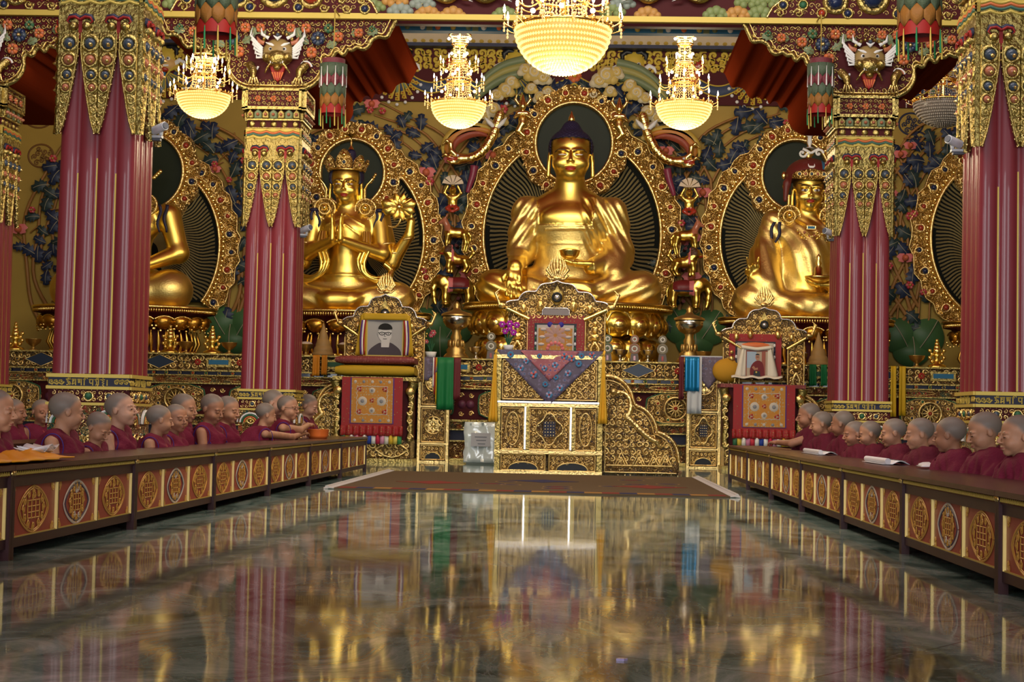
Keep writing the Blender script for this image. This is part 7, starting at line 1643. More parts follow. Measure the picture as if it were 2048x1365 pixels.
        for z in (Z(bot)-.10, Z(min(k_[0] for k_ in tiers))+.05):
            o = bpy.data.objects.new('chandelier_light', l); COL.objects.link(o); o.location = (c[0], Y-.0, z)
    return th
def octa(mb, P, r, h, m):
    P = np.array(P, float); B = np.array([(r, 0, 0), (0, r, 0), (-r, 0, 0), (0, -r, 0), (0, 0, h), (0, 0, -h)]); V = (P[:, None]+B[None]).reshape(-1, 3)
    f = np.array([[0, 1, 4], [1, 2, 4], [2, 3, 4], [3, 0, 4], [1, 0, 5], [2, 1, 5], [3, 2, 5], [0, 3, 5]]); mb.add(V, (f[None]+(np.arange(len(P))*6)[:, None, None]).reshape(-1, 3), m, False)
chandelier(1126, 11.8, 58, 97, 148, [(0, 52, 52, 62), (-60, 0, 44, 52)], 'largest lit crystal chandelier at the top centre', power=130)
chandelier(917, 20.3, 208, 55, 256, [(166, 204, 24, 34), (128, 160, 18, 26), (92, 124, 13, 16), (70, 88, 22, 16)], 'lit crystal chandelier left of the central statue, near its halo', power=120)
chandelier(1368, 20.3, 210, 56, 258, [(168, 206, 24, 34), (130, 162, 18, 26), (92, 126, 13, 16), (70, 88, 20, 16)], 'lit crystal chandelier right of the central statue, near its halo', power=120)
chandelier(407, 15.2, 190, 54, 236, [(152, 184, 24, 34), (128, 150, 20, 24), (112, 126, 24, 18)], 'lit crystal chandelier hanging between the two left pillars', power=32)
chandelier(1886, 20.6, 205, 58, 254, [(165, 200, 26, 36), (135, 162, 22, 28), (118, 132, 26, 20)], 'unlit crystal chandelier beside the big right pillar', lit=False)

# ================================================================ PRAYER BANNERS
def banner(px, Y, top, bot, wpx, label):
    u = Y/F; c = at(px, bot, Y); Z = lambda py: at(px, py, Y)[2]; R = wpx*u/2; th = thing('cylinder_banner', label, 'banner', (c[0], Y, Z(bot))); n = 10
    BM = [mat('banner_maroon', (0.16, 0.03, 0.04), .6, bump=.3, bscale=60), mat('banner_green', (0.07, 0.10, 0.06), .6, bump=.3, bscale=60), mat('banner_orange', (0.26, 0.11, 0.02), .6, bump=.2)]
    hT = Z(top)-Z(bot); zb = Z(bot)+hT*.28
    mb = MB(); mb.lathe([(R*.86, zb+.02), (R*.84, zb+hT*.9)], BM[0], 24, 'z', c=(c[0], Y, 0)); mb.lathe([(R*.9, zb-.02), (R*.9, zb+hT*.12)], RED, 24, 'z', c=(c[0], Y, 0)); mb.build('inner_cylinder', th)
    for tier in range(4):
        mb = MB(); z1 = zb+hT*(.30+.17*tier)
        for i in range(n):
            a = 2*PI*(i+.5*(tier % 2))/n; w = PI/n; hh = hT*.24; P = []
            for s in np.linspace(-1, 1, 7): P.append([(c[0]+R*(.92+.02*tier)*math.cos(a+s*w), Y+R*(.92+.02*tier)*math.sin(a+s*w), z1-hh*v*(1-.34*abs(s))) for v in (0, .5, 1)])
            mb.cloth(P, BM[(2, 1, 0, 1)[tier] if i % 2 or tier != 0 else 2], .004)
        mb.build('pointed_tabs', th)
    for i in range(n):
        a = 2*PI*i/n; mb = MB(); m = [PGOLD, mat('tassel_green', (0.02, 0.22, 0.08), .6)][i % 2]; x, y = c[0]+R*.95*math.cos(a), Y+R*.95*math.sin(a); d = hT*(.22 if i % 2 else .26)
        mb.tube([(x, y, zb+.03), (x, y, zb-d*.3), (x+.003, y, zb-d)], [R*.02, R*.045, R*.05], m, 5); mb.build('tassel', th); mb = MB(); mb.tube([(x, y-.01, zb+hT*.75), (x, y-.01, zb+hT*.6), (x, y-.01, zb+hT*.42)], [R*.02, R*.045, R*.06], WHT, 5); mb.build('white_tassel', th)
    mb = MB(); mb.tube([(c[0], Y, zb+hT*.85), (c[0], Y, 8.99 if Y < 16 else ZB0-.01)]+([(c[0], YB-.06, ZB0)] if Y > 16 else []), .008, PGOLD, 5); mb.build('cord', th)
banner(430, 14.2, -60, 116, 92, 'cylindrical silk banner with tassels at top left, above the lit chandelier')
banner(1838, 14.2, -60, 122, 94, 'cylindrical silk banner with tassels at top right')
banner(664, 16.15, 140, 258, 56, 'small striped silk banner right of the second left pillar')
banner(1640, 16.15, 140, 258, 54, 'small striped silk banner left of the second right pillar')

# ================================================================ SECURITY CAMERAS
CW = mat('camera_white', (0.62, 0.64, 0.68), .35); CG = mat('camera_grey', (0.10, 0.11, 0.14), .4)
def cctv(px, py, Y, s, d, lab, anchor):
    c = np.array(at(px, py, Y)); th = thing('security_camera', lab, 'camera', tuple(c)); u = Y/F*s
    mb = MB(); mb.tube([c+np.array([-14*d*u, .02, 3*u]), c+np.array([14*d*u, -.05, 10*u])], 9*u, CW, 14); mb.build('housing', th)
    mb = MB(); mb.tube([c+np.array([14*d*u, -.05, 10*u]), c+np.array([16*d*u, -.056, 10.6*u])], 7*u, CG, 12); mb.build('lens', th)
    mb = MB(); mb.box(c+np.array([-14*d*u, .03, -9*u]), (34*u, .05, 5*u), CW); mb.tube([c+np.array([2*d*u, .0, -7*u]), c+np.array([3*d*u, 0, 2*u])], 4*u, CW, 8); mb.box(c+np.array([-12*d*u, .04, -14*u]), (22*u, .05, 5*u), CG)
    mb.tube([c+np.array([-20*d*u, .04, -2*u]), c+np.array([-26*d*u, .04, 6*u]), c+np.array([-14*d*u, .03, 12*u])], 1.3*u, CW, 5); mb.build('bracket', th)
cctv(320, 264, 11.35, 1.0, 1, 'white security camera on the big left pillar', 0); cctv(1907, 291, 11.35, 1.0, -1, 'white security camera on the big right pillar', 0)
cctv(612, 463, 16.75, .72, 1, 'white security camera on the second left pillar', 0); cctv(1658, 470, 16.75, .72, -1, 'white security camera on the second right pillar', 0)

# ================================================================ OFFERINGS ON THE ALTAR
YO = 24.35; uo = YO/F
def lathe_thing(name, label, cat, px, Y, z, prof, m, group=None, n=20):
    x = at(px, 700, Y)[0]; mb = MB(); mb.lathe(prof, m, n, 'z', c=(x, Y, z)); o = mb.build(name); return tag(o, label, cat, group)
bowlp = [(.01, 0), (.07, 0), (.065, .015), (.022, .03), (.022, .06), (.06, .085), (.10, .12), (.115, .165), (.12, .17), (.105, .165), (.08, .135), (.001, .12)]
for px, lab in ((66, 'far left under the edge pillar side'), (372, 'left, just right of the big pillar base'), (458, 'left, under the broad green lotus leaves'), (612, 'just right of the second left pillar'), (690, 'beside the left portrait throne'), (952, 'between left silver urn and disc ornament'), (1240, 'between the first and second disc ornaments'), (1296, 'between the second and third disc ornaments'), (1407, 'between right silver urn and right portrait throne'), (1600, 'beside the right portrait throne'), (1834, 'at far right under the green lotus leaves')):
    sil = px in (952, 1240, 1296)
    o = lathe_thing('offering_bowl', ('small silver' if sil else 'small brass')+' footed bowl on the altar, '+lab, 'bowl', px, YO-.1, ZA+.001, bowlp, SILVER if sil else BRASS)
    if px in (612, 690, 1600): mb = MB(); x = at(px, 700, YO-.1)[0]; mb.dome(0, 0, .1, .05, WHT, 14) if False else mb.ball((x, YO-.1, ZA+.165), (.1, .1, .045), mat('rice_white', (0.55, 0.45, 0.38), .8), 14, 8); mb.build('rice_heap', o).location = (0, 0, 0)
for px, lab in ((912, 'left'), (1378, 'right')):
    x = at(px, 700, YO)[0]; th = thing('butter_lamp_urn', 'tall silver and gilt lamp urn on the altar, %s of the central lotus pedestal' % lab, 'urn', (x, YO, ZA)); k = uo
    mb = MB(); mb.lathe([(.1*k, 0), (26*k, 0), (25*k, 6*k), (18*k, 13*k), (20*k, 18*k), (13*k, 26*k), (10*k, 36*k), (12*k, 44*k), (8*k, 52*k), (10*k, 60*k)], BRASS, 28, 'z', c=(x, YO, ZA)); mb.build('gilt_foot', th)
    mb = MB(); mb.lathe([(9*k, 58*k), (20*k, 64*k), (27*k, 74*k), (28*k, 86*k), (26*k, 88*k)], SILVER, 28, 'z', c=(x, YO, ZA)); mb.build('silver_bowl', th)
    mb = MB(); mb.lathe([(31*k, 86*k), (31*k, 90*k), (22*k, 94*k), (10*k, 98*k), (5*k, 104*k), (7*k, 108*k), (1*k, 116*k)], BRASS, 28, 'z', c=(x, YO, ZA)); mb.build('lid', th)
    mb = MB()
    for q in range(10): a = q*PI/5; mb.ball((x+14*k*math.cos(a), YO+14*k*math.sin(a), ZA+30*k), (3.5*k, 3.5*k, 9*k), BRASS, 6, 5)
    mb.build('relief_figures', th)
DG = [mat('disc_grey', (0.22, 0.20, 0.15), .6), mat('disc_rose', (0.36, 0.16, 0.12), .6), mat('disc_green', (0.12, 0.17, 0.10), .6)]
for px, i, lab in ((982, 0, 'left of the high throne'), (1215, 2, 'first to the right of the high throne'), (1269, 1, 'second, rose, right of the high throne'), (1325, 0, 'third, right of the high throne')):
    x = at(px, 700, YO-.2)[0]; th = thing('disc_ornament', 'ornament of two stacked discs on the altar, '+lab, 'ornament', (x, YO-.2, ZA)); k = uo
    mb = MB().frame((x, YO-.2, ZA)); mb.prism([(-9*k, 0), (9*k, 0), (7*k, 16*k), (-7*k, 16*k)], -4*k, 4*k, mat('stand_grey', (0.16, 0.14, 0.14), .6)); mb.bbox((-2*k, 3*k, 4*k), (2*k, 12*k, 5*k), CORAL); mb.build('stand', th)
    for z, r in ((26, 11), (45, 8.5)):
        mb = MB().frame((x, YO-.2, ZA+z*k)); t = np.linspace(0, 2*PI, 25)[:-1]; mb.prism([(r*k*math.cos(a), r*k*math.sin(a)) for a in t], -2*k, 2*k, DG[0], bev=.5*k); tt = np.linspace(0, 2*PI, 21)
        for q, m in ((.8, DG[i]), (.45, WHT)): mb.ribbon(np.c_[r*q*k*np.cos(tt), r*q*k*np.sin(tt)], 1.1*k, 1*k, m, 2*k)
        mb.dome(0, 0, r*.25*k, 1.5*k, DG[i], 8, 2*k); mb.build('disc', th)
for px, lab, top in ((646, 'brown tiered conical offering cake on the altar, right of the second left pillar', 60), (1637, 'brown tiered conical offering cake on the altar, left of the second right pillar', 64)):
    k = uo; x = at(px, 700, YO-.15)[0]; prof = [(.1, 0)]
    pr = [(.1*k, 0), (23*k, 0), (22*k, 6*k), (19*k, 8*k), (20*k, 10*k), (17*k, 18*k), (15*k, 20*k), (15.5*k, 22*k), (12*k, 32*k), (10*k, 34*k), (10*k, 38*k), (6*k, 50*k), (4*k, 56*k), (1*k, 66*k)]
    mb = MB(); mb.lathe(pr, mat('cake_brown', (0.34, 0.20, 0.07), .5), 26, 'z', c=(x, YO-.15, ZA)); tag(mb.build('offering_cake'), lab, 'offering')
for px, lab in ((340, 'gilt ornamental jewel stand on the altar, directly right of the big left pillar'), (424, 'gilt ornamental jewel stand on the altar, left of the green lotus leaves'), (30, 'gilt ornamental jewel stand on the altar, at the far left'), (1874, 'gilt ornamental jewel stand on the altar, at the far right'), (718, 'gilt ornamental jewel stand hidden beside the left portrait throne')):
    if px == 718: continue
    k = uo; x = at(px, 700, YO)[0]; th = thing('jewel_stand', lab, 'ornament', (x, YO, ZA)); mb = MB(); mb.lathe([(.1, 0), (20*k, 0), (17*k, 6*k), (6*k, 10*k), (5*k, 22*k), (9*k, 26*k), (4*k, 30*k)], GOLD, 18, 'z', c=(x, YO, ZA)); mb.build('foot', th)
    mb = MB()
    for q in range(4): mb.ball((x, YO, ZA+(34+7*q)*k), ((8-1.5*q)*k,)*3, GOLDP, 8, 6)
    for sx in (-1, 1):
        for q in range(4): mb.ball((x+sx*(10+4*(q % 2))*k, YO, ZA+(14+7*q)*k), 4*k, GOLDP, 7, 5)
    mb.build('beads', th)
def drop_cloth(px0, px1, py0, py1, Y, m, name, label, cat, folds=3, flare=1.0, x2=None, n=14, over=.06, z0=None):
    a = at(px0, py0, Y); b = at(px1, py0, Y); zb = at((px0+px1)/2, py1, Y)[2]; zt = z0 or a[2]; P = []; cx = (a[0]+b[0])/2; w = b[0]-a[0]; sh = ((x2-px0)*Y/F if x2 else 0)
    for i in range(n):
        u = i/(n-1)-.5; P.append([(cx+u*w+sh, Y+over, zt+.006)]+[(cx+u*w*(1+(flare-1)*v)+sh*0, Y-.012*math.sin((u+.5)*PI*2*folds)*(.3+v)-.01*v, zt+(zb-zt)*v) for v in np.linspace(0, 1, 9)])
    mb = MB(); mb.cloth(P, m, .003); return tag(mb.build(name), label, cat)
GS = mat('green_silk', (0.008, 0.17, 0.05), .55); OS = mat('orange_silk', (0.66, 0.25, 0.015), .55); YSK = mat('yellow_silk', (0.56, 0.36, 0.015), .6)
for px0, px1, py0, py1, m, nm, lab in ((626, 640, 701, 752, OS, 'orange_scarf', 'orange silk scarf under the left offering cake, left strip'), (644, 655, 701, 750, OS, 'orange_scarf', 'orange silk scarf under the left offering cake, right strip'), (1619, 1633, 720, 772, GS, 'green_scarf', 'green silk scarf under the right offering cake, left strip'), (1642, 1654, 720, 772, GS, 'green_scarf', 'green silk scarf under the right offering cake, right strip'), (1782, 1793, 714, 834, YSK, 'yellow_scarf', 'long yellow scarf beside the second right pillar, left strip'), (1799, 1812, 714, 832, YSK, 'yellow_scarf', 'long yellow scarf beside the second right pillar, right strip')):
    drop_cloth(px0, px1, py0, py1, YA-.12, m, nm, lab, 'scarf', 1.5, 1.1, z0=ZA)
# cloths on the narrow stands
zs_ = SLz
drop_cloth(875, 908, 714, 820, YC-.05, GS, 'green_cloth', 'long dark green silk cloth over the narrow left stand', 'cloth', 2, z0=zs_+.004, over=.3)
for px0, px1, py1, m, nm, lab in ((866, 869, 775, WHT, 'white_ribbon', 'white ribbon left of the green silk cloth'), (869, 874, 790, RED, 'red_ribbon', 'red ribbon beside the green silk cloth'), (872, 876, 808, YSK, 'yellow_ribbon', 'narrow yellow ribbon at the left edge of the green silk cloth'), (907, 922, 800, mat('dark_red_silk', (0.12, 0.015, 0.02), .6), 'red_cloth', 'dark red cloth right of the green silk cloth')):
    drop_cloth(px0, px1, 714, py1, YC-.04, m, nm, lab, 'cloth', 1, z0=zs_+.003, over=.2, n=5)
tri_cloth(SLx-.01, YC-.0, SLz+.001, SLw/2+.04, 46*YC/F, [BR_PUR], 'corner_cloth', 'purple brocade cloth pointed over the narrow left stand', 'cloth', apex=-.4)
tri_cloth(SRx+.03, YC-.0, SRz+.001, SRw/2+.06, 62*YC/F, [BR_PUR], 'corner_cloth', 'purple brocade cloth pointed over the narrow right stand', 'cloth', apex=.1)
BS = mat('blue_foil', (0.01, 0.20, 0.45), .25, .3); WS = mat('white_gauze', (0.55, 0.58, 0.62), .6)
drop_cloth(1370, 1399, 726, 783, YC-.09, BS, 'blue_scarf', 'shiny blue printed scarf hanging from the narrow right stand', 'scarf', 2, z0=SRz+.006, over=.2)
drop_cloth(1375, 1404, 728, 828, YC-.07, WS, 'white_scarf', 'white gauze scarf below the blue scarf on the narrow right stand', 'scarf', 2, z0=SRz+.005, over=.2)
drop_cloth(1358, 1368, 730, 800, YC-.05, mat('dark_red_silk', (0, 0, 0)), 'red_cloth', 'dark brown red cloth at the left edge of the narrow right stand', 'cloth', 1, z0=SRz+.003, over=.2, n=5)
mb = MB(); x = at(1406, 720, YC)[0]; mb.bbox((x-.30, YC-.02, SRz+.01), (x+.28, YC+.3, SRz+.025), mat('clear_tray', (0.55, 0.56, 0.58), .2)); tag(mb.build('serving_tray'), 'pale flat tray on top of the narrow right stand', 'tray')
mb = MB(); c = at(1455, 742, YC-.1); mb.ball((c[0], YC-.05, c[2]), (.20, .12, .17), mat('ochre_felt', (0.50, 0.26, 0.02), .8), 20, 12); o = mb.build('round_cushion'); tag(o, 'round ochre cushion on the left corner of the right portrait throne', 'cushion')
# flowers
def pot(px, Y, z, wpx, m, nm, lab, fl, leafm, fm):
    x = at(px, 690, Y)[0]; u = Y/F; th = thing(nm, lab, 'plant', (x, Y, z)); w = wpx*u/2; mb = MB(); mb.lathe([(.001, 0), (w*.7, 0), (w, w*1.0), (w*.9, w*1.0), (w*.6, w*.6), (.001, w*.6)], m, 18, 'z', c=(x, Y, z)); mb.build('pot', th)
    mb = MB(); rg = random.Random(px)
    for q in range(14): a = rg.uniform(0, 6.28); r = rg.uniform(.3, 1.0)*w; h = rg.uniform(1.2, 2.4)*w; mb.tube([(x, Y, z+w*.8), (x+r*.6*math.cos(a), Y+r*.6*math.sin(a), z+w+h*.6), (x+r*1.3*math.cos(a), Y+r*1.3*math.sin(a), z+w+h)], [w*.10, w*.13, w*.01], leafm, 4)
    mb.build('leaves', th)
    for dx, dz, r in fl:
        mb = MB(); X_, Z_ = x+dx*u, z+dz*u; mb.tube([(x, Y, z+w), ((x+X_)/2, Y-.01, (z+Z_)/2), (X_, Y-.02, Z_)], w*.05, leafm, 4); mb.frame((X_, Y-.03, Z_)); mb.flower(0, 0, r*u, fm[0], fm[1], WHT, 0, 6, r*u*.6); mb.build('blossom', th)
pot(1017, YT+.12, Zt+.004, 22, WHT, 'potted_orchid', 'potted orchid with magenta blossoms on the left corner of the high throne', [(-13, 52, 7.5), (2, 53, 8), (16, 51, 7), (-7, 38, 6.5), (10, 36, 7), (2, 44, 6)], GRN, (mat('magenta_petal', (0.50, 0.03, 0.36), .5), mat('violet_petal', (0.38, 0.02, 0.42), .5)))
pot(862, YC+.15, SLz+.004, 24, WHT, 'potted_flowers', 'small pot of pink flowers on the narrow left stand', [(4, 50, 7), (0, 45, 5.5), (-9, 32, 5)], GRN, (mat('pink_petal', (0.60, 0.10, 0.16), .5), PINK))
# plastic-wrapped parcel
x0 = at(928, 900, YC-.4)[0]; x1 = at(995, 900, YC-.4)[0]; zt = at(960, 848, YC-.4)[2]; th = thing('wrapped_parcel', 'crinkled clear plastic wrapped white parcel with a paper note beside the high throne', 'parcel', ((x0+x1)/2, YC-.2, 0)); rg = random.Random(4)
mb = MB(); P = [[(x0+(x1-x0)*u+.012*rg.uniform(-1, 1), YC-.42+.02*rg.uniform(-1, 1), .02+zt*v) for v in np.linspace(0, 1, 9)] for u in np.linspace(0, 1, 9)]; mb.cloth(P, mat('clear_plastic', (0.62, 0.68, 0.68), .15, coat=1.0)); mb.bbox((x0+.03, YC-.38, 0), (x1-.03, YC-.15, zt-.02), mat('parcel_pale', (0.52, 0.58, 0.46), .4)); mb.build('plastic_wrap', th)
mb = MB().frame(((x0+x1)/2+.0, YC-.45, zt*.55)); mb.bbox((-.13, -.06, 0), (.13, .12, .004), mat('note_paper', (0.42, 0.42, 0.46), .7))
for q in range(3): mb.bbox((-.08+.02*q, .06-.045*q, .004), (.08-.01*q, .07-.045*q, .006), CG)
mb.build('paper_note', th)

# ================================================================ THINGS ON THE DESKS AND FLOOR
ZD = .388
def on_desk(px, py): return flr(px, py, ZD)
p = on_desk(640, 874); mb = MB(); mb.lathe([(.001, 0), (.085, 0), (.10, .03), (.105, .085), (.11, .09), (.095, .088), (.09, .03), (.001, .02)], mat('orange_plastic', (0.85, 0.20, 0.04), .25, coat=.3), 24, 'z', c=(-2.50, 16.4, ZD)); tag(mb.build('plastic_bowl'), 'bright orange plastic bowl on the left desks, touched by reaching hands', 'bowl')
mb = MB(); rg = random.Random(12); cx, cy = -2.46, 7.52
for k, (dx, dy, a, b) in enumerate(((.0, .0, .13, .3), (.03, -.30, .13, .3), (-.02, .12, .12, .2), (.02, -.65, .13, .3))):
    P = [[(cx+dx+a*u+.01*math.sin(v*9+k), cy+dy+b*v+.02*math.sin(u*7), ZD+.012+.030*max(0, 1-u*u)*max(0, 1-v*v)+.010*math.sin(u*8+v*6+k)*max(0, 1-u*u)*(1-v*v)) for v in np.linspace(-1, 1, 17)] for u in np.linspace(-1, 1, 13)]; mb.cloth(P, mat('saffron_cloth', (0.85, 0.36, 0.01), .6), .006)
o = tag(mb.build('saffron_cloth'), 'crumpled saffron yellow cloth on the nearest left desk', 'cloth')
mb = MB(); PAP = mat('white_paper', (0.72, 0.72, 0.76), .6)
for k in range(3): P = [[(cx+.01+.06*u, cy+.10+.10*v+.04*k, ZD+.034+.008*k+.014*abs(u)+.01*math.sin(v*5+k)) for v in np.linspace(-1, 1, 7)] for u in np.linspace(-1, 1, 5)]; mb.cloth(P, PAP, .002)
tag(mb.build('paper_sheets'), 'loose white sheets lying on the saffron cloth', 'paper')
def scroll_paper(px, py, L_, lab):
    p = flr(px, py, ZD); mb = MB(); P = []
    for v in np.linspace(0, 1, 7):
        P.append([(p[0]+.04-.16*t_+.0, p[1]-L_/2+L_*v, ZD+.004+.02*math.sin(min(PI, t_*5))*(1 if t_ < .6 else .6)) for t_ in np.linspace(0, 1, 12)])
    mb.cloth(P, PAP, .002); mb.tube([(p[0]-.09, p[1]-L_/2, ZD+.022), (p[0]-.09, p[1]+L_/2, ZD+.022)], .018, PAP, 10)
    for q in range(5): mb.bbox((p[0]-.02, p[1]-L_/2+.05+q*L_/6, ZD+.024), (p[0]+.03, p[1]-L_/2+.06+q*L_/6, ZD+.025), mat('print_green', (0.10, 0.28, 0.22), .6))
    tag(mb.build('prayer_sheets'), lab, 'paper')
scroll_paper(1648, 909, .9, 'long white prayer sheets on the right desks, the farther pair'); scroll_paper(1783, 928, .75, 'long white prayer sheets on the right desks, the nearer pair')
p = flr(1857, 938, ZD); mb = MB(); rg = random.Random(1); P = [[(p[0]+.05*u+.012*rg.uniform(-1, 1), p[1]+.09*v+.02*rg.uniform(-1, 1), ZD+.008+.03*(1-u*u)*(1-v*v)*rg.uniform(.3, 1.2)+.004) for v in np.linspace(-1, 1, 8)] for u in np.linspace(-1, 1, 8)]; mb.cloth(P, PAP, .002); tag(mb.build('crumpled_tissue'), 'crumpled white tissue on the right desk, right of the prayer sheets', 'tissue')
# carpet
a0, a1, b0, b1 = flr(784, 943), flr(1425, 960), flr(680, 965), flr(1450, 988)
yb_, yf = 18.9, 14.2; xl, xr_ = -2.02, 1.28
def carpet_mat():
    m, nt, b = _nt('beige_patterned_carpet'); N = nt.nodes; L = nt.links; tc = N.new('ShaderNodeTexCoord'); vo = N.new('ShaderNodeTexVoronoi'); vo.inputs['Scale'].default_value = 1.5; L.new(tc.outputs['Object'], vo.inputs['Vector'])
    r = _ramp(N, [(0.0, (0.20, 0.03, 0.02)), (0.12, (0.20, 0.03, 0.02)), (0.13, (0.03, 0.03, 0.08)), (0.20, (0.35, 0.22, 0.08)), (0.22, (0.13, 0.09, 0.05)), (1, (0.15, 0.105, 0.06))]); r.color_ramp.interpolation = 'CONSTANT'
    L.new(vo.outputs['Distance'], r.inputs[0]); L.new(r.outputs[0], b.inputs['Base Color']); b.inputs['Roughness'].default_value = .95; b.inputs['Specular IOR Level'].default_value = .1; return m
CM = carpet_mat(); th = thing('carpet', 'beige rug with dark red and blue motifs and white fringes before the throne', 'carpet', ((xl+xr_)/2, (yf+yb_)/2, 0))
mb = MB(); mb.bbox((xl, yf, .001), (xr_, yb_, .012), CM); mb.build('pile', th)
mb = MB(); cols = [mat('rug_red', (0.22, 0.03, 0.02), .95), mat('rug_navy', (0.03, 0.03, 0.09), .95), mat('rug_gold', (0.36, 0.18, 0.04), .95), mat('rug_green', (0.03, 0.09, 0.04), .95)]
for i in range(22): x = xl+.03+(xr_-xl-.06)*i/22; mb.bbox((x, yf-.0, .0125), (x+(xr_-xl-.06)/22, yf+.22, .014), cols[(i*5+i//3) % 4])
mb.build('woven_border', th)
for k in range(3): mb = MB(); mb.frame((xl+.7+k*1.0, yf+1.6+.9*(k % 2), .0125), (1, 0, 0), (0, 1, 0)); mb.prism([(-.35, 0), (-.12, .2), (0, .4), (.12, .2), (.35, 0), (.12, -.2), (0, -.4), (-.12, -.2)], 0, .002, cols[k % 2]); mb.build('woven_motif', th)
for x, s in ((xl, -1), (xr_, 1)):
    mb = MB()
    for i in range(150): y = yf+(yb_-yf)*i/149; mb.tube([(x, y, .008), (x+s*.04, y+.01, .012), (x+s*.085, y-.006, .004)], [.008, .010, .008], mat('fringe_white', (0.55, 0.52, 0.50), .9), 4)
    mb.tube([(x+s*.06, y_, .016) for y_ in np.linspace(yf, yb_, 40)], .018, mat('fringe_white', (0, 0, 0)), 5); mb.build('fringe', th)
p = flr(1243, 1322); mb = MB(); mb.frame((p[0], p[1], 0), (1, 0, 0), (0, 1, 0)); mb.prism([(-.014, -.006), (.006, -.01), (.016, .004), (-.004, .009)], 0, .006, mat('foil_violet', (0.5, 0.42, 0.7), .15, .6)); tag(mb.build('foil_scrap'), 'tiny shiny violet scrap on the bare marble floor', 'litter')
# ================================================================ GILT ANIMALS AND SPIRITS BESIDE THE CENTRAL HALO
YR_ = 27.0; ur = YR_/F
def place(px, py): p = at(px, py, YR_); return p[0], p[2]
def sdf_fig(name, S, ax, ay, az, base, paints, X, Z, d, label, cat, grp=None):
    th = thing(name, label, cat, (X, YR_, Z)); mb = MB(); mb.tube([(X, YR_, Z+.12), (X, YW, Z+.12)], .03, DRED, 6); mb.build('wall_fixing', th); m = np.eye(4); m[:3, :3] = np.diag([ur*d, ur, ur]); m[:3, 3] = (X, YR_, Z)
    o = S.build('body', ax, ay, az, base, paints, th, m)
    if d < 0: 
        me = o.data; me.flip_normals()
    return th
def elephant():      # faces -x (units px); stands at z=0
    S = SDF(); S.ell((0, 0, 41), (30, 17, 17), 8); S.ell((-24, 0, 44), (15, 15, 16), 8); S.ell((-38, 0, 50), (12, 12, 13), 6); S.chain([(-46, 0, 48), (-50, -2, 34), (-49, -3, 20), (-47, -4, 8), (-45, -6, 3)], [8, 6, 4.6, 3.6, 3], 4)
    for x, y in ((-24, -9), (-22, 9), (20, -10), (24, 9)): S.chain([(x, y, 34), (x+(2 if x > 0 else -1), y, 16), (x, y, 3)], [9, 6.2, 6], 5); S.ell((x, y-1, 2.5), (6.8, 7.2, 3), 2)
    S.ell((-30, -13, 48), (9, 2.6, 11), 2, rot=(0, .3, 0)); S.ell((-30, 13, 48), (9, 2.6, 11), 2); S.chain([(30, 0, 46), (34, -1, 34), (33, -2, 22)], [2.4, 1.8, 1.4], 2)
    for y in (-5, 5): S.chain([(-46, y, 40), (-53, y*1.3, 36), (-58, y*1.3, 38)], [2.2, 1.8, 1], 1)
    return S
def lion():
    S = SDF(); S.ell((4, 0, 26), (20, 11, 11), 6); S.ell((-14, 0, 32), (12, 12, 14), 6); S.ell((-22, -2, 44), (11, 11, 11), 4); S.ell((-32, -3, 40), (6, 6, 5), 3)
    for x, y in ((-16, -8), (-12, 8), (14, -8), (18, 8)): S.chain([(x, y, 24), (x+(5 if x > 0 else -2), y, 12), (x, y, 2)], [7, 4.6, 3.6], 4); S.ell((x-2, y, 2), (5, 4, 2.6), 2)
    S.chain([(24, 0, 30), (32, 0, 40), (27, 0, 52)], [3, 4, 3], 3)
    for q in range(7): S.ell((-16+4*math.cos(q), -8, 44+10*math.sin(q)), 4.5, 2)
    return S
def horse():
    S = SDF(); S.ell((2, 0, 40), (21, 10, 11), 6); S.ell((-14, 0, 42), (10, 10, 12), 6); S.chain([(-16, 0, 48), (-22, 0, 60), (-24, 0, 66)], [8, 5.5, 5], 4); S.chain([(-24, 0, 66), (-34, 0, 60)], [5, 3.2], 3)
    for x, y in ((-16, -6), (-13, 6), (16, -6), (19, 6)): S.chain([(x, y, 36), (x+(4 if x > 0 else -3), y, 20), (x+(0 if x > 0 else -1), y, 3)], [6.5, 3.4, 2.8], 3)
    for y in (-3, 3): S.chain([(-23, y, 70), (-18, y*1.4, 78)], [2, .8], 1)
    S.chain([(22, 0, 44), (29, 0, 34), (28, 0, 22)], [3, 3, 2], 3); return S
def youth():
    S = SDF(); S.ell((0, 0, 16), (9, 7, 12), 4); S.cap((-7, 0, 26), (7, 0, 26), 5, 5, 4)
    for s in (-1, 1): S.chain([(s*9, 0, 27), (s*17, -2, 34), (s*10, -3, 48)], [3.6, 2.8, 2.4], 2); S.chain([(s*4, 0, 8), (s*10, -6, 2), (s*2, -10, -4)], [5, 4, 3], 3)
    S.ell((0, -1, 40), (7, 7, 8.5), 3); S.cap((0, 0, 28), (0, 0, 34), 3.4, 3, 2); S.ell((0, -8, 39), (1.3, 2, 2.4), 1); S.ell((0, 0, 50), (4, 4, 4), 2); return S
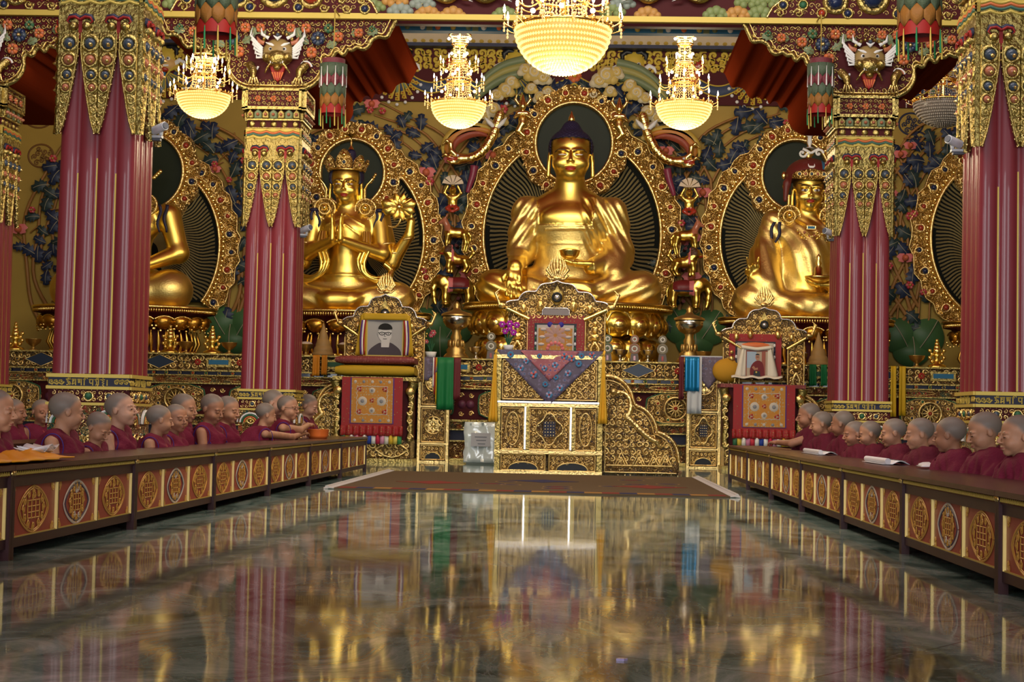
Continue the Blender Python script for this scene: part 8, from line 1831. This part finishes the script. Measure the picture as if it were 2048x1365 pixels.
for sd, lab in ((1, 'left'), (-1, 'right')):
    mir = lambda px: px if sd > 0 else 2283-px
    def prj(px, py): return place(mir(px), py+(0 if sd > 0 else 6))
    S = elephant(); X, Z = prj(916, 612)
    cov = lambda x, y, z: (x > -18) & (x < 22) & (z > 34) & (np.abs(y) > -1)
    th = sdf_fig('gilt_elephant', S, axes(-62, 40, 1.5), axes(-22, 22, 1.5), axes(-2, 66, 1.5), GOLD, [(mat('saddle_red', (0.16, 0.015, 0.015), .45), cov), (PINK, lambda x, y, z: (x > -20) & (x < -10) & (z > 26) & (np.abs(y) > 9)), (DKB, lambda x, y, z: (x > -18) & (x < 22) & (z > 33) & (z < 36) & (np.abs(y) > 8))], X, Z, sd, 'gilded elephant with a red saddlecloth, %s of the central statue' % lab, 'carved animal')
    S = lion(); X, Z = prj(915, 546); sdf_fig('gilt_lion', S, axes(-42, 40, 1.4), axes(-18, 18, 1.4), axes(-2, 58, 1.4), GOLD, [(mat('mane_dark', (0.08, 0.03, 0.01), .5), lambda x, y, z: (x > -26) & (x < -6) & (z > 40)), (CORAL, lambda x, y, z: (x < -28) & (z < 40) & (z > 36)), (PINK, lambda x, y, z: (x > -12) & (x < -7) & (z > 22) & (y < 0))], X, Z, sd, 'gilded snow lion above the elephant, %s of the central halo' % lab, 'carved animal')
    S = horse(); X, Z = prj(912, 506); sdf_fig('gilt_horse', S, axes(-42, 38, 1.4), axes(-16, 16, 1.4), axes(-2, 84, 1.4), GOLD, [(CORAL_S, lambda x, y, z: (x < -12) & (z > 44))], X, Z, sd, 'gilded horned horse above the lion, %s of the central halo' % lab, 'carved animal')
    S = youth(); X, Z = prj(905, 420); th = sdf_fig('gilt_youth', S, axes(-24, 24, 1.1), axes(-16, 12, 1.1), axes(-12, 58, 1.1), GOLD, [(CORAL, lambda x, y, z: z < 10)], X, Z, sd, 'small gilded youth holding up a white fan, %s of the central halo' % lab, 'carved figure')
    mb = MB().frame((X, YR_-.04, Z+46*ur))
    for q in range(5): a = .35+q*.6; mb.prism([(0, 4*ur), (22*ur*math.cos(a-.25), 4*ur+20*ur*math.sin(a-.25)), (22*ur*math.cos(a+.25), 4*ur+20*ur*math.sin(a+.25))], 0, .02, CREAM, bev=.004)
    mb.build('fan', th)
    # sea monster: scaled body, split tail, raised trunk
    X, Z = prj(925, 318); th = thing('sea_monster', 'gilded sea monster with raised trunk and scaled tail, %s of the central halo' % lab, 'carved animal', (X, YR_, Z)); S = SDF()
    S.chain(chaikin3([(0, 0, 0), (22, -3, 2), (42, -3, 16), (58, -2, 42), (66, 0, 64), (74, 0, 92)], 1).tolist(), list(np.linspace(12, 4, 10+0)) if False else 9, 3)
    m = np.eye(4); m[:3, :3] = np.diag([ur*sd, ur, ur]); m[:3, 3] = (X, YR_, Z)
    S.ell((-4, -2, 0), (13, 11, 11), 5); S.chain([(-10, -4, 4), (-22, -6, 14), (-24, -6, 30), (-32, -6, 36), (-40, -5, 28)], [6.5, 5, 4, 3, 2], 3); S.chain([(-10, -4, -3), (-26, -6, 2), (-34, -6, 8), (-40, -6, 4)], [6, 4.5, 3, 2], 3); S.chain([(-8, -4, -8), (-22, -6, -8), (-30, -6, -5)], [5, 4, 2.5], 3)
    S.fn('d', lambda x, y, z: .7*np.sin(x*.9+z*.5)*np.sin(z*.9-x*.5)*np.clip((x-8)/10, 0, 1), (5, -20, -14), (90, 20, 100))
    o = S.build('body', axes(-46, 86, 1.5), axes(-16, 14, 1.5), axes(-20, 104, 1.5), GOLDP, [(CORAL, lambda x, y, z: (x < -9) & (z < 2) & (z > -5)), (WHT, lambda x, y, z: ((x+9)**2+(z-5)**2 < 5) & (y < -6))], th, m)
    if sd < 0: o.data.flip_normals()
    mb = MB()
    for q in (-1, 1): P = [(66, 0, 62), (66+q*14, -3, 74), (66+q*22, -4, 84)]; mb.tube([(X+sd*a*ur, YR_+b*ur-.03, Z+c_*ur) for a, b, c_ in P], [5*ur, 5*ur, .5*ur], WHT, 5)
    mb.build('tail_fin', th)
    mb = MB().frame((0, YR_+.1, 0)); t = np.linspace(0, 1, 20)
    for (r, w, m_) in ((58, 9, mat('flame_orange', (0.50, 0.19, 0.03), .45)), (44, 7, mat('flame_red', (0.30, 0.06, 0.03), .45)), (68, 6, mat('flame_yellow', (0.50, 0.34, 0.06), .45))): mb.ribbon([(X+sd*(20-r*.9*math.cos(a*2.6-.2))*ur, Z+(20+r*.62*math.sin(a*2.6-.2)+10*a)*ur) for a in t], w*ur*(.35+np.sin(PI*t)), .06, m_, .02)
    mb.build('flame_tail', th)
    # serpent spirit with clouds above
    X, Z = prj(1045, 252); S = SDF(); S.ell((0, 0, 12), (9, 7, 12), 4); S.cap((-8, 0, 26), (8, 0, 26), 5, 5, 4); S.ell((0, -1, 40), (7, 7, 9), 3); S.cap((0, 0, 28), (0, 0, 35), 3.5, 3, 2); S.cap((0, 0, 48), (0, 0, 62), 6, 2, 3)
    for s in (-1, 1): S.chain([(s*10, 0, 26), (s*15, -6, 16), (s*2, -12, 22)], [3.6, 3, 2.4], 2); S.chain([(s*8, 2, 44), (s*15, 2, 54), (s*12, 0, 64)], [3, 3, 1.5], 2)
    S.chain([(0, 0, 4), (-8, 0, -10), (4, 0, -20)], [8, 6, 4], 3)
    sdf_fig('serpent_spirit', S, axes(-24, 24, 1.2), axes(-18, 12, 1.2), axes(-26, 70, 1.2), GOLDP, [(EYD, lambda x, y, z: (np.abs(np.abs(x)-3) < 1.4) & (np.abs(z-40) < .9) & (y < -4))], X, Z, sd, 'small gilded praying spirit at the top %s of the central halo' % lab, 'carved figure')
    th = thing('carved_clouds', 'cream and yellow carved clouds under an olive wing, top %s of the central halo' % lab, 'carving', (X, YR_+.2, Z)); mb = MB().frame((0, YR_+.2, 0)); CC = [mat('cloud_cream', (0.60, 0.52, 0.34), .5), mat('cloud_yellow', (0.58, 0.42, 0.12), .5)]
    for i, (px, py, r) in enumerate(((1085, 150, 16), (1070, 140, 20), (1050, 135, 14), (1095, 178, 12), (1080, 190, 13), (1010, 175, 16), (992, 185, 12), (1022, 160, 14), (985, 215, 16), (1000, 235, 14), (975, 245, 13), (988, 262, 10), (968, 225, 10), (1062, 172, 12))):
        x, z = prj(px, py); mb.dome(x, z, r*ur, r*.5*ur, CC[i % 2], 12); mb.scroll(x, z, r*.7*ur, i, 1 if i % 2 else -1, CC[(i+1) % 2], w=2.6*ur, h=2*ur, z=r*.45*ur, k=12)
        for q in (-1, 1): mb.dome(x+q*r*.7*ur, z-r*.4*ur, r*.55*ur, r*.35*ur, CC[i % 2], 9)
    mb.build('clouds', th); mb = MB().frame((0, YR_+.3, 0))
    for k, m_ in ((0, SAGE), (1, mat('wing_olive', (0.30, 0.27, 0.08), .5)), (2, SAGE)):
        P = [prj(a, b) for a, b in ((1048, 112+13*k), (1010, 120+13*k), (978, 140+12*k), (960, 160+10*k), (948, 184+4*k))]; Q = chaikin(P, 2); mb.ribbon(Q, np.linspace(10, 6, len(Q))*ur, .08, m_)
    mb.build('wing', th)
    mb = MB(); mb.tube([(X, YR_+.2, Z+.1), (X, YW, Z+.1)], .03, DRED, 6); mb.build('wall_fixing', th)
    th = thing('coiling_serpent', 'maroon serpent coil standing at the outer edge of the central halo, %s side' % lab, 'carving', (X, YR_+.2, 4)); mb = MB(); Q = chaikin3([(*prj(948, 330), 0), (*prj(945, 350), 0), (*prj(938, 370), 0), (*prj(934, 384), 0)], 2)
    mb.tube([(a, YR_+.1, b) for a, b, c_ in Q], np.linspace(9, 4, len(Q))*ur, mat('serpent_maroon', (0.22, 0.03, 0.06), .3), 8); mb.tube([(Q[8][0], YR_+.1, Q[8][1]), (Q[8][0], YW, Q[8][1])], .03, DRED, 6); o = mb.build('coil', th)

# painted roundels of fine brown scrollwork on the ochre wall
BRL = mat('brown_outline', (0.16, 0.07, 0.015), .6)
for px, py, r, m_, lab in ((78, 226, 34, BRL, 'brown scroll roundel on the ochre wall at far left, upper'), (82, 312, 26, BRL, 'brown oval figure roundel on the ochre wall at far left, lower'), (1822, 248, 24, DKB, 'dark scroll design on the ochre wall right of the second right pillar'), (1835, 282, 20, DKB, 'small dark scroll design below another, right of the second right pillar')):
    x, _y, z = at(px, py, YW); mb = MB().frame((x, YW-.002, z)); k = YW/F; t = np.linspace(0, 2*PI, 33)
    mb.ribbon(np.c_[r*k*np.cos(t), r*.9*k*np.sin(t)], .016, .012, m_)
    for q in range(9): a = q*2.4; u = r*k*.62*math.sqrt((q+.5)/9)*1.2; mb.scroll(u*math.cos(a), u*.9*math.sin(a), r*k*.24, q, 1 if q % 2 else -1, m_, w=.013, h=.01, k=10)
    tag(mb.build('painted_roundel'), lab, 'painting')
# ================================================================ YOUNG MONKS
ROBE = [mat('maroon_robe', (0.145, 0.007, 0.030), .8, bump=.25, bscale=70), mat('deep_maroon_robe', (0.10, 0.005, 0.018), .82, bump=.25, bscale=70)]
def skin(name, col):
    m = mat(name, col, .5); nt = m.node_tree; N = nt.nodes; L = nt.links; b = N['Principled BSDF']
    a = N.new('ShaderNodeAttribute'); a.attribute_name = 'stubble'; tc = N.new('ShaderNodeTexCoord'); n = N.new('ShaderNodeTexNoise'); n.inputs['Scale'].default_value = 14; L.new(tc.outputs['Object'], n.inputs['Vector'])
    r = _ramp(N, [(.3, tuple(c*.86 for c in col)), (.7, tuple(c*1.12 for c in col))]); L.new(n.outputs['Fac'], r.inputs[0])
    mx = N.new('ShaderNodeMix'); mx.data_type = 'RGBA'; L.new(a.outputs['Fac'], mx.inputs[0]); L.new(r.outputs[0], mx.inputs[6]); mx.inputs[7].default_value = (0.19, 0.155, 0.13, 1); L.new(mx.outputs[2], b.inputs['Base Color'])
    b.inputs['Subsurface Weight'].default_value = 0.06; b.inputs['Subsurface Scale'].default_value = 0.02
    return m
SKN = [skin('skin_warm', (0.48, 0.245, 0.145)), skin('skin_tan', (0.38, 0.18, 0.105)), skin('skin_light', (0.54, 0.30, 0.20))]; BROW = mat('brow_brown', (0.10, 0.06, 0.045), .6)
PIPE = mat('blue_piping', (0.05, 0.025, 0.22), .6); MOUTH = mat('lips_rose', (0.34, 0.09, 0.08), .5); DARK = mat('eye_dark', (0.02, 0.012, 0.01), .4)
def monk(label, hc, yaw, s, pitch=.1, turn=0.0, lean=.04, skin=0, draped=False, reach=None, reach2=None, glasses=False, robe=0, roll=0., group='seated young monks'):
    """hc: head centre in the hall. Local frame faces -Y before the yaw; metres scaled by s"""
    c, q = math.cos(yaw), math.sin(yaw); Rz = np.array([[c, -q, 0], [q, c, 0], [0, 0, 1]])
    hl = np.array([0, -lean-.035, .615]); base = np.array(hc)-Rz@(hl*s); base[2] = 0; s_z = hc[2]/hl[2]; s = s_z
    base = np.array(hc)-Rz@(hl*s); base[2] = 0
    th = thing('person', label, 'person', tuple(base), group); M = np.eye(4); M[:3, :3] = Rz*s; M[:3, 3] = base
    loc = lambda p: Rz.T@(np.array(p)-base)/s
    L = -lean; S = SDF(); sk = SKN[skin]
    S.ell((0, .01, .17), (.135, .10, .09), .04); S.cap((0, .01, .18), (0, L*.7, .38), .10, .095, .05); S.ell((0, L*.8, .39), (.118, .075, .10), .04); S.cap((-.085, L, .462), (.085, L, .462), .042, .042, .03)
    S.cap((0, L, .46), (0, L-.018, .555), .047, .042, .02)
    sh = {-1: (-.142, L, .448), 1: (.142, L, .448)}
    for sx in (-1, 1):
        tgt = reach if sx == -1 else reach2
        if tgt is not None:
            w = loc(tgt); a = np.array(sh[sx]); mid = (a+w)/2+np.array([sx*.11, -.04, -.03]); S.chain([a, mid], [.036, .031], .02); S.chain([mid, w], [.030, .020], .015); d = w-mid; hand(S, w, d+np.array([0, 0, .0]), (0, .2, -1), .078, .55, .14, sx)
        elif draped: S.chain([sh[sx], (sx*.150, L-.01, .30), (sx*.05, L-.17, .25)], [.036, .032, .022], .02)
        else:
            el = (sx*.172, L-.03, .300); wr = (sx*.05, L-.19, .27) if sx < 0 else (sx*.05, L-.17, .24); S.chain([sh[sx], el], [.038, .031], .02); S.chain([el, wr], [.029, .020], .015); hand(S, wr, (-sx*.8, -.5, .05), (0, .2, -1), .074, .6, .12, sx)
    HR = Rz.T@basis(0, 0, 0) if False else basis(turn, pitch, roll); hs = .103; c_h = hl; add_head(S, c_h, hs, HR, head_field(chub=1.12), 1.03, k=.12)
    lo = lambda x, y, z: to_local(x, y, z, c_h, HR, hs, 1.03)
    def scalp(x, y, z): a, b, w = lo(x, y, z); return (w > np.interp(b, [-.62, -.45, -.22, -.02, .06, .22, .5, .9], [.74, .60, .44, .20, .06, .04, -.34, -.42])) & (np.abs(a) < .80) & (w > -.6)
    def lips(x, y, z): a, b, w = lo(x, y, z); return (((a/.15)**2+((w+.575)/.05)**2) < 1) & (b < -.70)
    def eye(x, y, z): a, b, w = lo(x, y, z); return ((((np.abs(a)-.28)/.11)**2+((w+.05)/.022)**2) < 1) & (b < -.55)
    def brow(x, y, z): a, b, w = lo(x, y, z); u = np.abs(a); return (np.abs(w-.17+.8*(u-.3)**2) < .018) & (u > .14) & (u < .42) & (b < -.3)
    x1 = .30; y0 = -.34
    if reach is not None or reach2 is not None:
        for t_ in (reach, reach2):
            if t_ is not None: w = loc(t_); y0 = min(y0, w[1]-.24); x1 = max(x1, abs(w[0])+.20)
    o = S.build('body', axes(-x1, x1, .0068), axes(y0, .16, .0066), zax(.06, .50, .745, .0085, .0052), sk, [(MOUTH, lips), (DARK, eye), (BROW, brow)], th, M)
    me = o.data; co = np.empty(len(me.vertices)*3, np.float32); me.vertices.foreach_get('co', co); co = (co.reshape(-1, 3)-M[:3, 3])@np.linalg.inv(M[:3, :3]).T
    a, b, w = lo(co[:, 0], co[:, 1], co[:, 2]); hl_ = np.interp(b, [-.62, -.45, -.22, -.02, .06, .22, .5, .9], [.72, .58, .42, .16, .04, .02, -.34, -.42]); v = sstep((w-hl_)/.42+.45)*(w > -.6)*(np.abs(a) < .86)
    at_ = me.attributes.new('stubble', 'FLOAT', 'POINT'); at_.data.foreach_set('value', v.astype(np.float32))
    # robe
    R = SDF()
    for sx in (-1, 1): R.cap((sx*.10, .0, .13), (sx*.22, -.14, .12), .085, .07, .05); R.cap((sx*.22, -.15, .11), (-sx*.05, -.25, .10), .065, .05, .04)
    R.ell((0, .02, .10), (.20, .16, .10), .05); R.cap((0, .012, .17), (0, L*.7, .38), .132, .124, .06); R.ell((0, L*.8, .38), (.152, .100, .120), .04); R.cap((-.105, L+.004, .462), (.105, L+.004, .462), .056, .056, .03)
    if draped:
        for sx in (-1, 1): R.chain([(sx*.11, L, .468), (sx*.175, L-.01, .36), (sx*.19, L-.04, .22)], [.060, .076, .095], .05)
        R.cap((.10, L-.03, .45), (-.05, L-.11, .28), .055, .07, .05); R.cap((0, L-.02, .40), (0, -.10, .22), .12, .15, .06); R.cap((0, L+.05, .50), (0, L+.03, .46), .045, .06, .03)
    else:
        R.cap((.095, L, .465), (.165, L-.02, .30), .056, .060, .04); R.cap((.165, L-.02, .30), (.06, L-.16, .23), .055, .05, .04)          # cloth over the left shoulder and arm
        R.chain([(.11, L-.02, .50), (.04, L-.085, .40), (-.06, L-.085, .28), (-.10, L-.05, .20)], [.028, .032, .034, .034], .03)
        R.chain([(.11, L+.05, .49), (.02, L+.08, .38), (-.08, L+.07, .24)], [.03, .032, .03], .03)
    w_ = np.array([0, L-.075, .53]); R.cap((0, L-.05, .545), (0, L-.11, .44), .040, .012, .015, op='s'); R.cap((0, L-.005, .50), (0, L-.03, .60), .046, .055, .01, op='s')
    ph = hash_(label); R.fn('d', lambda x, y, z: .0042*np.sin((x*(1.2 if draped else .7)*95+z*(28+8*math.sin(ph))+y*26+2.2*np.sin(z*14+ph)+ph))*np.clip((.50-z)/.05, 0, 1)+.003*np.sin(y*70+x*36+z*40+ph), (-.4, -.4, 0), (.4, .25, .53), 0)
    rb = R.build('robe', axes(-.32, .32, .0085), axes(-.34, .22, .0085), axes(.0, .56, .0085), ROBE[robe], (), th, M)
    mb = MB(); T = lambda P: (np.array(P)@M[:3, :3].T+M[:3, 3])
    if not draped:
        t = np.linspace(0, 2*PI, 25)[:-1]; mb.tube(T([(-.152-.006*math.cos(a), L-.008+.060*math.sin(a)*1.0, .420+.073*math.cos(a)) for a in t]), .0030*s, PIPE, 5, closed=True)
        mb.tube(T(chaikin3([(-.125, L-.06, .38), (-.10, L-.095, .30), (-.08, L-.12, .22)], 2)), .004*s, PIPE, 5); mb.build('blue_piping', rb)
        m2 = MB(); m2.tube(T(chaikin3([(-.02, L-.075, .46), (-.005, L-.100, .42), (-.01, L-.108, .37)], 2)), .0018*s, ORG, 5); m2.build('collar_trim', rb)
    else: mb.tube(T(chaikin3([(.03, L-.155, .34), (.05, L-.165, .28), (.045, L-.17, .22)], 2)), .005*s, PIPE, 5); mb.build('blue_piping', rb)
    if glasses:
        mb = MB()
        def hp(p): return T([c_h+HR@(np.array(p)*hs*np.array([1.03, 1, 1]))])[0]
        for sx in (-1, 1): mb.tube([hp((sx*.29+.17*math.cos(a), -.90, -.04+.13*math.sin(a))) for a in np.linspace(0, 2*PI, 15)[:-1]], .0018, DARK, 4, closed=True); mb.tube([hp((sx*.46, -.88, .0)), hp((sx*.78, -.1, .02))], .002, DARK, 4)
        mb.tube([hp((-.12, -.92, -.02)), hp((.12, -.92, -.02))], .0018, DARK, 4); mb.build('glasses', th)
    return th
def hash_(t): return (sum(ord(ch)*(i+1) for i, ch in enumerate(t)) % 628)/100
D = math.radians
ml = [ # px, py, X, yaw, turn, pitch, lean, skin, label, extra
 (-6, 822, -2.72, 86, 0, .05, .03, 0, 'young monk cut off by the left edge of the photo, in profile', {}),
 (134, 823, -2.76, 90, .5, .08, .05, 0, 'young monk nearest on the left, head turned away, arm bare', {}),
 (197, 856, -2.74, 86, -.25, .55, .10, 0, 'young monk on the left bowing his head over the desk', {}),
 (243, 820, -2.78, 88, -.1, -.12, .03, 2, 'young monk on the left looking up, in front of the big pillar base', {}),
 (320, 840, -2.72, 90, .45, .1, .05, 0, 'young monk just right of the big pillar base, head turned away', {}),
 (353, 837, -2.75, 86, -.5, .05, .04, 1, 'dark-faced young monk glancing towards the camera, mid left row', {}),
 (369, 817, -2.92, 88, -.2, .1, .02, 0, 'taller young monk behind the glancing one, mid left row', {}),
 (425, 818, -2.74, 86, -.35, .30, .06, 1, 'young monk wrapped in his robe looking down, mid left row', {'robe': 0}),
 (457, 820, -2.78, 86, -.25, .18, .04, 0, 'young monk right of the wrapped one, looking down', {}),
 (532, 830, -2.72, 112, .1, .2, .22, 0, 'monk leaning over the desk and reaching to the orange bowl', {'reach2': 1}),
 (549, 806, -2.84, 88, 0, .1, .05, 2, 'monk behind the leaning one, only the head showing', {}),
 (577, 816, -2.66, 96, -.45, .05, .08, 0, 'monk with glasses stretching his arm to the orange bowl', {'reach': 1, 'glasses': True}),
 (617, 812, -2.84, 90, -.1, .35, .10, 2, 'farthest monk of the left row, bending towards the orange bowl', {}),
]
YBW = 17.2
for px, py, X, yw, tr, pt_, ln, sk_, lab, ex in ml:
    d0 = CF+CR*(px-1024)/F-CU*(py-682.5)/F; Y = X/d0[0]*d0[1]; hc = at(px, py, Y); kw = dict(ex)
    if kw.pop('reach', 0): kw['reach'] = (-2.56, 16.20, ZD+.13)
    if kw.pop('reach2', 0): kw['reach'] = (-2.58, 16.08, ZD+.05)
    monk(lab, hc, D(yw), 1, pt_, tr, ln, sk_, **kw)
for px, py, yw, tr, lab in ((30, 824, 85, 0, 'young monk in the rear row at far left, in profile'), (84, 824, 60, -.3, 'young monk in the rear row looking towards the camera')):
    X = -4.35; d0 = CF+CR*(px-1024)/F-CU*(py-682.5)/F; Y = X/d0[0]*d0[1]; monk(lab, at(px, py, Y), D(yw), 1, .05, tr, .03, 1)
mr_l = [
 (1616, 832, 2.12, -92, 0, .1, .12, 1, 'farthest monk of the right row, pointing with one hand', {'point': 1}),
 (1642, 848, 2.10, -90, -.1, .15, .06, 0, 'second farthest monk of the right row, leaning forward', {}),
 (1659, 850, 2.22, -88, .2, .15, .05, 1, 'monk squeezed between two heads at the far end of the right row', {}),
 (1684, 848, 2.18, -90, -.45, .1, .04, 1, 'monk with head turned away near the far end of the right row', {}),
 (1708, 868, 2.06, -88, .1, .15, .06, 1, 'small monk facing left behind a greyer head, middle of the right row', {}),
 (1738, 868, 2.16, -90, -.05, .15, .05, 0, 'monk with grey shaved head, middle of the right row', {}),
 (1786, 866, 2.16, -90, -.1, .12, .05, 0, 'young monk below the long yellow scarf, right row', {}),
 (1838, 868, 2.10, -90, -.05, .1, .05, 0, 'young monk looking left, behind the prayer sheets', {}),
 (1864, 876, 2.24, -88, .35, .15, .08, 1, 'young monk whose face shows between two heads, right row', {}),
 (1899, 870, 2.05, -90, -.5, .1, .05, 1, 'broad monk wrapped in his robe, head turned away, right row', {}),
 (1968, 864, 2.10, -90, .05, .28, .05, 0, 'young monk looking down in front of the big right pillar', {}),
 (2034, 872, 2.08, -88, .1, .05, .04, 0, 'nearest young monk at the right edge of the photo', {}),
]
for px, py, X, yw, tr, pt_, ln, sk_, lab, ex in mr_l:
    d0 = CF+CR*(px-1024)/F-CU*(py-682.5)/F; Y = X/d0[0]*d0[1]; hc = at(px, py, Y); kw = {}
    if ex.get('point'): kw['reach2'] = (1.86, hc[1]+.15, ZD+.06)
    monk(lab, hc, D(yw), 1, pt_, tr, ln, sk_, draped=True, robe=1 if px < 1850 else 0, **kw)
for o in bpy.data.objects:
    if '_w' in o: del o['_w']
